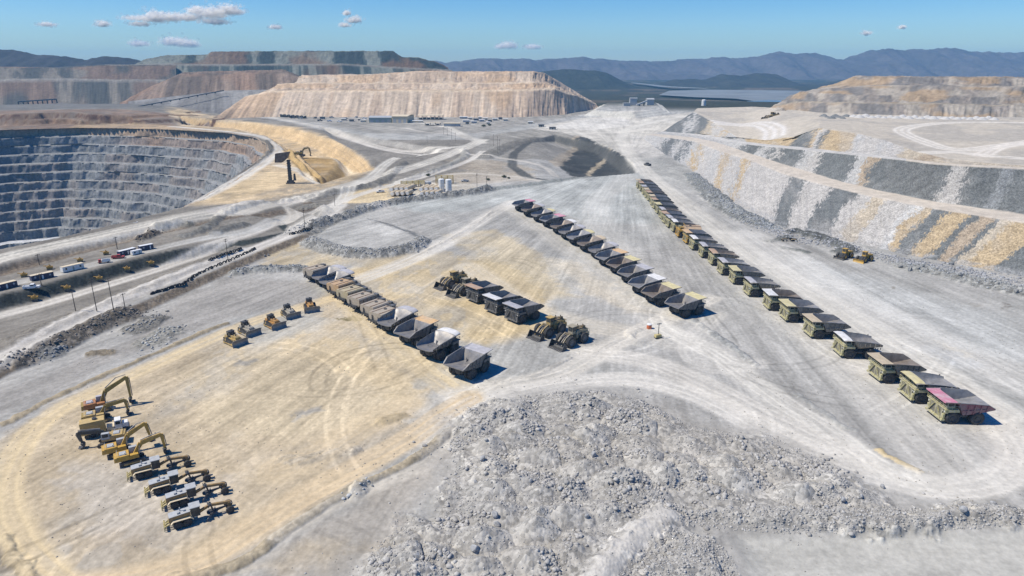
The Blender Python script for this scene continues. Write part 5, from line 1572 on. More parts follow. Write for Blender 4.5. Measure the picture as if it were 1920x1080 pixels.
# ---------------------------------------------------------------- bulldozer
def bulldozer(tone, dirt=DARK):
    root = empty('bulldozer')
    prof = [(-2.9, .55), (-2.5, .12), (-1.9, 0), (2.6, 0), (3.1, .2), (3.4, .75), (3.1, 1.3), (2.5, 1.5), (-.6, 2.35), (-1.2, 2.55), (-1.8, 2.35), (-2.9, 1.3)]
    for s in (-1, 1):
        m = MB()
        m.prism(prof, s * 1.9 - .45, s * 1.9 + .45)
        n = len(prof)
        for i in range(n):
            a = Vector((prof[i][0], 0, prof[i][1])); b = Vector((prof[(i + 1) % n][0], 0, prof[(i + 1) % n][1]))
            L = (b - a).length; k = max(1, int(L / .35))
            for j in range(k):
                p = a.lerp(b, (j + .5) / k)
                ang = math.atan2(b.z - a.z, b.x - a.x)
                m.box(p.x - .05, p.x + .05, s * 1.9 - .46, s * 1.9 + .46, p.z - .07, p.z + .07, rot=('Y', -ang, p))
        tr = m.build('track', DARK, root)
        m = MB()
        for x, z, r in ((-2.3, .75, .5), (2.75, .75, .5), (-1.2, 1.9, .45)):
            m.tube((x, s * 2.36, z), (x, s * 2.42, z), r, n=14)
        m.box(-2.2, 2.5, s * 2.36 - .02, s * 2.36 + .05, .45, .85)
        m.build('track_frame', tone, tr)
    m = MB()
    m.box(-2.7, 3.0, -1.35, 1.35, .8, 2.3)
    m.box(-3.2, -1.2, -1.5, 1.5, 1.4, 3.1, tx=.15, ty=.1)
    m.build('body', tone, root)
    m = MB()
    m.prism([(.2, 2.2), (.2, 3.45), (2.9, 3.2), (3.2, 2.9), (3.2, 1.2), (.2, 1.2)], -.95, .95)
    m.build('engine_hood', tone, root)
    m = MB()
    m.tube((1.2, .5, 3.3), (1.2, .5, 4.6), .14, n=8); m.tube((1.2, -.5, 3.3), (1.2, -.5, 4.6), .14, n=8); m.tube((2.1, 0, 3.2), (2.1, 0, 3.9), .2, n=8)
    m.build('exhaust', DARK, root)
    c = MB()
    c.box(-1.7, .2, -1.0, 1.0, 2.9, 4.55, tx=.15, ty=.12)
    c = c.build('cab', dirt, root)
    m = MB(); m.box(.03, .14, -.8, .8, 3.4, 4.35); m.box(-1.4, -.1, .93, .99, 3.4, 4.35); m.box(-1.4, -.1, -.99, -.93, 3.4, 4.35)
    m.build('cab_window', GLASS, c)
    m = MB()
    m.box(-1.9, -.2, -1.25, 1.25, 4.6, 4.78)
    for x in (-1.8,):
        for s in (-1, 1): m.box(x, x + .25, s * 1.12 - .12, s * 1.12 + .12, 2.6, 4.6)
    m.tube((-1.0, .3, 4.78), (-1.0, .3, 5.2), .2, n=8)
    m.build('roof_guard', dirt, root)
    m = MB()
    rows = []
    for i in range(8):
        t = i / 7
        x = 4.55 - .55 * math.sin(t * math.pi) * 1.1 + .15 * t
        rows.append([(x + (.45 if abs(y) > 2.9 else 0), y, .05 + 2.55 * t) for y in (-3.2, -2.5, -1.2, 0, 1.2, 2.5, 3.2)])
    m.sheet(rows)
    m.sheet([[(p[0] - .18, p[1], p[2]) for p in r] for r in rows])
    m.sheet([rows[-1], [(p[0] - .18, p[1], p[2]) for p in rows[-1]]]); m.sheet([rows[0], [(p[0] - .18, p[1], p[2]) for p in rows[0]]])
    for k in (0, -1): m.sheet([[r[k] for r in rows], [(r[k][0] - .18, r[k][1], r[k][2]) for r in rows]])
    m.build('blade', STEEL, root)
    for s in (-1, 1):
        m = MB()
        m.beam((.3, s * 2.5, .7), (4.1, s * 2.65, .55), .28, .4)
        m.tube((2.9, s * .9, 2.6), (4.0, s * 1.2, 1.9), .13, n=8)
        m.build('push_arm', tone, root)
    m = MB()
    m.box(-4.4, -4.0, -1.3, 1.3, 1.2, 1.8)
    for s in (-1, 1):
        m.beam((-3.0, s * 1.0, 1.7), (-4.2, s * 1.0, 1.5), .25, .35)
        m.tube((-3.1, s * .6, 2.5), (-4.2, s * .6, 1.8), .13, n=8)
    m.prism([(-4.4, 2.2), (-4.0, 2.2), (-4.0, .8), (-3.6, .25), (-3.75, .2), (-4.4, .7)], -.2, .2)
    m.build('ripper', dirt, root)
    return root


# wheeled dozer: as a loader body with a straight blade
def wheel_dozer(tone):
    root = empty('wheel_dozer')
    m = MB(); m.prism([(-4.6, 1.6), (-4.9, 2.4), (-4.7, 3.3), (-.8, 3.6), (-.6, 1.5)], -1.15, 1.15); m.box(-4.9, -4.3, -1.4, 1.4, 1.4, 2.4)
    m.build('engine_body', tone, root)
    m = MB(); m.tube((-3.3, .4, 3.4), (-3.3, .4, 4.5), .13); m.tube((-2.2, -.4, 3.4), (-2.2, -.4, 4.3), .13); m.build('exhaust', DARK, root)
    c = MB(); c.box(-.7, 1.1, -1.0, 1.0, 2.8, 4.9, tx=.12, ty=.1); c.box(-.85, 1.25, -1.15, 1.15, 4.9, 5.05); c = c.build('cab', tone, root)
    m = MB(); m.box(.98, 1.08, -.8, .8, 3.5, 4.7); m.box(-.4, .8, .95, 1.0, 3.5, 4.7); m.box(-.4, .8, -1.0, -.95, 3.5, 4.7); m.build('cab_window', GLASS, c)
    m = MB(); m.box(.4, 3.4, -1.0, 1.0, 1.1, 2.7, tx=.2); m.tube((2.5, -1.8, 1.35), (2.5, 1.8, 1.35), .4); m.tube((-2.6, -1.8, 1.35), (-2.6, 1.8, 1.35), .4); m.box(-4, 1, -.6, .6, .9, 1.7)
    m.build('front_frame', DARK, root)
    for x in (2.5, -2.6):
        for s in (-1, 1): wheel(root, x, s * 1.85, 1.4, 1.0, rimcol=tone)
    m = MB()
    rows = [[(4.9 - .35 * math.sin(i / 6 * math.pi) + (.3 if abs(y) > 2.4 else 0), y, .05 + 1.6 * i / 6) for y in (-2.7, -2.2, 0, 2.2, 2.7)] for i in range(7)]
    m.sheet(rows); m.sheet([[(p[0] - .15, p[1], p[2]) for p in r] for r in rows]); m.sheet([rows[-1], [(p[0] - .15, p[1], p[2]) for p in rows[-1]]])
    m.build('blade', tone, root)
    for s in (-1, 1): MB().beam((2.0, s * .9, 1.6), (4.6, s * 1.3, .7), .25, .35).build('push_arm', tone, root)
    return root


# ---------------------------------------------------------------- tracked excavator
def excavator(tone, house, pose, roof=None):
    """pose: boom points (x, z) from its foot to the tip, then stick end; bucket hangs there"""
    root = empty('excavator')
    prof = [(-2.7, .5), (-2.4, .1), (-1.9, 0), (1.9, 0), (2.4, .1), (2.7, .5), (2.4, .95), (1.9, 1.1), (-1.9, 1.1), (-2.4, .95)]
    for s in (-1, 1):
        m = MB(); m.prism(prof, s * 1.45 - .35, s * 1.45 + .35)
        for i in range(13):
            for z in (0, 1.08): m.box(-1.95 + i * .32, -1.8 + i * .32, s * 1.45 - .37, s * 1.45 + .37, z - .05, z + .07)
        tr = m.build('track', DARK, root)
        m = MB(); m.box(-1.9, 1.9, s * 1.45 + s * .352 - .03, s * 1.45 + s * .352 + .03, .35, .75)
        m.build('track_frame', YELD, tr)
    MB().box(-1.2, 1.2, -1.2, 1.2, .5, 1.25).tube((0, 0, 1.2), (0, 0, 1.55), .9, n=18).build('undercarriage', DARK, root)
    m = MB(); m.box(-3.2, 1.5, -1.55, 1.55, 1.5, 2.0); m.box(-3.2, -.4, -1.55, 1.55, 2.0, 2.75, tx=.08, ty=.05); m.box(-.4, 1.4, -1.55, -.5, 2.0, 2.5)
    hs = m.build('house', house, root)
    MB().box(-3.75, -2.9, -1.5, 1.5, 1.5, 2.6, tx=.12).build('counterweight', tone, root)
    m = MB(); m.box(-2.5, -1.0, -.9, .9, 2.74, 2.95, tx=.1, ty=.1); m.tube((-1.3, -.9, 2.7), (-1.3, -.9, 3.3), .1)
    m.path([(-.5, -1.45, 3.2), (-2.9, -1.45, 3.3), (-2.9, 1.45, 3.3)], .035)
    m.build('engine_cover', roof or house, hs)
    c = MB(); c.box(-.4, 1.5, .45, 1.5, 2.0, 3.55, tx=.1, ty=.05); c = c.build('cab', roof or tone, root)
    m = MB(); m.box(1.38, 1.47, .58, 1.38, 2.5, 3.4); m.box(-.1, 1.2, 1.44, 1.5, 2.55, 3.4); m.build('cab_window', GLASS, c)
    b = pose['boom']
    m = MB()
    hts = [.75, 1.05, .8, .6]
    for i in range(len(b) - 1):
        m.beam((b[i][0], -.15, b[i][1]), (b[i + 1][0], -.15, b[i + 1][1]), .55, hts[min(i, 3)], .5, hts[min(i + 1, 3)])
    bo = m.build('boom', pose.get('mat', tone), root)
    m = MB()
    for y in (-.6, .3):
        mid = b[1]
        m.tube((1.5, y, 1.8), (mid[0] * .85, y, mid[1] * .9), .14, n=8)
    m.tube((b[1][0], -.15, b[1][1] + .8), ((b[1][0] + b[-1][0]) / 2 + .2, -.15, b[-1][1] + .45), .14, n=8)
    m.tube(((b[1][0] + b[-1][0]) / 2, -.15, b[-1][1] + .4), (b[-1][0] - .1, -.15, b[-1][1] + .75), .1, n=8)
    m.build('hydraulic_cylinder', STEEL, bo)
    s0, s1 = pose['stick']
    m = MB(); m.beam((s0[0], -.15, s0[1]), (s1[0], -.15, s1[1]), .45, .85, .4, .45)
    st = m.build('stick', pose.get('mat', tone), root)
    m = MB(); m.tube((s0[0] + .55, -.15, s0[1] - .4), (s1[0] + .45, -.15, s1[1] + .5), .11, n=8); m.build('hydraulic_cylinder', STEEL, st)
    m = MB()
    x, z = s1
    pr = [(x + .35, z + .1), (x - .25, z + .15), (x - .55, z - .35), (x - .45, z - 1.0), (x + .1, z - 1.25), (x + .75, z - 1.05), (x + .15, z - .95), (x - .15, z - .6)]
    m.prism(pr, -.95, .65)
    bk = m.build('bucket', DARK, root)
    m = MB()
    for i in range(5): m.box(x + .6, x + 1.0, -.9 + i * .34, -.75 + i * .34, z - 1.13, z - 1.0)
    m.build('bucket_teeth', STEEL, bk)
    return root


# ---------------------------------------------------------------- motor grader (front towards +x)
def motor_grader():
    root = empty('motor_grader')
    m = MB(); m.prism([(-6.6, 1.5), (-6.8, 2.0), (-6.7, 3.1), (-2.2, 3.35), (-2.2, 1.3), (-6.3, 1.2)], -1.05, 1.05)
    m.build('engine_hood', GRBODY, root)
    m = MB(); m.prism([(-6.72, 3.104), (-6.7, 3.2), (-2.2, 3.45), (-2.2, 3.354)], -1.1, 1.1)
    m.tube((-4.2, .4, 3.3), (-4.2, .4, 4.3), .12); m.box(-4.9, -4.4, -.7, .1, 3.3, 3.7); m.box(-3.6, -3.2, -.3, .3, 3.35, 3.75)
    m.build('hood_roof', PALEB, root)
    c = MB(); c.box(-2.1, -.2, -1.0, 1.0, 1.6, 3.3, ty=.05); c = c.build('cab', DARK, root)
    m = MB()
    m.box(-2.0, -.3, .98, 1.03, 2.2, 3.95); m.box(-2.0, -.3, -1.03, -.98, 2.2, 3.95); m.box(-.22, -.14, -.9, .9, 2.0, 3.95); m.box(-2.05, -.25, -.95, .95, 3.3, 4.0)
    m.build('cab_window', GLASS, c)
    MB().box(-2.35, 0.0, -1.25, 1.25, 4.0, 4.16).build('cab_roof', PALEB, c)
    m = MB()
    m.beam((-.3, 0, 2.0), (2.0, 0, 2.9), .5, .6); m.beam((2.0, 0, 2.9), (6.4, 0, 2.25), .5, .6); m.box(5.9, 6.6, -.45, .45, 1.0, 2.4); m.tube((6.1, -1.3, .95), (6.1, 1.3, .95), .25)
    m.build('front_frame', GRBODY, root)
    m = MB()
    for s in (-1, 1):
        m.tube((2.0, s * .5, 3.6), (2.6, s * .9, 1.3), .12, n=8); m.tube((1.6, s * .4, 2.6), (1.7, s * 1.4, 3.1), .1, n=6)
    m.box(1.6, 2.4, -.7, .7, 2.9, 3.25)
    m.beam((6.0, 0, 1.5), (2.2, .5, 1.1), .22, .25); m.beam((6.0, 0, 1.5), (2.2, -.5, 1.1), .22, .25)
    m.tube((2.2, 0, .95), (2.2, 0, 1.2), 1.05, n=20)
    m.build('circle_drawbar', DARK, root)
    m = MB()
    M = Matrix.Rotation(R(-28), 3, 'Z')
    rows = []
    for i in range(6):
        t = i / 5
        rows.append([M @ Vector((.35 - .3 * math.sin(t * math.pi) , y, .1 + .95 * t)) + Vector((2.0, 0, 0)) for y in (-2.6, 0, 2.6)])
    m.sheet(rows); m.sheet([[p - Vector((.1, 0, 0)) for p in r] for r in rows]); m.sheet([rows[-1], [p - Vector((.1, 0, 0)) for p in rows[-1]]])
    m.build('blade', STEEL, root)
    for s in (-1, 1):
        wheel(root, 6.1, s * 1.5, .95, .6, rimcol=DARK, n=20)
        for x in (-3.1, -5.1): wheel(root, x, s * 1.45, .95, .65, rimcol=DARK, n=20)
        m = MB()
        pr = [(-6.4, 1.6), (-5.9, 2.15), (-2.4, 2.15), (-1.8, 1.6), (-1.75, 1.7), (-2.35, 2.27), (-5.95, 2.27), (-6.5, 1.7)]
        m.prism(pr, s * 1.45 - .42, s * 1.45 + .42)
        m.build('fender', CREAM, root)
        MB().beam((-5.4, s * 1.0, .95), (-2.8, s * 1.0, .95), .22, .5).build('tandem_case', DARK, root)
    m = MB()
    m.box(-7.9, -7.5, -1.5, 1.5, .9, 1.35)
    for s in (-1, 0, 1): m.beam((-6.5, s * .8, 1.5), (-7.6, s * .9, 1.15), .2, .25)
    for y in (-1.35, -.7, 0, .7, 1.35): m.beam((-7.7, y, 1.6), (-7.9, y, .35), .16, .2)
    m.tube((-6.6, .4, 2.2), (-7.6, .4, 1.4), .12); m.tube((-6.6, -.4, 2.2), (-7.6, -.4, 1.4), .12)
    m.build('ripper', YELP, root)
    for s in (-1, 1):
        MB().box(6.55, 6.66, s * .55 - .12, s * .55 + .12, 2.1, 2.35).build('headlight', LAMP, root)
    return root
# ================================================================ machines: where they stand
ORD = ['nearest', 'second', 'third', 'fourth', 'fifth', 'sixth', 'seventh', 'eighth', 'ninth', 'tenth', 'eleventh', 'twelfth', 'thirteenth', 'fourteenth',
       'fifteenth', 'sixteenth', 'seventeenth', 'eighteenth', 'nineteenth', 'twentieth', 'twenty-first', 'twenty-second', 'twenty-third', 'twenty-fourth', 'twenty-fifth', 'twenty-sixth', 'farthest']


def stand(px, py, head, ref, z=0.0):
    """ground position of a machine whose point ref (forward, left) is seen at px, py, z above the ground"""
    p = G(px, py)
    if z:
        for _ in range(3):
            p = P(px, py, p.z + z); p.z = gz(p.x, p.y)
    c, s = math.cos(head), math.sin(head)
    x = p.x - (ref[0] * c - ref[1] * s); y = p.y - (ref[0] * s + ref[1] * c)
    return Vector((x, y, gz(x, y) - 0.05))


# long right-hand row, fronts to the left
P_SQ = dump_truck('square', OLIVE)
P_RD = dump_truck('round', OLIVE, STEELB)
P_WT = water_truck(YEL, paint('tan_tank', (0.44, 0.31, 0.19), 0.6, dust=0.4, dcol=(0.44, 0.36, 0.27)), 'round')
P_SQC = dump_truck('square', CHARC, canopy='grey')
P_RDC = dump_truck('round', CHARC, STEELB, canopy='grey')
P_WTC = water_truck(CHARC, TANKP)
row = [(1762.5, 788.7, 's', 'pink'), (1706, 751, 'r', 'yellowed'), (1647.5, 713.7, 's', 'tan'), (1575, 667, 'r', 'white'), (1519, 631, 's', 'tan'), (1472, 600.4, 's', 'yellowed'),
       (1439, 578.5, 's', 'white'), (1402, 553, 'r', 'grey'), (1373, 530, 's', 'yellowed'), (1351, 513, 'r', 'grey'), (1332.5, 495, 'r', 'rusty'), (1314, 481, 'r', 'grey'),
       (1296.7, 466.7, 'r', 'white'), (1285.6, 455.6, 's', 'orange'), (1270, 443, 'w', ''), (1260.6, 433.3, 'r', 'white'), (1251.5, 425.3, 'r', 'grey'), (1244.6, 417.8, 's', 'rusty'),
       (1238.3, 409, 'r', 'grey'), (1231, 399.3, 's', 'yellowed'), (1225, 390, 's', 'rusty'), (1219.6, 383.3, 's', 'tan'), (1214.7, 375.7, 's', 'rusty'), (1209.4, 370, 's', 'tan'),
       (1204.7, 364, 's', 'grey'), (1199.4, 357, 's', 'rusty'), (1194.6, 352, 's', 'tan')]
hd = R(182)
RSTEEL = paint('brown_steel', (0.20, 0.165, 0.135), 0.55, 0.3, dust=0.4, dcol=(0.34, 0.30, 0.25), var=0.35, scale=.6)
OUTB = paint('dusty_bed_side', (0.17, 0.155, 0.13), 0.6, dust=0.45, dcol=(0.30, 0.275, 0.23), var=0.3)
for i, (px, py, k, c) in enumerate(row):
    h = hd + R(random.uniform(-3, 3))
    loc = stand(px, py, h, (6.45, 3.4), 0.95)
    o_ = ORD[i]
    if k == 'w':
        place(P_WT, loc, h, 'tan cylindrical tank truck standing among the dump trucks of the long right-hand row', 'tank truck', 'trucks of the long right-hand row')
        continue
    kind = 'flat' if k == 's' else 'arched'
    o = place(P_SQ if k == 's' else P_RD, loc, h, f'dump truck with {c} {kind} canopy, {o_} of the long right-hand row', 'dump truck', 'trucks of the long right-hand row')
    restain(o, 'dump_bed', PINKB if i == 0 else OUTB, 2)
    restain(o, 'dump_bed', (STEEL, STEELB, RSTEEL, STEEL)[i % 4] if i else STEELB, 0)
    restain(o, 'dump_bed', CANOPY[c], 1)
    if c == 'orange':
        for part in ('deck', 'bumper', 'radiator_housing', 'cab'): restain(o, part, YEL)

# middle row, tails to the left
mid = [(1287.5, 596.4, 's', 'yellowed'), (1240, 575, 's', 'yellowed'), (1214, 557, 's', 'white'), (1192, 536, 's', 'grey'), (1169, 518, 's', 'yellowed'), (1147, 503, 's', 'orange'), (1129.8, 488.5, 'r', 'grey'),
       (1107.8, 475, 'r', 'tan'), (1087, 462.4, 'r', 'yellowed'), (1071.5, 452, 'r', 'grey'), (1055, 441, 'r', 'white'), (1035, 428.7, 's', 'pink'), (1017, 418.3, 'r', 'yellowed'),
       (997.6, 408, 'r', 'grey'), (980.7, 398, 's', 'pink')]
for i, (px, py, k, c) in enumerate(mid):
    h = R(27) + R(random.uniform(-1.5, 1.5))
    o_ = 'farthest' if i == len(mid) - 1 else ORD[i]
    o = place(P_SQC if k == 's' else P_RDC, stand(px, py, h, (-3.0, -4.1)), h,
              f'dark dump truck with {c} canopy seen from its tail, {o_} of the middle row', 'dump truck', 'trucks of the middle row')
    restain(o, 'dump_bed', CANOPY[c], 1)
    restain(o, 'dump_bed', (STEEL, RSTEEL, STEELB)[i % 3], 0)

# left row: tankers and dump trucks, tails to the left
left = [(887, 710, 's', 'grey', 'dark dump truck with grey square bed, last at the near end of the left row'),
        (829, 676, 'r', 'white', 'dark dump truck with rounded white-edged bed beside the nearest truck of the left row'),
        (787, 650, 's', 'orange', 'dark dump truck with orange canopy edge, third from the near end of the left row'),
        (773 - 22, 628, 'r', 'grey', 'dump truck with rounded pale bed parked next to the brown tankers'),
        (738 - 6, 616, 't', 0, 'brown box tanker directly behind the pale rounded dump truck'),
        (715, 601, 't', 0, 'brown box tanker between two others, fourth of the five tankers in a run'),
        (688.5, 585.5, 't', 0, 'brown box tanker standing next to the damp patch on the ground'),
        (667, 572, 't', 'y', 'tanker with plain yellowish top, second of the five tankers in a run'),
        (649, 559, 't', 'o', 'orange-brown topped tanker beside the two far dump trucks of the left row'),
        (634, 548, 'r', 'grey', 'dump truck with pale bed next to the orange-brown tanker in the left row'),
        (620, 539, 'r', 'grey', 'dark dump truck with low bed between the far tanker and another dump truck'),
        (601, 529, 't', 0, 'grey-brown tanker at the far end of the left row beside the rock pile')]
TYL = paint('yellowish_tank', (0.40, 0.34, 0.20), 0.6, dust=0.4, dcol=(0.40, 0.35, 0.28)); TOR = paint('orange_tank', (0.46, 0.30, 0.15), 0.6, dust=0.4, dcol=(0.40, 0.33, 0.25))
for i, (px, py, k, c, lab) in enumerate(left):
    h = R(52) + R(random.uniform(-2, 2))
    if k == 't':
        o = place(P_WTC, stand(px, py, h, (-3.0, -4.1)), h, lab, 'tank truck', 'parked machines of the left row', 0.93)
        if c: restain(o, 'water_tank', TYL if c == 'y' else TOR)
    else:
        o = place(P_SQC if k == 's' else P_RDC, stand(px, py, h, (-3.0, -4.1)), h, lab, 'dump truck', 'parked machines of the left row')
        restain(o, 'dump_bed', CANOPY[c], 1)

# short row in the middle: three trucks between two pairs of loaders
for px, py, c, lab in ((981, 606.7, 'grey', 'dark dump truck with flat grey canopy next to the front loaders'),
                       (941.7, 590, 'white', 'dark dump truck with bright white canopy, middle one of a short row of three'),
                       (905.8, 569, 'rusty', 'dump truck with rusty canopy beside the far pair of loaders')):
    h = R(221)
    o = place(P_SQC, stand(px, py, h, (3.4, 3.9)), h, lab, 'dump truck', 'three trucks between the loaders')
    restain(o, 'dump_bed', CANOPY[c], 1)
P_LD = wheel_loader(YELD, paint('greasy_brown', (0.13, 0.10, 0.055), 0.6, dust=0.5, dcol=(0.24, 0.2, 0.14)))
LGREY = paint('grey_worn_yellow', (0.29, 0.25, 0.16), 0.6, dust=0.6, dcol=(0.32, 0.285, 0.22))
for px, py, g, lab in ((1031, 634, 0, 'yellow wheel loader with toothed bucket down, left of the greyer one'),
                       (1073, 652.5, 1, 'grey dusty wheel loader with toothed bucket at the near end of its row'),
                       (847.5, 541, 0, 'dirty yellow wheel loader farthest out in the short middle row'),
                       (871, 555, 1, 'wheel loader half hidden behind the rusty-canopied dump truck')):
    h = R(222)
    o = place(P_LD, stand(px, py, h, (3.1, 3.1)), h, lab, 'wheel loader', 'wheel loaders')
    if g:
        for part in ('engine_body', 'cab', 'lift_arm', 'handrail'): restain(o, part, LGREY)

# five bulldozers, blades to the lower right
BRONZE = paint('orange_dusty', (0.42, 0.22, 0.06), 0.6, dust=0.4, dcol=(0.36, 0.27, 0.17))
PALE_D = paint('pale_dusty', (0.36, 0.33, 0.27), 0.6, dust=0.5)
P_BD = bulldozer(YELD)
for px, py, deg, m, lab in ((438, 643, -36, None, 'yellow bulldozer nearest to the left of the five, with a ripper behind'),
                            (464, 624.5, -38, PALE_D, 'dusty grey bulldozer right behind the nearest yellow one'),
                            (512, 611.5, -40, BRONZE, 'orange bulldozer in the middle of the five'),
                            (542, 592, -48, PALE_D, 'pale dusty bulldozer, second from the right of the five'),
                            (582, 580, -64, BRONZE, 'orange bulldozer farthest right, facing the viewer with its blade')):
    o = place(P_BD, stand(px, py, R(deg), (0, 0)), R(deg), lab, 'bulldozer', 'five bulldozers in a line', 0.92)
    if m:
        for part in ('body', 'engine_hood', 'push_arm'): restain(o, part, m)
P_WD = wheel_dozer(YEL)
for px, py, lab in ((1583, 484, 'wheeled dozer with dark blade at the foot of the terraced slope'), (1620, 490, 'wheeled dozer with yellow blade at the foot of the terraced slope')):
    o = place(P_WD, stand(px, py, R(212), (0, 0)), R(212), lab, 'wheel dozer', 'two wheeled dozers')
    restain(o, 'blade', DARK if 'dark' in lab else YEL)

# excavators
EXO = paint('orange_brown_side', (0.36, 0.15, 0.05), 0.6, dust=0.35, dcol=(0.34, 0.26, 0.17))
ROOFG = paint('grey_lilac_roof', (0.42, 0.40, 0.42), 0.5, dust=0.3)
OLB = paint('olive_yellow', (0.30, 0.21, 0.05), 0.5, dust=0.25, dcol=(0.30, 0.25, 0.15))
BLK = paint('black_boom', (0.03, 0.032, 0.035), 0.5, dust=0.15)
for px, py, deg, mat, hs, rf, pose, sc, lab in (
        (187, 769, 33, OLB, EXO, ROOFG, dict(boom=[(.7, 2.1), (2.0, 4.9), (7.0, 7.4)], stick=((7.0, 7.5), (7.1, 1.6))), 1.1, 'large excavator with the highest arm and orange-brown house, rearmost of the group'),
        (186, 789, 30, OLB, YELD, PALEB, dict(boom=[(.7, 2.0), (2.2, 4.0), (6.6, 4.5)], stick=((6.6, 4.6), (6.9, 1.4))), 1.02, 'excavator with a low arm parked between the large excavator and the box truck'),
        (207, 831, 203, YELD, YELD, PALEB, dict(boom=[(.6, 2.0), (1.6, 3.7), (6.4, 4.3)], stick=((6.4, 4.4), (5.9, 1.4)), mat=BLK), 1.0, 'excavator with black arm stretched to the left, opposite to the others'),
        (226, 850, 33, YEL, YEL, PALEB, dict(boom=[(.7, 2.0), (2.3, 4.6), (6.3, 6.5)], stick=((6.3, 6.6), (6.9, 2.6))), 1.0, 'yellow excavator with its bucket held off the ground'),
        (249, 865, 33, YEL, YEL, PALEB, dict(boom=[(.7, 2.0), (2.3, 4.4), (6.9, 5.3)], stick=((6.9, 5.4), (7.2, 1.4))), 1.0, 'yellow excavator with bucket resting on the ground next to the graders')):
    o = excavator(mat, hs, pose, rf)
    place(o, stand(px, py, R(deg), (0, 0)), R(deg), lab, 'excavator', 'excavators in the left yard', sc)

# graders
P_GR = motor_grader()
for px, py, lab in ((353, 876, 'motor grader parked next to the excavators, rearmost of four'), (389, 903, 'second motor grader from the excavators in the row of four'),
                    (423, 927.5, 'motor grader just behind the nearest one in the row of four'), (433, 963, 'motor grader nearest to the viewer, with its blade swung out')):
    h = R(31)
    place(P_GR, stand(px, py, h, (6.1 * .9, -1.7 * .9)), h, lab, 'motor grader', 'four motor graders', 0.9)


# box truck with a white cab
def box_truck():
    root = empty('box_truck')
    MB().box(-4.6, 4.6, -.45, .45, .75, 1.05).build('chassis', DARK, root)
    m = MB(); m.box(-4.8, .4, -1.35, 1.35, 1.15, 4.3)
    for i in range(14):
        for s in (-1, 1): m.box(-4.6 + i * .37, -4.48 + i * .37, s * 1.36 - .03, s * 1.36 + .03, 1.25, 4.2)
    bx = m.build('cargo_box', paint('tan_yellow_box', (0.50, 0.35, 0.13), 0.6, dust=0.35, dcol=(0.42, 0.34, 0.2)), root)
    MB().tube((-1.6, 0, 4.28), (-1.6, 0, 4.7), .5, n=16).build('hatch', DARK, bx)
    m = MB(); m.box(.6, 2.2, -1.2, 1.2, 1.1, 1.9); m.build('tool_deck', CREAM, root)
    c = MB(); c.box(2.3, 3.9, -1.2, 1.2, 1.1, 3.2, tx=.12, ty=.08); c = c.build('cab', WHITE, root)
    m = MB(); m.box(3.84, 3.93, -1.0, 1.0, 2.2, 2.95); m.box(2.6, 3.6, 1.14, 1.2, 2.2, 2.95); m.box(2.6, 3.6, -1.2, -1.14, 2.2, 2.95); m.build('cab_window', GLASS, c)
    MB().box(3.9, 5.3, -1.0, 1.0, 1.1, 2.15, tx=.1, ty=.1).build('engine_hood', WHITE, root)
    MB().box(5.25, 5.45, -1.2, 1.2, .7, 1.1).build('bumper', DARK, root)
    for s in (-1, 1): MB().tube((5.28, s * .75, 1.45), (5.33, s * .75, 1.45), .15, n=10).build('headlight', LAMP, root)
    for x in (4.3, -2.4, -3.7):
        for s in (-1, 1): wheel(root, x, s * 1.1, .55, .4, n=16)
    return root


place(box_truck(), stand(197, 812, R(30), (0, 0)), R(30), 'box truck with ribbed yellow box and white cab among the excavators', 'truck', None, 1.05)


# ---------------------------------------------------------------- small yard things
def light_tower():
    root = empty('light_tower')
    MB().box(-1.3, 1.0, -.7, .7, .55, 1.5, tx=.08, ty=.05).build('generator_box', YELP, root)
    m = MB(); m.box(-1.4, 1.1, -.75, .75, .4, .56); m.beam((1.1, 0, .5), (2.3, 0, .45), .12, .12); m.build('trailer_frame', DARK, root)
    for s in (-1, 1): wheel(root, -.2, s * .85, .36, .22, n=14)
    m = MB(); m.box(-.09, .09, -.09, .09, 1.5, 5.6); m.box(-.9, .9, -.05, .05, 5.45, 5.58); m.build('mast', DARK, root)
    for x in (-.8, -.35, .35, .8): MB().box(x - .17, x + .17, -.14, .14, 5.2, 5.5, tx=.05).build('lamp', LAMP, root)
    return root


place(light_tower(), stand(1234, 634, R(20), (0, 0)), R(20), 'yellow trailer-mounted light tower on bare grey ground', 'light tower', None)
root = empty('water_barrel')
MB().lathe([(0, .02), (0, .85), (.08, .9), (1.5, .9), (1.58, .86)], (0, 0, 0), 20, axis='z').build('drum', ORANGE, root, True)
MB().lathe([(0, .93), (.28, .93), (.42, .6), (.46, .02)], (0, 0, 1.56), 20, axis='z').build('lid', WHITE, root, True)
place(root, stand(1217, 616, 0, (0, 0)), 0, 'orange barrel with white lid standing alone on the grey ground', 'barrel', None)


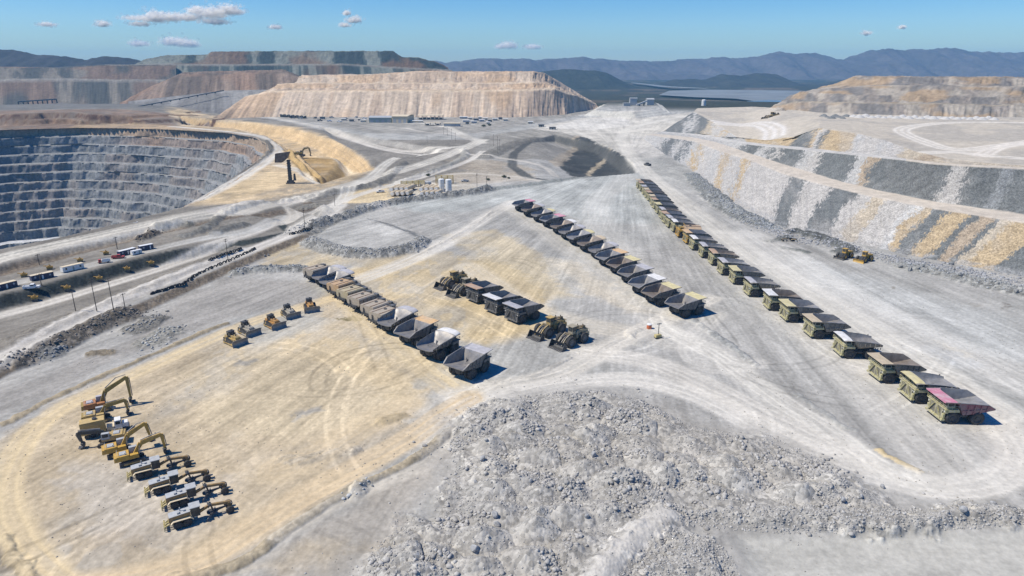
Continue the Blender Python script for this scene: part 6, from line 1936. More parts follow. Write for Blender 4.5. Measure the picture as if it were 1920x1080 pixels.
# ---------------------------------------------------------------- trailers on the pad
def long_box(name, a, b, h, d, side, roof, label, cat, group=None, windows=True, tilt=0):
    """cabin whose near long foot runs between two seen points"""
    A = G(*a); B = G(*b)
    L = math.hypot(B.x - A.x, B.y - A.y); hd_ = math.atan2(B.y - A.y, B.x - A.x)
    root = empty(name)
    m = MB(); m.box(-L / 2, L / 2, 0, d, .22, h)
    for i in range(int(L / .5)):
        x = -L / 2 + .25 + i * .5
        m.box(x - .06, x + .06, -.02, .0, .3, h - .06)
    wl = m.build('wall', side, root)
    MB().box(-L / 2 - .06, L / 2 + .06, -.06, d + .06, h, h + .1).build('roof', roof, root)
    MB().box(-L / 2 + .3, -L / 2 + .7, .1, d - .1, -.4, .22).box(L / 2 - .7, L / 2 - .3, .1, d - .1, -.4, .22).build('skid', DARK, root)
    if windows:
        k = max(2, int(L / 2.4))
        for i in range(k):
            x = -L / 2 + (i + .5) * L / k
            if i == k // 2: MB().box(x - .3, x + .3, -.055, -.02, .25, h * .82).build('door', WHITE if side is NAVY else GREENP, root)
            else: MB().box(x - .35, x + .35, -.05, -.02, h * .45, h * .78).build('window', PALEB if side is NAVY else GLASS, root)
    M = (A + B) / 2
    PENDING.append((root, Vector((M.x, M.y, gz(M.x, M.y))), hd_, 1))
    tag(root, label, cat, group)
    return root


gT = 'site trailers on the gravel pad'
long_box('site_trailer', (-6, 547), (34, 536.5), 2.3, 2.2, NAVY, CREAM, 'navy site trailer cut by the left edge of the picture', 'trailer', gT)
long_box('site_trailer', (60.5, 528.5), (102, 519.5), 2.3, 2.2, NAVY, CREAM, 'navy site trailer with cream roof, left of the long white trailer', 'trailer', gT)
long_box('site_trailer', (119, 512.5), (158.5, 503.5), 2.4, 2.2, WHITE, CREAM, 'long white site trailer on the gravel pad', 'trailer', gT)
long_box('site_trailer', (226, 481), (256, 473.5), 2.3, 2.2, NAVY, WHITE, 'navy site trailer behind the small white cabin', 'trailer', gT)
long_box('site_trailer', (249, 479.5), (267, 475.2), 1.9, 1.7, WHITE, WHITE, 'small white cabin in front of the navy trailer', 'trailer', gT)
long_box('site_trailer', (264, 471), (288.7, 466.2), 2.3, 2.2, NAVY, WHITE, 'navy site trailer with white roof at the far right of the pad', 'trailer', gT)


def pickup(body):
    root = empty('pickup')
    m = MB(); m.box(-2.6, 2.6, -.95, .95, .45, 1.1, tx=.05, ty=.04); m.box(-2.6, -.5, .8, .95, 1.1, 1.4); m.box(-2.6, -.5, -.95, -.8, 1.1, 1.4); m.box(-2.6, -2.45, -.8, .8, 1.1, 1.4)
    m.build('body', body, root)
    c = MB(); c.box(-.5, 1.2, -.9, .9, 1.1, 1.85, tx=.25, ty=.1); c = c.build('cab', body, root)
    m = MB(); m.box(-.2, .9, .8, .9, 1.3, 1.7); m.box(-.2, .9, -.9, -.8, 1.3, 1.7); m.box(1.0, 1.12, -.7, .7, 1.25, 1.7); m.build('window', GLASS, c)
    for x in (1.6, -1.6):
        for s in (-1, 1): wheel(root, x, s * .85, .4, .28, n=12)
    return root


P_PU = pickup(WHITE)
restp = [(1214, 310.5, 120, DARK, 'dark pickup driving down the trunk road towards the yard', 1.5), (60, 541, 20, WHITE, 'white pickup on the pad below the cream-roofed navy trailer', 1.1),
         (222, 484.5, 15, REDP, 'small red pickup beside the navy trailer', 1.0), (257, 420, 30, WHITE, 'white pickup alone on the wide haul road', .7),
         (713, 361, 200, WHITE, 'white pickup parked left of the row of tanks', 1.2), (822, 353, 10, WHITE, 'white pickup between the tanks and the white silos', 1.2), (872, 341, 180, PALEB, 'grey pickup on the pale ground right of the silos', 1.2)]
for px, py, deg, m, lab, sc in restp:
    o = place(P_PU, stand(px, py, R(deg), (0, 0)), R(deg), lab, 'pickup', 'pickups', sc)
    for part in ('body', 'cab'): restain(o, part, m)
k = 0
for px, py in ((520, 215), (536, 217), (549, 222), (563, 223), (577, 218), (591, 222), (606, 219), (622, 221), (637, 219), (648, 223), (658, 217), (668, 221), (676, 226), (683, 223), (600, 227), (618, 228), (636, 229)):
    p = stand(px, py, 0, (0, 0)); k += 1
    o = place(P_PU, p, R(random.choice((10, 80, 170, 260))), 'small vehicle parked on the far lot left of the workshops', 'pickup', 'vehicles parked on the far lot', 1.7)
    m = random.choice((WHITE, WHITE, PALEB, DARK, CHARC))
    for part in ('body', 'cab'): restain(o, part, m)
for i, (px, py) in enumerate(((530, 219.0), (538, 219.6), (546, 220.2), (554, 220.8), (562, 221.4), (570, 222))):
    o = place(P_SQC, stand(px, py, R(75), (0, 0)), R(75), 'dark dump truck in the far short row before the tan dump', 'dump truck', 'far short row of dump trucks', .75)


def crew_truck():
    root = empty('service_truck')
    MB().box(-3.2, 3.0, -.4, .4, .5, .8).build('chassis', DARK, root)
    MB().box(-3.2, .9, -1.1, 1.1, .8, 2.2, tx=.1, ty=.05).build('service_body', WHITE, root)
    m = MB(); m.box(-2.9, .6, -1.0, 1.0, 2.2, 2.35); m.path([(-3, -1, 2.7), (.6, -1, 2.7), (.6, 1, 2.7), (-3, 1, 2.7)], .06); m.build('rack', PALEB, root)
    c = MB(); c.box(1.1, 2.6, -1.05, 1.05, .7, 2.3, tx=.15, ty=.06); c = c.build('cab', REDP, root)
    m = MB(); m.box(2.42, 2.55, -.85, .85, 1.5, 2.1); m.box(1.4, 2.3, -1.06, -1.0, 1.5, 2.1); m.box(1.4, 2.3, 1.0, 1.06, 1.5, 2.1); m.build('window', GLASS, c)
    for x in (2.0, -2.0):
        for s in (-1, 1): wheel(root, x, s * .95, .48, .35, n=14)
    return root


place(crew_truck(), stand(195, 493, R(215), (0, 0)), R(215), 'red and white service truck between the white trailer and the small cabin', 'service truck', None, .8)


# yellow loading bins along the pad
YELB = paint('dirty_orange_yellow', (0.40, 0.235, 0.04), 0.6, dust=0.45, dcol=(0.30, 0.23, 0.14), var=0.4, scale=1.8)


def bin_():
    root = empty('loading_bin')
    m = MB(); m.box(-1.3, 1.3, -.9, .9, .5, 1.7, tx=-.15, ty=-.1); m.box(-.9, .7, -.6, .8, 1.7, 2.2, tx=.2)
    m.box(-1.2, 1.2, -.8, .8, 1.75, 1.8)
    m.build('hopper', YELB, root)
    m = MB()
    for x in (-.6, .6):
        for y in (-.55, .55): m.box(x - .12, x + .12, y - .12, y + .12, -1.4, .6)
    m.build('leg', DARK, root)
    m = MB(); m.beam((-.6, .3, 1.7), (-3.0, 1.4, 2.0), .6, .3); m.box(-.2, .2, -.2, .2, 2.1, 2.9); m.build('chute', YELB, root)
    MB().box(-1.3, 1.3, -1.5, -.8, -1.2, .6, tx=.1).build('footing', DARK, root)
    return root


P_BIN = bin_()
for i, (px, py, lab) in enumerate(((66, 562, 'yellow loading bin on the dark slope, leftmost of the near five'), (127, 543, 'yellow loading bin on the dark slope below the long white trailer'),
                                   (187, 525, 'yellow loading bin on the dark slope below the service truck'), (239, 507, 'yellow loading bin on the dark slope below the small white cabin'),
                                   (284, 493, 'yellow loading bin on the dark slope, rightmost of the near five'),
                                   (46, 519, 'yellow loading bin behind the pad beside the left navy trailer'), (94, 505, 'yellow loading bin behind the pad between navy and white trailers'),
                                   (151, 491, 'yellow loading bin behind the right end of the white trailer'), (199.5, 477.5, 'yellow loading bin behind the service truck'))):
    place(P_BIN, stand(px, py, R(25), (0, 0)), R(25), lab, 'bin', 'yellow loading bins', .8)

# ---------------------------------------------------------------- poles
def pole_mesh(h, arms):
    root = empty('power_pole')
    m = MB(); m.tube((0, 0, -.5), (0, 0, h), .17, .11, n=8); m.build('shaft', WOOD, root)
    m = MB()
    for i in range(arms):
        z = h - .5 - i * .9
        m.box(-1.1, 1.1, -.07, .07, z, z + .16)
        for x in (-1.0, -.35, .35, 1.0): m.tube((x, 0, z + .16), (x, 0, z + .36), .06, n=6)
    m.build('crossarm', WOOD, root)
    return root


PP = {}
poles = [(142.4, 585, 546, 'power pole, left of the three tall ones by the lower road'), (181.7, 583.5, 524, 'power pole, middle of the three tall ones by the lower road'),
         (213.5, 583.5, 523, 'power pole with two crossarms, right of the three tall ones by the lower road'), (235.6, 583, 552, 'short thin pole right of the three tall ones'),
         (74, 497, 478, 'power pole between the haul road and the left navy trailers'), (220, 467, 446, 'power pole between the haul road and the service truck'), (428, 490, 450, 'power pole beside the double stack of tyres'),
         (78, 535, 512, 'thin pole in front of the cream-roofed navy trailer'), (572, 430, 393, 'power pole at the corner of the rubble bank and the lower road'), (586, 428, 411, 'short pole next to the corner of the rubble bank'),
         (628, 386, 364, 'power pole left of the sandy lot by the tanks'), (744, 384, 374, 'short pole in front of the sandy lot'), (894.5, 358, 329, 'power pole right of the white silos'), (912.5, 353, 333, 'power pole on the pale ground farther right of the silos'),
         (831.5, 252, 239, 'power pole by the junction, leftmost of three'), (839, 254, 240, 'power pole by the junction, middle of three'), (847, 262, 243, 'power pole by the junction, rightmost of three'), (854, 265, 250, 'short pole behind the road junction'),
         (801, 268, 256, 'pole beside the far road below the workshops'), (925, 274, 253, 'power pole on the grey slope, leftmost'), (933, 288, 258, 'power pole on the grey slope, middle'), (937, 282, 262, 'power pole on the grey slope, right'),
         (1059, 318, 300, 'power pole in the basin, left one'), (1067, 320, 302, 'power pole in the basin, right one'), (834, 176 + 40, 205, 'pole in front of the tan dump'), (876, 222, 208, 'slim pole at the foot of the tan dump')]
for px, by, ty, lab in poles:
    b = stand(px, by, 0, (0, 0))
    x_, y_, dz_ = ray(px, by)
    dist = b.y / y_
    h = (by - ty) * dist / 1280 * 1.06
    key = round(h)
    if key not in PP: PP[key] = pole_mesh(key, 2 if key > 8 else 1)
    place(PP[key], b, R(70), lab, 'pole', 'poles')

# ---------------------------------------------------------------- tyre barrier
m = MB()
m.lathe([(-.4, .62), (-.5, .75), (-.5, 1.2), (-.38, 1.38), (.38, 1.38), (.5, 1.2), (.5, .75), (.4, .62), (-.4, .62)], (0, 0, .55), 16)
P_TY = m.build('tyre', RUBBER, None, True)
KIDS['tyre'] = []
for line, n, lab, grp in (([(285, 552), (315, 543), (345, 533), (372, 515), (410, 498), (450, 481), (478, 468)], 46, 'worn tyre half buried in the barrier along the lower road', 'tyre barrier along the lower road'),
                          ([(394, 489), (425, 477), (451, 468)], 15, 'worn tyre in the short double stack by the lower road', 'short stack of tyres'),
                          ([(546, 440), (562, 435), (583, 430)], 11, 'worn tyre in the stack at the corner of the rubble bank', 'stack of tyres at the corner')):
    pts = spline([G(*q) for q in line], 20)
    for i in range(n):
        q = pts[int(i / max(1, n - 1) * (len(pts) - 1))]
        d = pts[min(int(i / n * (len(pts) - 1)) + 2, len(pts) - 1)] - q if i < n - 2 else pts[-1] - pts[-4]
        lift = 0.25 if i % 2 and n < 20 else 0
        if 'tyre' in USED: o = P_TY.copy(); COL.objects.link(o)
        else: o = P_TY; USED['tyre'] = 1
        o.location = (q[0] + random.uniform(-.2, .2), q[1] + random.uniform(-.2, .2), gz(q[0], q[1]) + lift - .1)
        o.rotation_euler = (random.uniform(-.25, .05), 0, math.atan2(d[1], d[0]) + random.uniform(-.15, .15))
        sc = random.uniform(.55, .72)
        o.scale = (sc, sc, sc)
        tag(o, lab, 'tyre', grp)

# ---------------------------------------------------------------- tank farm
def tank(px, py, L, r, body, cap, label, group, hd_=R(80)):
    root = empty('storage_tank')
    MB().lathe([(-L / 2, .02), (-L / 2, r * .8), (-L / 2 + .3, r), (L / 2 - .3, r), (L / 2, r * .8), (L / 2, .02)], (0, 0, r + .5), 18).build('shell', body, root, True)
    MB().lathe([(-L / 2 - .03, .02), (-L / 2 - .03, r * .78)], (0, 0, r + .5), 18).build('end_cap', cap, root)
    m = MB(); m.box(-r * .8, r * .8, -L * .35, -L * .28, -.2, .75); m.box(-r * .8, r * .8, L * .28, L * .35, -.2, .75); m.build('saddle', DARK, root)
    MB().tube((0, 0, 2 * r + .4), (0, 0, 2 * r + .8), .35, n=10).build('hatch', CREAM, root)
    return root


TANKC = paint('beige_tank', (0.60, 0.49, 0.32), 0.6, dust=0.4, dcol=(0.5, 0.42, 0.31), var=.15)
tk1 = tank(0, 0, 15, 1.9, TANKC, WHITE, '', ''); tk2 = tank(0, 0, 9, 1.7, TANKC, WHITE, '', '')
n1 = ['first', 'second', 'third', 'fourth']
for g, (x0, side) in enumerate(((741, 'left'), (796, 'right'))):
    for i in range(4):
        place(tk1, stand(x0 + i * 9.3, 358 - i * .2, R(-14), (0, 0)), R(-14), f'long cream tank behind the white ones, {n1[i]} from left in the {side} group', 'tank', 'cream tanks')
        place(tk2, stand(x0 - 1 + i * 9.3, 367 - i * .4, R(-14), (0, 0)), R(-14), f'short white tank in front, {n1[i]} from left in the {side} group', 'tank', 'white tanks')


def silo(px, by, ty, r, mat, lab, dome=.5, legs=False):
    b = stand(px, by, 0, (0, 0)); x_, y_, dz_ = ray(px, by); h = (by - ty) * (b.y / y_) / 1280 * 1.06
    root = empty('silo')
    z0 = 2.0 if legs else 0
    MB().lathe([(z0, .02), (z0, r), (h - dome, r), (h - dome * .3, r * .7), (h, .05)], (0, 0, 0), 24, axis='z').build('shell', mat, root, True)
    m = MB(); m.path([(0, -r - .15, z0), (0, -r - .15, h - dome)], .08); m.tube((0, 0, h - .1), (0, 0, h + .5), .25, n=8); m.build('ladder', PALEB, root)
    MB().box(-r * 1.1, r * 1.1, -r * 1.1, r * 1.1, -.4, max(.3, z0)).build('footing', PALEB, root)
    PENDING.append((root, b, 0, 1)); tag(root, lab, 'silo', 'silos of the tank yard')


silo(828, 359, 336, 2.2, WHITE, 'tall white silo, left of the two')
silo(841.5, 361, 337, 2.3, WHITE, 'tall white silo, right of the two')
silo(803, 348, 340, 2.6, PALEB, 'squat grey silo with domed top behind the cream tanks')
silo(1319, 198, 187.5, 5, WHITE, 'small white silo far off before the plain', 1.5)


def pipe_rack(px0, px1, py, h, lab):
    A = G(px0, py); B = G(px1, py - 1)
    root = empty('pipe_rack'); L = (B - A).length
    m = MB()
    n = max(3, int(L / 4))
    for i in range(n + 1):
        x = -L / 2 + L * i / n
        for y in (0, 3.5): m.box(x - .2, x + .2, y - .2, y + .2, -.3, h)
        m.box(x - .12, x + .12, 0, 3.5, h - .3, h)
    m.build('frame', YEL, root)
    m = MB()
    for k in range(4): m.tube((-L / 2, .4 + k * .9, h * (.5 + .14 * k)), (L / 2, .4 + k * .9, h * (.5 + .14 * k)), .28, n=8)
    m.build('pipe', YELP, root)
    m = MB()
    for i in range(n): m.box(-L / 2 + L * (i + .2) / n, -L / 2 + L * (i + .7) / n, .5, 3.0, 0, h * random.uniform(.3, .7))
    m.build('pump', CREAM, root)
    M = (A + B) / 2
    PENDING.append((root, Vector((M.x, M.y, gz(M.x, M.y))), math.atan2(B.y - A.y, B.x - A.x), 1)); tag(root, lab, 'pipe rack')


pipe_rack(752, 796, 351, 4.5, 'yellow pipe rack behind the left group of cream tanks')
pipe_rack(818, 850, 345, 6.5, 'higher yellow pipe rack behind the white silos')


def house(name, px0, px1, py, h, depth, wall, roof, label, pitch=1.0, open_=False, doors=3, cat='building', lean=0.0, skew=0.0):
    A = G(px0, py); B = G(px1, py + skew)
    L = math.hypot(B.x - A.x, B.y - A.y)
    root = empty(name)
    if open_:
        m = MB(); n = max(3, int(L / 7))
        for i in range(n + 1):
            x = -L / 2 + L * i / n
            for y in (0, depth): m.box(x - .3, x + .3, y - .3, y + .3, -.5, h)
        m.build('post', DARK, root)
        m = MB()
        for i in range(n): m.box(-L / 2 + L * (i + .15) / n, -L / 2 + L * (i + .8) / n, depth * .2, depth * .7, 0, h * random.uniform(.25, .6))
        m.build('stacked_goods', CHARC, root)
    else:
        m = MB(); m.box(-L / 2, L / 2, 0, depth, -.8, h)
        for i in range(int(L / 2)): m.box(-L / 2 + .5 + i * 2, -L / 2 + .62 + i * 2, -.05, 0, 0, h)
        wl = m.build('wall', wall, root)
        for i in range(doors):
            x = -L / 2 + (i + .5) * L / doors
            MB().box(x - L / doors * .28, x + L / doors * .28, -.1, -.055, 0, h * .6).build('door', PALEB, wl)
    m = MB()
    e = .8
    pr = [(-e, h), (depth / 2, h + pitch), (depth + e, h), (depth + e, h + .35), (depth / 2, h + pitch + .4), (-e, h + .35)]
    m.prism(pr, -L / 2 - e, L / 2 + e, 'x')
    m.build('roof', roof, root)
    M = (A + B) / 2
    PENDING.append((root, Vector((M.x, M.y, gz(M.x, M.y))), math.atan2(B.y - A.y, B.x - A.x) + lean, 1)); tag(root, label, cat)
    return root


house('workshop', 692, 734, 230, 8, 26, GREENP, PALEB, 'grey-green workshop with rounded roof, leftmost of the far buildings', 2.2, doors=4)
house('workshop', 735, 764, 230.5, 10.5, 45, CREAM, CREAM, 'tall cream workshop hall behind the grey-green one', 1.5, doors=3, lean=R(-6))
house('open_shed', 784, 830, 224.5, 7, 16, DARK, CREAM, 'open shed with cream roof right of the workshop hall', 1, True)
house('open_shed', 797, 826, 235.5, 4.5, 9, DARK, CREAM, 'low cream-roofed shelter, left of two in the foreground', .5, True)
house('shelter', 832, 862, 237, 4.5, 10, PALEB, CREAM, 'low cream-roofed building with grey end wall', .6, doors=4)
house('cabin', 771, 792, 230, 3, 8, CREAM, WHITE, 'white low building between the hall and the shed', .4, doors=2)
for a, y, w_, dk in ((878, 224, 7, 0), (888, 226.5, 9, 1), (897, 223, 6, 0), (906, 225, 8, 0), (915, 229, 7, 1), (924, 226, 9, 0), (935, 224, 6, 1), (944, 227, 8, 0), (873, 233, 6, 1), (912, 233, 6, 0),
                     (640, 226, 8, 0), (655, 228, 7, 1), (676, 229, 9, 0), (600, 223, 8, 1), (585, 219, 7, 0), (560, 216, 9, 0), (540, 213, 8, 1), (1010, 238, 10, 1), (1030, 243, 12, 1), (990, 232, 9, 0)):
    o = house('store_shed', a, a + w_, y, 3.2, 6, DARK if dk else CREAM, CHARC if dk else WHITE, 'dark low shed on the far lot below the tan dump' if dk else 'pale low shed on the far lot below the tan dump', .4, doors=2)
    o['group'] = 'dark sheds on the far lot' if dk else 'pale sheds on the far lot'
for i, (a, b, y, lab) in enumerate(((868, 880, 229, 'small pale cabin behind the low shelters, left'), (884, 894, 231, 'small pale cabin behind the low shelters, middle'), (899, 908, 228, 'small pale cabin near the pale mound'), (862, 876, 222.5, 'flat white store at the foot of the tan dump'))):
    house('cabin', a, b, y, 3, 6, random.choice((PALEB, CREAM)), WHITE, lab, .4, doors=2)
house('crusher_building', 1181, 1194, 198, 15, 14, PALEB, PALEB, 'crusher building with the higher grey tower, left of two', .8, doors=1)
house('crusher_building', 1213, 1226, 197.5, 12, 12, PALEB, PALEB, 'crusher building with a sloping conveyor gallery, right of two', 2.5, doors=1)
house('crusher_annex', 1169, 1181, 199, 6, 10, PALEB, PALEB, 'low annex left of the crusher tower', .3, doors=1)
A = G(1193, 199); B = G(1213, 198)
root = empty('conveyor')
m = MB(); L = (B - A).length; m.beam((-L / 2, 0, 2), (L / 2, 0, 10), 3, 2.6); m.build('gallery', PALEB, root)
m = MB(); m.box(-L * .2 - .5, -L * .2 + .5, -1.5, 1.5, -1, 4.6); m.box(L * .2 - .5, L * .2 + .5, -1.5, 1.5, -1, 7.6); m.build('trestle', DARK, root)
PENDING.append((root, (A + B) / 2, math.atan2(B.y - A.y, B.x - A.x), 1)); tag(root, 'conveyor gallery rising between the two crusher buildings', 'conveyor')

# long conveyor up the apron at the far left
A = PD(250, 203, 1330); B = PD(420, 171, 1390); A.z += 1.5; B.z += 1.5
root = empty('conveyor'); m = MB(); D = B - A
m.beam((0, 0, 0), tuple(D), 3, 1.8); m.build('gallery', CHARC, root)
m = MB()
for i in range(1, 10): p = D * (i / 10); m.box(p.x - 1, p.x + 1, p.y - 1, p.y + 1, p.z - 2.5, p.z)
m.build('trestle', DARK, root)
PENDING.append((root, A, 0, 1)); tag(root, 'long dark conveyor climbing the grey apron below the brown dump', 'conveyor')
for a, b, y, d, lab in ((34, 106, 187, 1700, 'long dark gallery on the far flat left of the streaked slope'), (150, 210, 203, 1330, 'dark low gallery by the far road at the left')):
    A = PD(a, y + 5, d); B = PD(b, y, d * 1.02)
    root = empty('gallery'); m = MB(); D = B - A
    m.beam((0, 0, 1.5), (D.x, D.y, D.z + 1.5), 5, 3); m.build('housing', CHARC, root)
    m = MB()
    for i in range(0, 9): p = D * (i / 8); m.box(p.x - 1, p.x + 1, p.y - 1, p.y + 1, p.z - 8, p.z + 1)
    m.build('trestle', DARK, root)
    PENDING.append((root, A, 0, 1)); tag(root, lab, 'conveyor')

# machines in the hollow
o = excavator(OLB, OLB, dict(boom=[(.7, 2.0), (2.2, 4.6), (5.4, 5.4)], stick=((5.4, 5.4), (6.2, 1.4))), CHARC)
place(o, stand(564, 293, R(5), (0, 0)), R(5), 'excavator working on the ochre mound in the sandy hollow', 'excavator', None, 1.7)
b = stand(545, 344, 0, (0, 0))
root = empty('drill_rig')
m = MB(); m.box(-2.5, 2.5, -2, 2, 0, 2.6, tx=.3); m.box(-3, 3, -2.4, -1.4, 0, 1.1); m.box(-3, 3, 1.4, 2.4, 0, 1.1); m.build('crawler', DARK, root)
m = MB(); m.box(-1.3, 1.3, -1, 1, 2.6, 19, tx=.25, ty=.2)
for z in range(4, 19, 2): m.box(-1.5, 1.5, -1.2, 1.2, z, z + .4)
m.build('mast', DARK, root)
m = MB(); m.prism([(-10.5, 17), (-9.5, 24), (1.8, 25.5), (-.5, 20.5), (-5, 17)], -2, 2); m.build('head_housing', paint('dark_brown_housing', (0.07, 0.05, 0.045), 0.7, dust=0.2), root)
MB().box(2.8, 4.6, -1, 1, 2.5, 8, tx=.5).build('operator_cabin', DARK, root)
PENDING.append((root, b, 0, 1)); tag(root, 'dark mast rig with a slanting housing on top beside the pit ramp', 'mast rig')
b = P(1447, 226, 31.5)
o = place(P_LD, b, R(200), 'brown wheel loader on the upper bench before the right-hand dump', 'wheel loader', None, 1.5)
o = place(P_GR, stand(1479, 452, R(180), (0, 0)), R(180), 'small grader by the dark windrows at the slope foot', 'motor grader', None, .55)

# ---------------------------------------------------------------- heaps on the upper bench
def cone_heap(seed):
    n = 18; rows = []
    for r, z in ((5.2, -.6), (4.2, .5), (2.8, 1.7), (1.4, 2.6), (0.3, 2.95)):
        rows.append([(r * math.cos(t) * (1 + .12 * math.sin(3 * t + seed)), r * math.sin(t) * (1 + .1 * math.cos(2 * t + seed)), z + .15 * math.sin(5 * t + seed + r)) for t in [2 * math.pi * i / n for i in range(n + 1)]])
    return rows


HW = paint('heap_pale', (0.46, 0.45, 0.43), 0.95, dust=0.2, var=0.3); HD = paint('heap_dark', (0.14, 0.15, 0.155), 0.95, dust=0.15, var=0.3)
hp = MB().sheet(cone_heap(1)).build('rock_heap', HW, None, True); hpd = MB().sheet(cone_heap(2)).build('rock_heap', HD, None, True)
random.seed(12)
pts = [(1545 + i * 7, 219 + (i % 3) * 2.2, 1) for i in range(7)] + [(1600 + i * 11.5, 219.5 + i * .18 + (i % 2) * 1.2, 0) for i in range(24)]
first = {0: 1, 1: 1}
for px, py, dk in pts:
    src = hpd if dk else hp
    if first[dk]: o = src; first[dk] = 0
    else: o = src.copy(); COL.objects.link(o)
    p = P(px, py, 42.0)
    o.location = p; o.rotation_euler = (0, 0, random.uniform(0, 6)); s = random.uniform(.75, 1.15); o.scale = (s, s, s * random.uniform(.7, 1))
    tag(o, 'dark rock heap on the upper bench below the right-hand dump' if dk else 'pale rock heap in the line on the upper bench below the right-hand dump', 'rock heap', 'dark rock heaps' if dk else 'pale rock heaps')
settle()
bpy.context.view_layer.update()

# ================================================================ loose rock
rng = np.random.default_rng(5)
PHI = (1 + 5 ** .5) / 2
ICO = np.array([(-1, PHI, 0), (1, PHI, 0), (-1, -PHI, 0), (1, -PHI, 0), (0, -1, PHI), (0, 1, PHI), (0, -1, -PHI), (0, 1, -PHI), (PHI, 0, -1), (PHI, 0, 1), (-PHI, 0, -1), (-PHI, 0, 1)]) / 1.9
IF = np.array([(0, 11, 5), (0, 5, 1), (0, 1, 7), (0, 7, 10), (0, 10, 11), (1, 5, 9), (5, 11, 4), (11, 10, 2), (10, 7, 6), (7, 1, 8), (3, 9, 4), (3, 4, 2), (3, 2, 6), (3, 6, 8), (3, 8, 9), (4, 9, 5), (2, 4, 11), (6, 2, 10), (8, 6, 7), (9, 8, 1)])
ROCK = earth_mat('loose_rock', 2.2, 0.6, 0.2, 0.5, 0.15)


def inside(poly, n):
    poly = np.asarray(poly); lo = poly.min(0); hi = poly.max(0)
    out = np.zeros((0, 2))
    while len(out) < n:
        q = lo + rng.random((n * 3, 2)) * (hi - lo)
        q = q[sdpoly(q[:, 0], q[:, 1], poly, 5) < -.2]
        out = np.vstack([out, q])
    return out[:n]


def stones(name, pts, size, base, label=None):
    n = len(pts)
    v = np.tile(ICO[None], (n, 1, 1)) * (0.72 + 0.5 * rng.random((n, 12, 1)))
    sc = np.stack([size * (0.8 + .5 * rng.random(n)), size * (0.6 + .5 * rng.random(n)), size * (0.5 + .35 * rng.random(n))], -1)
    v = v * sc[:, None, :]
    a = rng.random(n) * 6.28; ca, sa = np.cos(a)[:, None], np.sin(a)[:, None]
    x = v[..., 0] * ca - v[..., 1] * sa; y = v[..., 0] * sa + v[..., 1] * ca
    zz = np.array([gz(p[0], p[1]) for p in pts])
    co = np.stack([x + pts[:, 0:1], y + pts[:, 1:2], v[..., 2] + (zz + size * .12)[:, None]], -1).reshape(-1, 3)
    f = (IF[None] + 12 * np.arange(n)[:, None, None]).reshape(-1, 3)
    c = np.repeat(np.asarray(base)[None] * (0.75 + .45 * rng.random((n, 1))), 12, 0)
    o = np_mesh(name, co, f, c, np.zeros(n * 12), ROCK, 'stuff', False)
    return o


pts = inside(RUBBLE, 30000)
keep = fbm(pts[:, 0] * .22, pts[:, 1] * .22, 601, 3) > .46 + .26 * rng.random(len(pts)) - .13
pts = pts[keep]
rd_ = W2([(1245, 968), (1225, 985), (1190, 1012), (1150, 1050), (1105, 1110)], 1, 5)
pts = pts[dline(pts[:, 0], pts[:, 1], rd_, 12)[0] > 2.2 + 2 * rng.random(len(pts))]
pts = np.vstack([pts, pts[:3500] + rng.normal(0, 5.5, (min(3500, len(pts)), 2))])
clump = 0.6 + 1.0 * smooth(.42, .64, fbm(pts[:, 0] * .16 + 9, pts[:, 1] * .16, 603, 3))
stones('rubble', pts, clump * (0.10 + 0.36 * rng.random(len(pts)) ** 5.0), (0.375, 0.362, 0.335))
pts = np.vstack([inside(RUBW, 2600), inside(RUB2, 1800)])
pts = pts[dline(pts[:, 0], pts[:, 1], rd_, 12)[0] > 2.2 + 2 * rng.random(len(pts))]
stones('rubble', pts, 0.12 + 0.26 * rng.random(len(pts)) ** 3, (0.37, 0.36, 0.335))
pl = []; cl = []
for line, hh, hw, col, st_ in BANKS:
    if st_ < .85: continue
    L = np.hypot(*np.diff(line, axis=0).T).sum()
    n = int(L * hw * 0.8)
    t = rng.random(n) * (len(line) - 1); i = t.astype(int); fr = (t - i)[:, None]
    q = line[i] * (1 - fr) + line[np.minimum(i + 1, len(line) - 1)] * fr + rng.normal(0, hw * .38, (n, 2))
    pl.append(q); cl.append(np.tile(np.array(col) * 1.15, (n, 1)))
pts = np.vstack(pl)
o = stones('bank_stones', pts, 0.22 + 0.5 * rng.random(len(pts)) ** 2.5, (1, 1, 1))
a = o.data.attributes['Col']; buf = np.empty(len(o.data.vertices) * 4, np.float32); a.data.foreach_get('color', buf)
buf = buf.reshape(-1, 4); buf[:, :3] *= np.repeat(np.vstack(cl), 12, 0); a.data.foreach_set('color', buf.ravel())
# loose gravel and clods on the yard
yard = W2([(-100, 760), (400, 600), (640, 520), (960, 400), (1250, 350), (1500, 500), (1950, 640), (2000, 900), (1500, 1100), (-100, 1120)])
q = inside(yard, 26000)
q = q[fbm(q[:, 0] * .05, q[:, 1] * .05, 611, 4) > .5 + .2 * (rng.random(len(q)) - .5)]
q = q[sdpoly(q[:, 0], q[:, 1], RUBBLE, 5) > .5]
stones('yard_gravel', q, 0.05 + 0.17 * rng.random(len(q)) ** 4, (0.27, 0.25, 0.22))
# stones rolled to the foot of the terraced slope
L = W2([(1300, 330), (1370, 392), (1430, 424), (1500, 448), (1600, 468), (1700, 490), (1800, 508), (1920, 530)], 0, 10)
n = 2600; t = rng.random(n) * (len(L) - 1); i = t.astype(int)
q = L[i] + (L[np.minimum(i + 1, len(L) - 1)] - L[i]) * (t - i)[:, None] + rng.normal(0, 4.5, (n, 2))
stones('slope_foot_stones', q, 0.25 + 0.75 * rng.random(n) ** 4, (0.30, 0.305, 0.31))

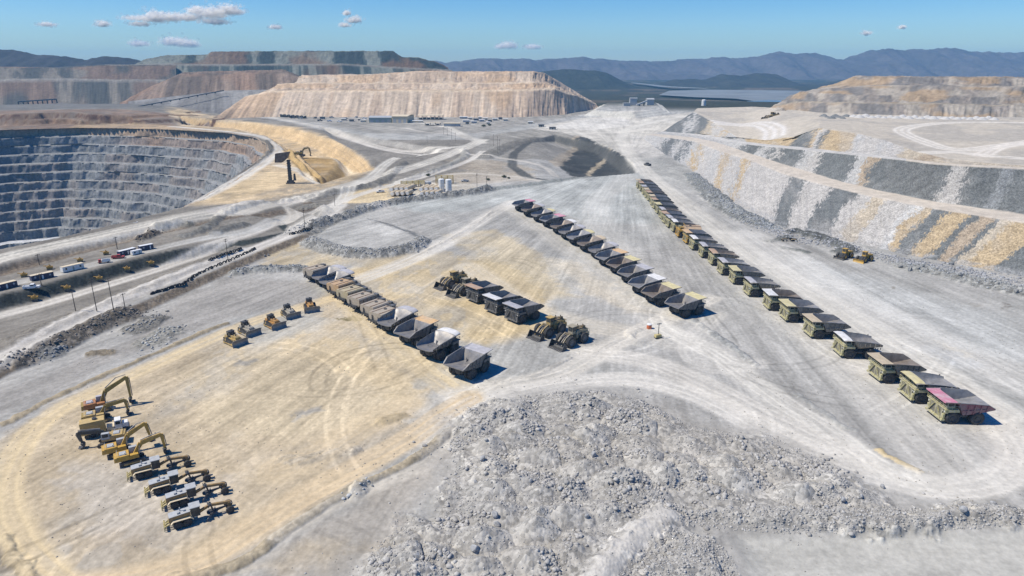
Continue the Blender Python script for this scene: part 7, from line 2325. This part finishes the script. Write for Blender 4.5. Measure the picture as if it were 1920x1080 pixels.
# boulders one can tell apart
def boulder_mesh(seed):
    bm = bmesh.new(); bmesh.ops.create_icosphere(bm, subdivisions=2, radius=1)
    r = random.Random(seed)
    pl_ = [(Vector((r.gauss(0, 1), r.gauss(0, 1), r.gauss(0, 1))).normalized(), r.uniform(.55, .9)) for _ in range(9)]
    for v in bm.verts:
        for nrm, d in pl_:
            k = v.co.dot(nrm) - d
            if k > 0: v.co -= nrm * k
    me = bpy.data.meshes.new('boulder'); bm.to_mesh(me); bm.free()
    return me


BM = paint('boulder_rock', (0.30, 0.305, 0.305), 0.95, dust=0.35, dcol=(0.40, 0.39, 0.37), var=0.35, scale=1.4); BMD = paint('boulder_dark', (0.17, 0.18, 0.185), 0.95, dust=0.25, var=0.35)
bms = [boulder_mesh(i) for i in range(5)]
for me in bms: me.materials.append(BM)
near_b = [(928, 968, 1.5), (932, 985, 1.2), (890, 1030, 1.5), (1113, 855, 1.4), (1135, 871, 1.1), (1050, 918, 1.2), (995, 903, .9), (1317, 900, 1.2), (1180, 917, 1.0), (1213, 918, 1.0), (904, 862, 1.3), (892, 905, .9), (912, 826, .9), (1095, 742, .9),
          (1580, 940, 1.3), (1615, 932, 1.0), (1655, 915, 1.1), (1550, 955, 1.1), (1805, 958, 1.6), (1862, 948, 1.5), (1885, 952, .9), (1100, 970, 1.0), (985, 955, .9), (875, 880, .8), (1440, 850, .9), (1500, 890, .8), (1250, 850, .8), (1060, 800, .8)]
far_b = [(1688, 501, 1.6), (1706, 507, 1.9), (1722, 504, 1.5), (1783, 496, 2.0), (1786, 509, 2.2), (1800, 517, 1.8), (1870, 534, 1.6), (1905, 548, 1.8), (1730, 500, 1.2), (497, 480, 1.2), (503, 479, 1.0)]
for i, (px, py, s) in enumerate(near_b + far_b):
    o = bpy.data.objects.new('boulder', bms[i % 5]); COL.objects.link(o)
    p = G(px, py)
    o.location = (p.x, p.y, p.z + s * .25); o.rotation_euler = (random.uniform(0, 6), random.uniform(0, 6), random.uniform(0, 6)); s *= .8; o.scale = (s * .85, s * .7, s * .62)
    nearb = i < len(near_b)
    if i >= len(near_b):
        o.material_slots[0].link = 'OBJECT'; o.material_slots[0].material = BMD
    tag(o, 'grey boulder lying in the foreground rubble' if nearb else 'dark boulder lying at the edge of the yard', 'boulder', 'boulders in the foreground rubble' if nearb else 'dark boulders round the yard')

# ---------------------------------------------------------------- shrubs
LEAF = paint('desert_leaf', (0.055, 0.07, 0.03), 0.8, dust=0.2, dcol=(0.12, 0.11, 0.07), var=0.5)
for px, py, s, lab in ((803, 330, 4, 'round dark shrub left on the brown lot'), (915, 338, 3.4, 'green shrub at the bend of the pale track'), (945, 333, 4.2, 'wide dark shrub on the brown lot'), (954, 335, 2.6, 'small shrub beside the wide dark one'),
                       (918, 236, 6, 'dark shrub at the foot of the pale mound'), (907, 238, 7, 'bushy dark shrub left of the pale mound')):
    root = empty('shrub'); b = G(px, py)
    m = MB()
    for k in range(6):
        t = k * 1.05; m.tube((0, 0, -.2), (math.cos(t) * s * .35, math.sin(t) * s * .35, s * .4), .09, .04, n=5)
    m.build('stem', WOOD, root)
    m = MB()
    for k in range(420):
        d = Vector((random.gauss(0, 1), random.gauss(0, 1), abs(random.gauss(0, .8)))).normalized() * s * .55 * random.uniform(.5, 1) * (0.8 + .3 * math.sin(k * .13))
        d.z = d.z * .75 + .15 * s
        u = Vector((random.gauss(0, 1), random.gauss(0, 1), random.gauss(0, 1))).normalized() * s * .07; w = u.orthogonal() * .6
        m.add([d - u, d + w, d + u, d - w], [(0, 1, 2, 3)])
    m.build('foliage', LEAF, root)
    root.location = b; tag(root, lab, 'shrub', 'desert shrubs')

# ---------------------------------------------------------------- clouds
CM = bpy.data.materials.new('cloud'); CM.use_nodes = True
t = CM.node_tree
for n_ in list(t.nodes):
    if n_.type == 'BSDF_PRINCIPLED': t.nodes.remove(n_)
df = N(t, 'ShaderNodeBsdfDiffuse'); df.inputs[0].default_value = (1.0, .97, .91, 1)
tl = N(t, 'ShaderNodeBsdfTranslucent'); tl.inputs[0].default_value = (1.0, .97, .91, 1)
tr = N(t, 'ShaderNodeBsdfTransparent')
mx = N(t, 'ShaderNodeMixShader'); mx.inputs[0].default_value = .5
t.links.new(df.outputs[0], mx.inputs[1]); t.links.new(tl.outputs[0], mx.inputs[2])
m2 = N(t, 'ShaderNodeMixShader'); m2.inputs[0].default_value = .17
t.links.new(tr.outputs[0], m2.inputs[1]); t.links.new(mx.outputs[0], m2.inputs[2])
t.links.new(m2.outputs[0], [n_ for n_ in t.nodes if n_.type == 'OUTPUT_MATERIAL'][0].inputs['Surface'])


def cloud(lobes, D, label, dens=1.0):
    """a drift of many small vapour tufts, thick in the middle of each lobe and thinning outwards"""
    c0 = PD(lobes[0][0], lobes[0][1], D)
    rg = np.random.default_rng(int(lobes[0][0]))
    vs = []; fs = []
    for px, py, w, h in lobes:
        c = PD(px, py, D) - c0
        W_ = w / 1280 * D / 2; H_ = h / 1280 * D / 2
        n = int(dens * (30 + w * h * 0.9))
        for k in range(n):
            d = rg.normal(0, .5, 3)
            if d[2] < 0: d[2] *= .6
            lump = .75 + .5 * float(vnoise(np.array([d[0] * 3 + px]), np.array([d[2] * 3]), 711)[0])
            p = Vector((d[0] * W_, d[1] * W_ * 1.2, d[2] * H_ * lump)) + c
            r = D / 1280 * rg.uniform(2.0, 4.6)
            u = Vector(rg.normal(0, 1, 3)).normalized(); w_ = u.orthogonal().normalized(); o_ = len(vs)
            for q in range(6):
                a_ = q * math.pi / 3
                vs.append(p + (u * math.cos(a_) + w_ * math.sin(a_)) * r * rg.uniform(.7, 1.2))
            fs.append(tuple(range(o_, o_ + 6)))
    me = bpy.data.meshes.new('cloud'); me.from_pydata([tuple(v) for v in vs], [], fs)
    me.materials.append(CM)
    o = bpy.data.objects.new('cloud', me); COL.objects.link(o); o.location = c0
    tag(o, label, 'cloud', 'small fair weather clouds')


cloud([(292, 33, 40, 24), (262, 34, 50, 8), (322, 33, 40, 16), (352, 33, 50, 14), (368, 20, 30, 14), (395, 26, 50, 20), (430, 20, 46, 20), (405, 41, 44, 10), (262, 45, 34, 7)], 16000, 'largest white cloud, long and ragged, high at the upper left')
cloud([(335, 80, 44, 16), (316, 78, 22, 14), (354, 83, 30, 12)], 20000, 'faint pinkish cloud above the green dump')
cloud([(260, 82, 30, 10)], 20000, 'very faint small cloud left of the pinkish one')
cloud([(193, 45, 20, 11)], 18000, 'tiny white cloud left of the largest one')
cloud([(88, 46, 22, 7)], 18000, 'tiny faint cloud near the upper left corner')
cloud([(664, 38, 26, 13), (650, 25, 12, 8), (646, 47, 18, 7)], 18000, 'small white cloud near the top middle')
cloud([(953, 86, 32, 12), (938, 88, 18, 7)], 20000, 'small bright cloud low over the mountains in the middle')
cloud([(998, 88, 30, 8)], 20000, 'faint flat cloud right beside the small bright one')
cloud([(516, 51, 20, 6)], 18000, 'thin faint wisp right of the largest cloud')
cloud([(1624, 62, 14, 7)], 20000, 'tiny cloud over the right mountains, left of another')
cloud([(1692, 51, 12, 6)], 20000, 'tiny cloud highest over the right mountains')
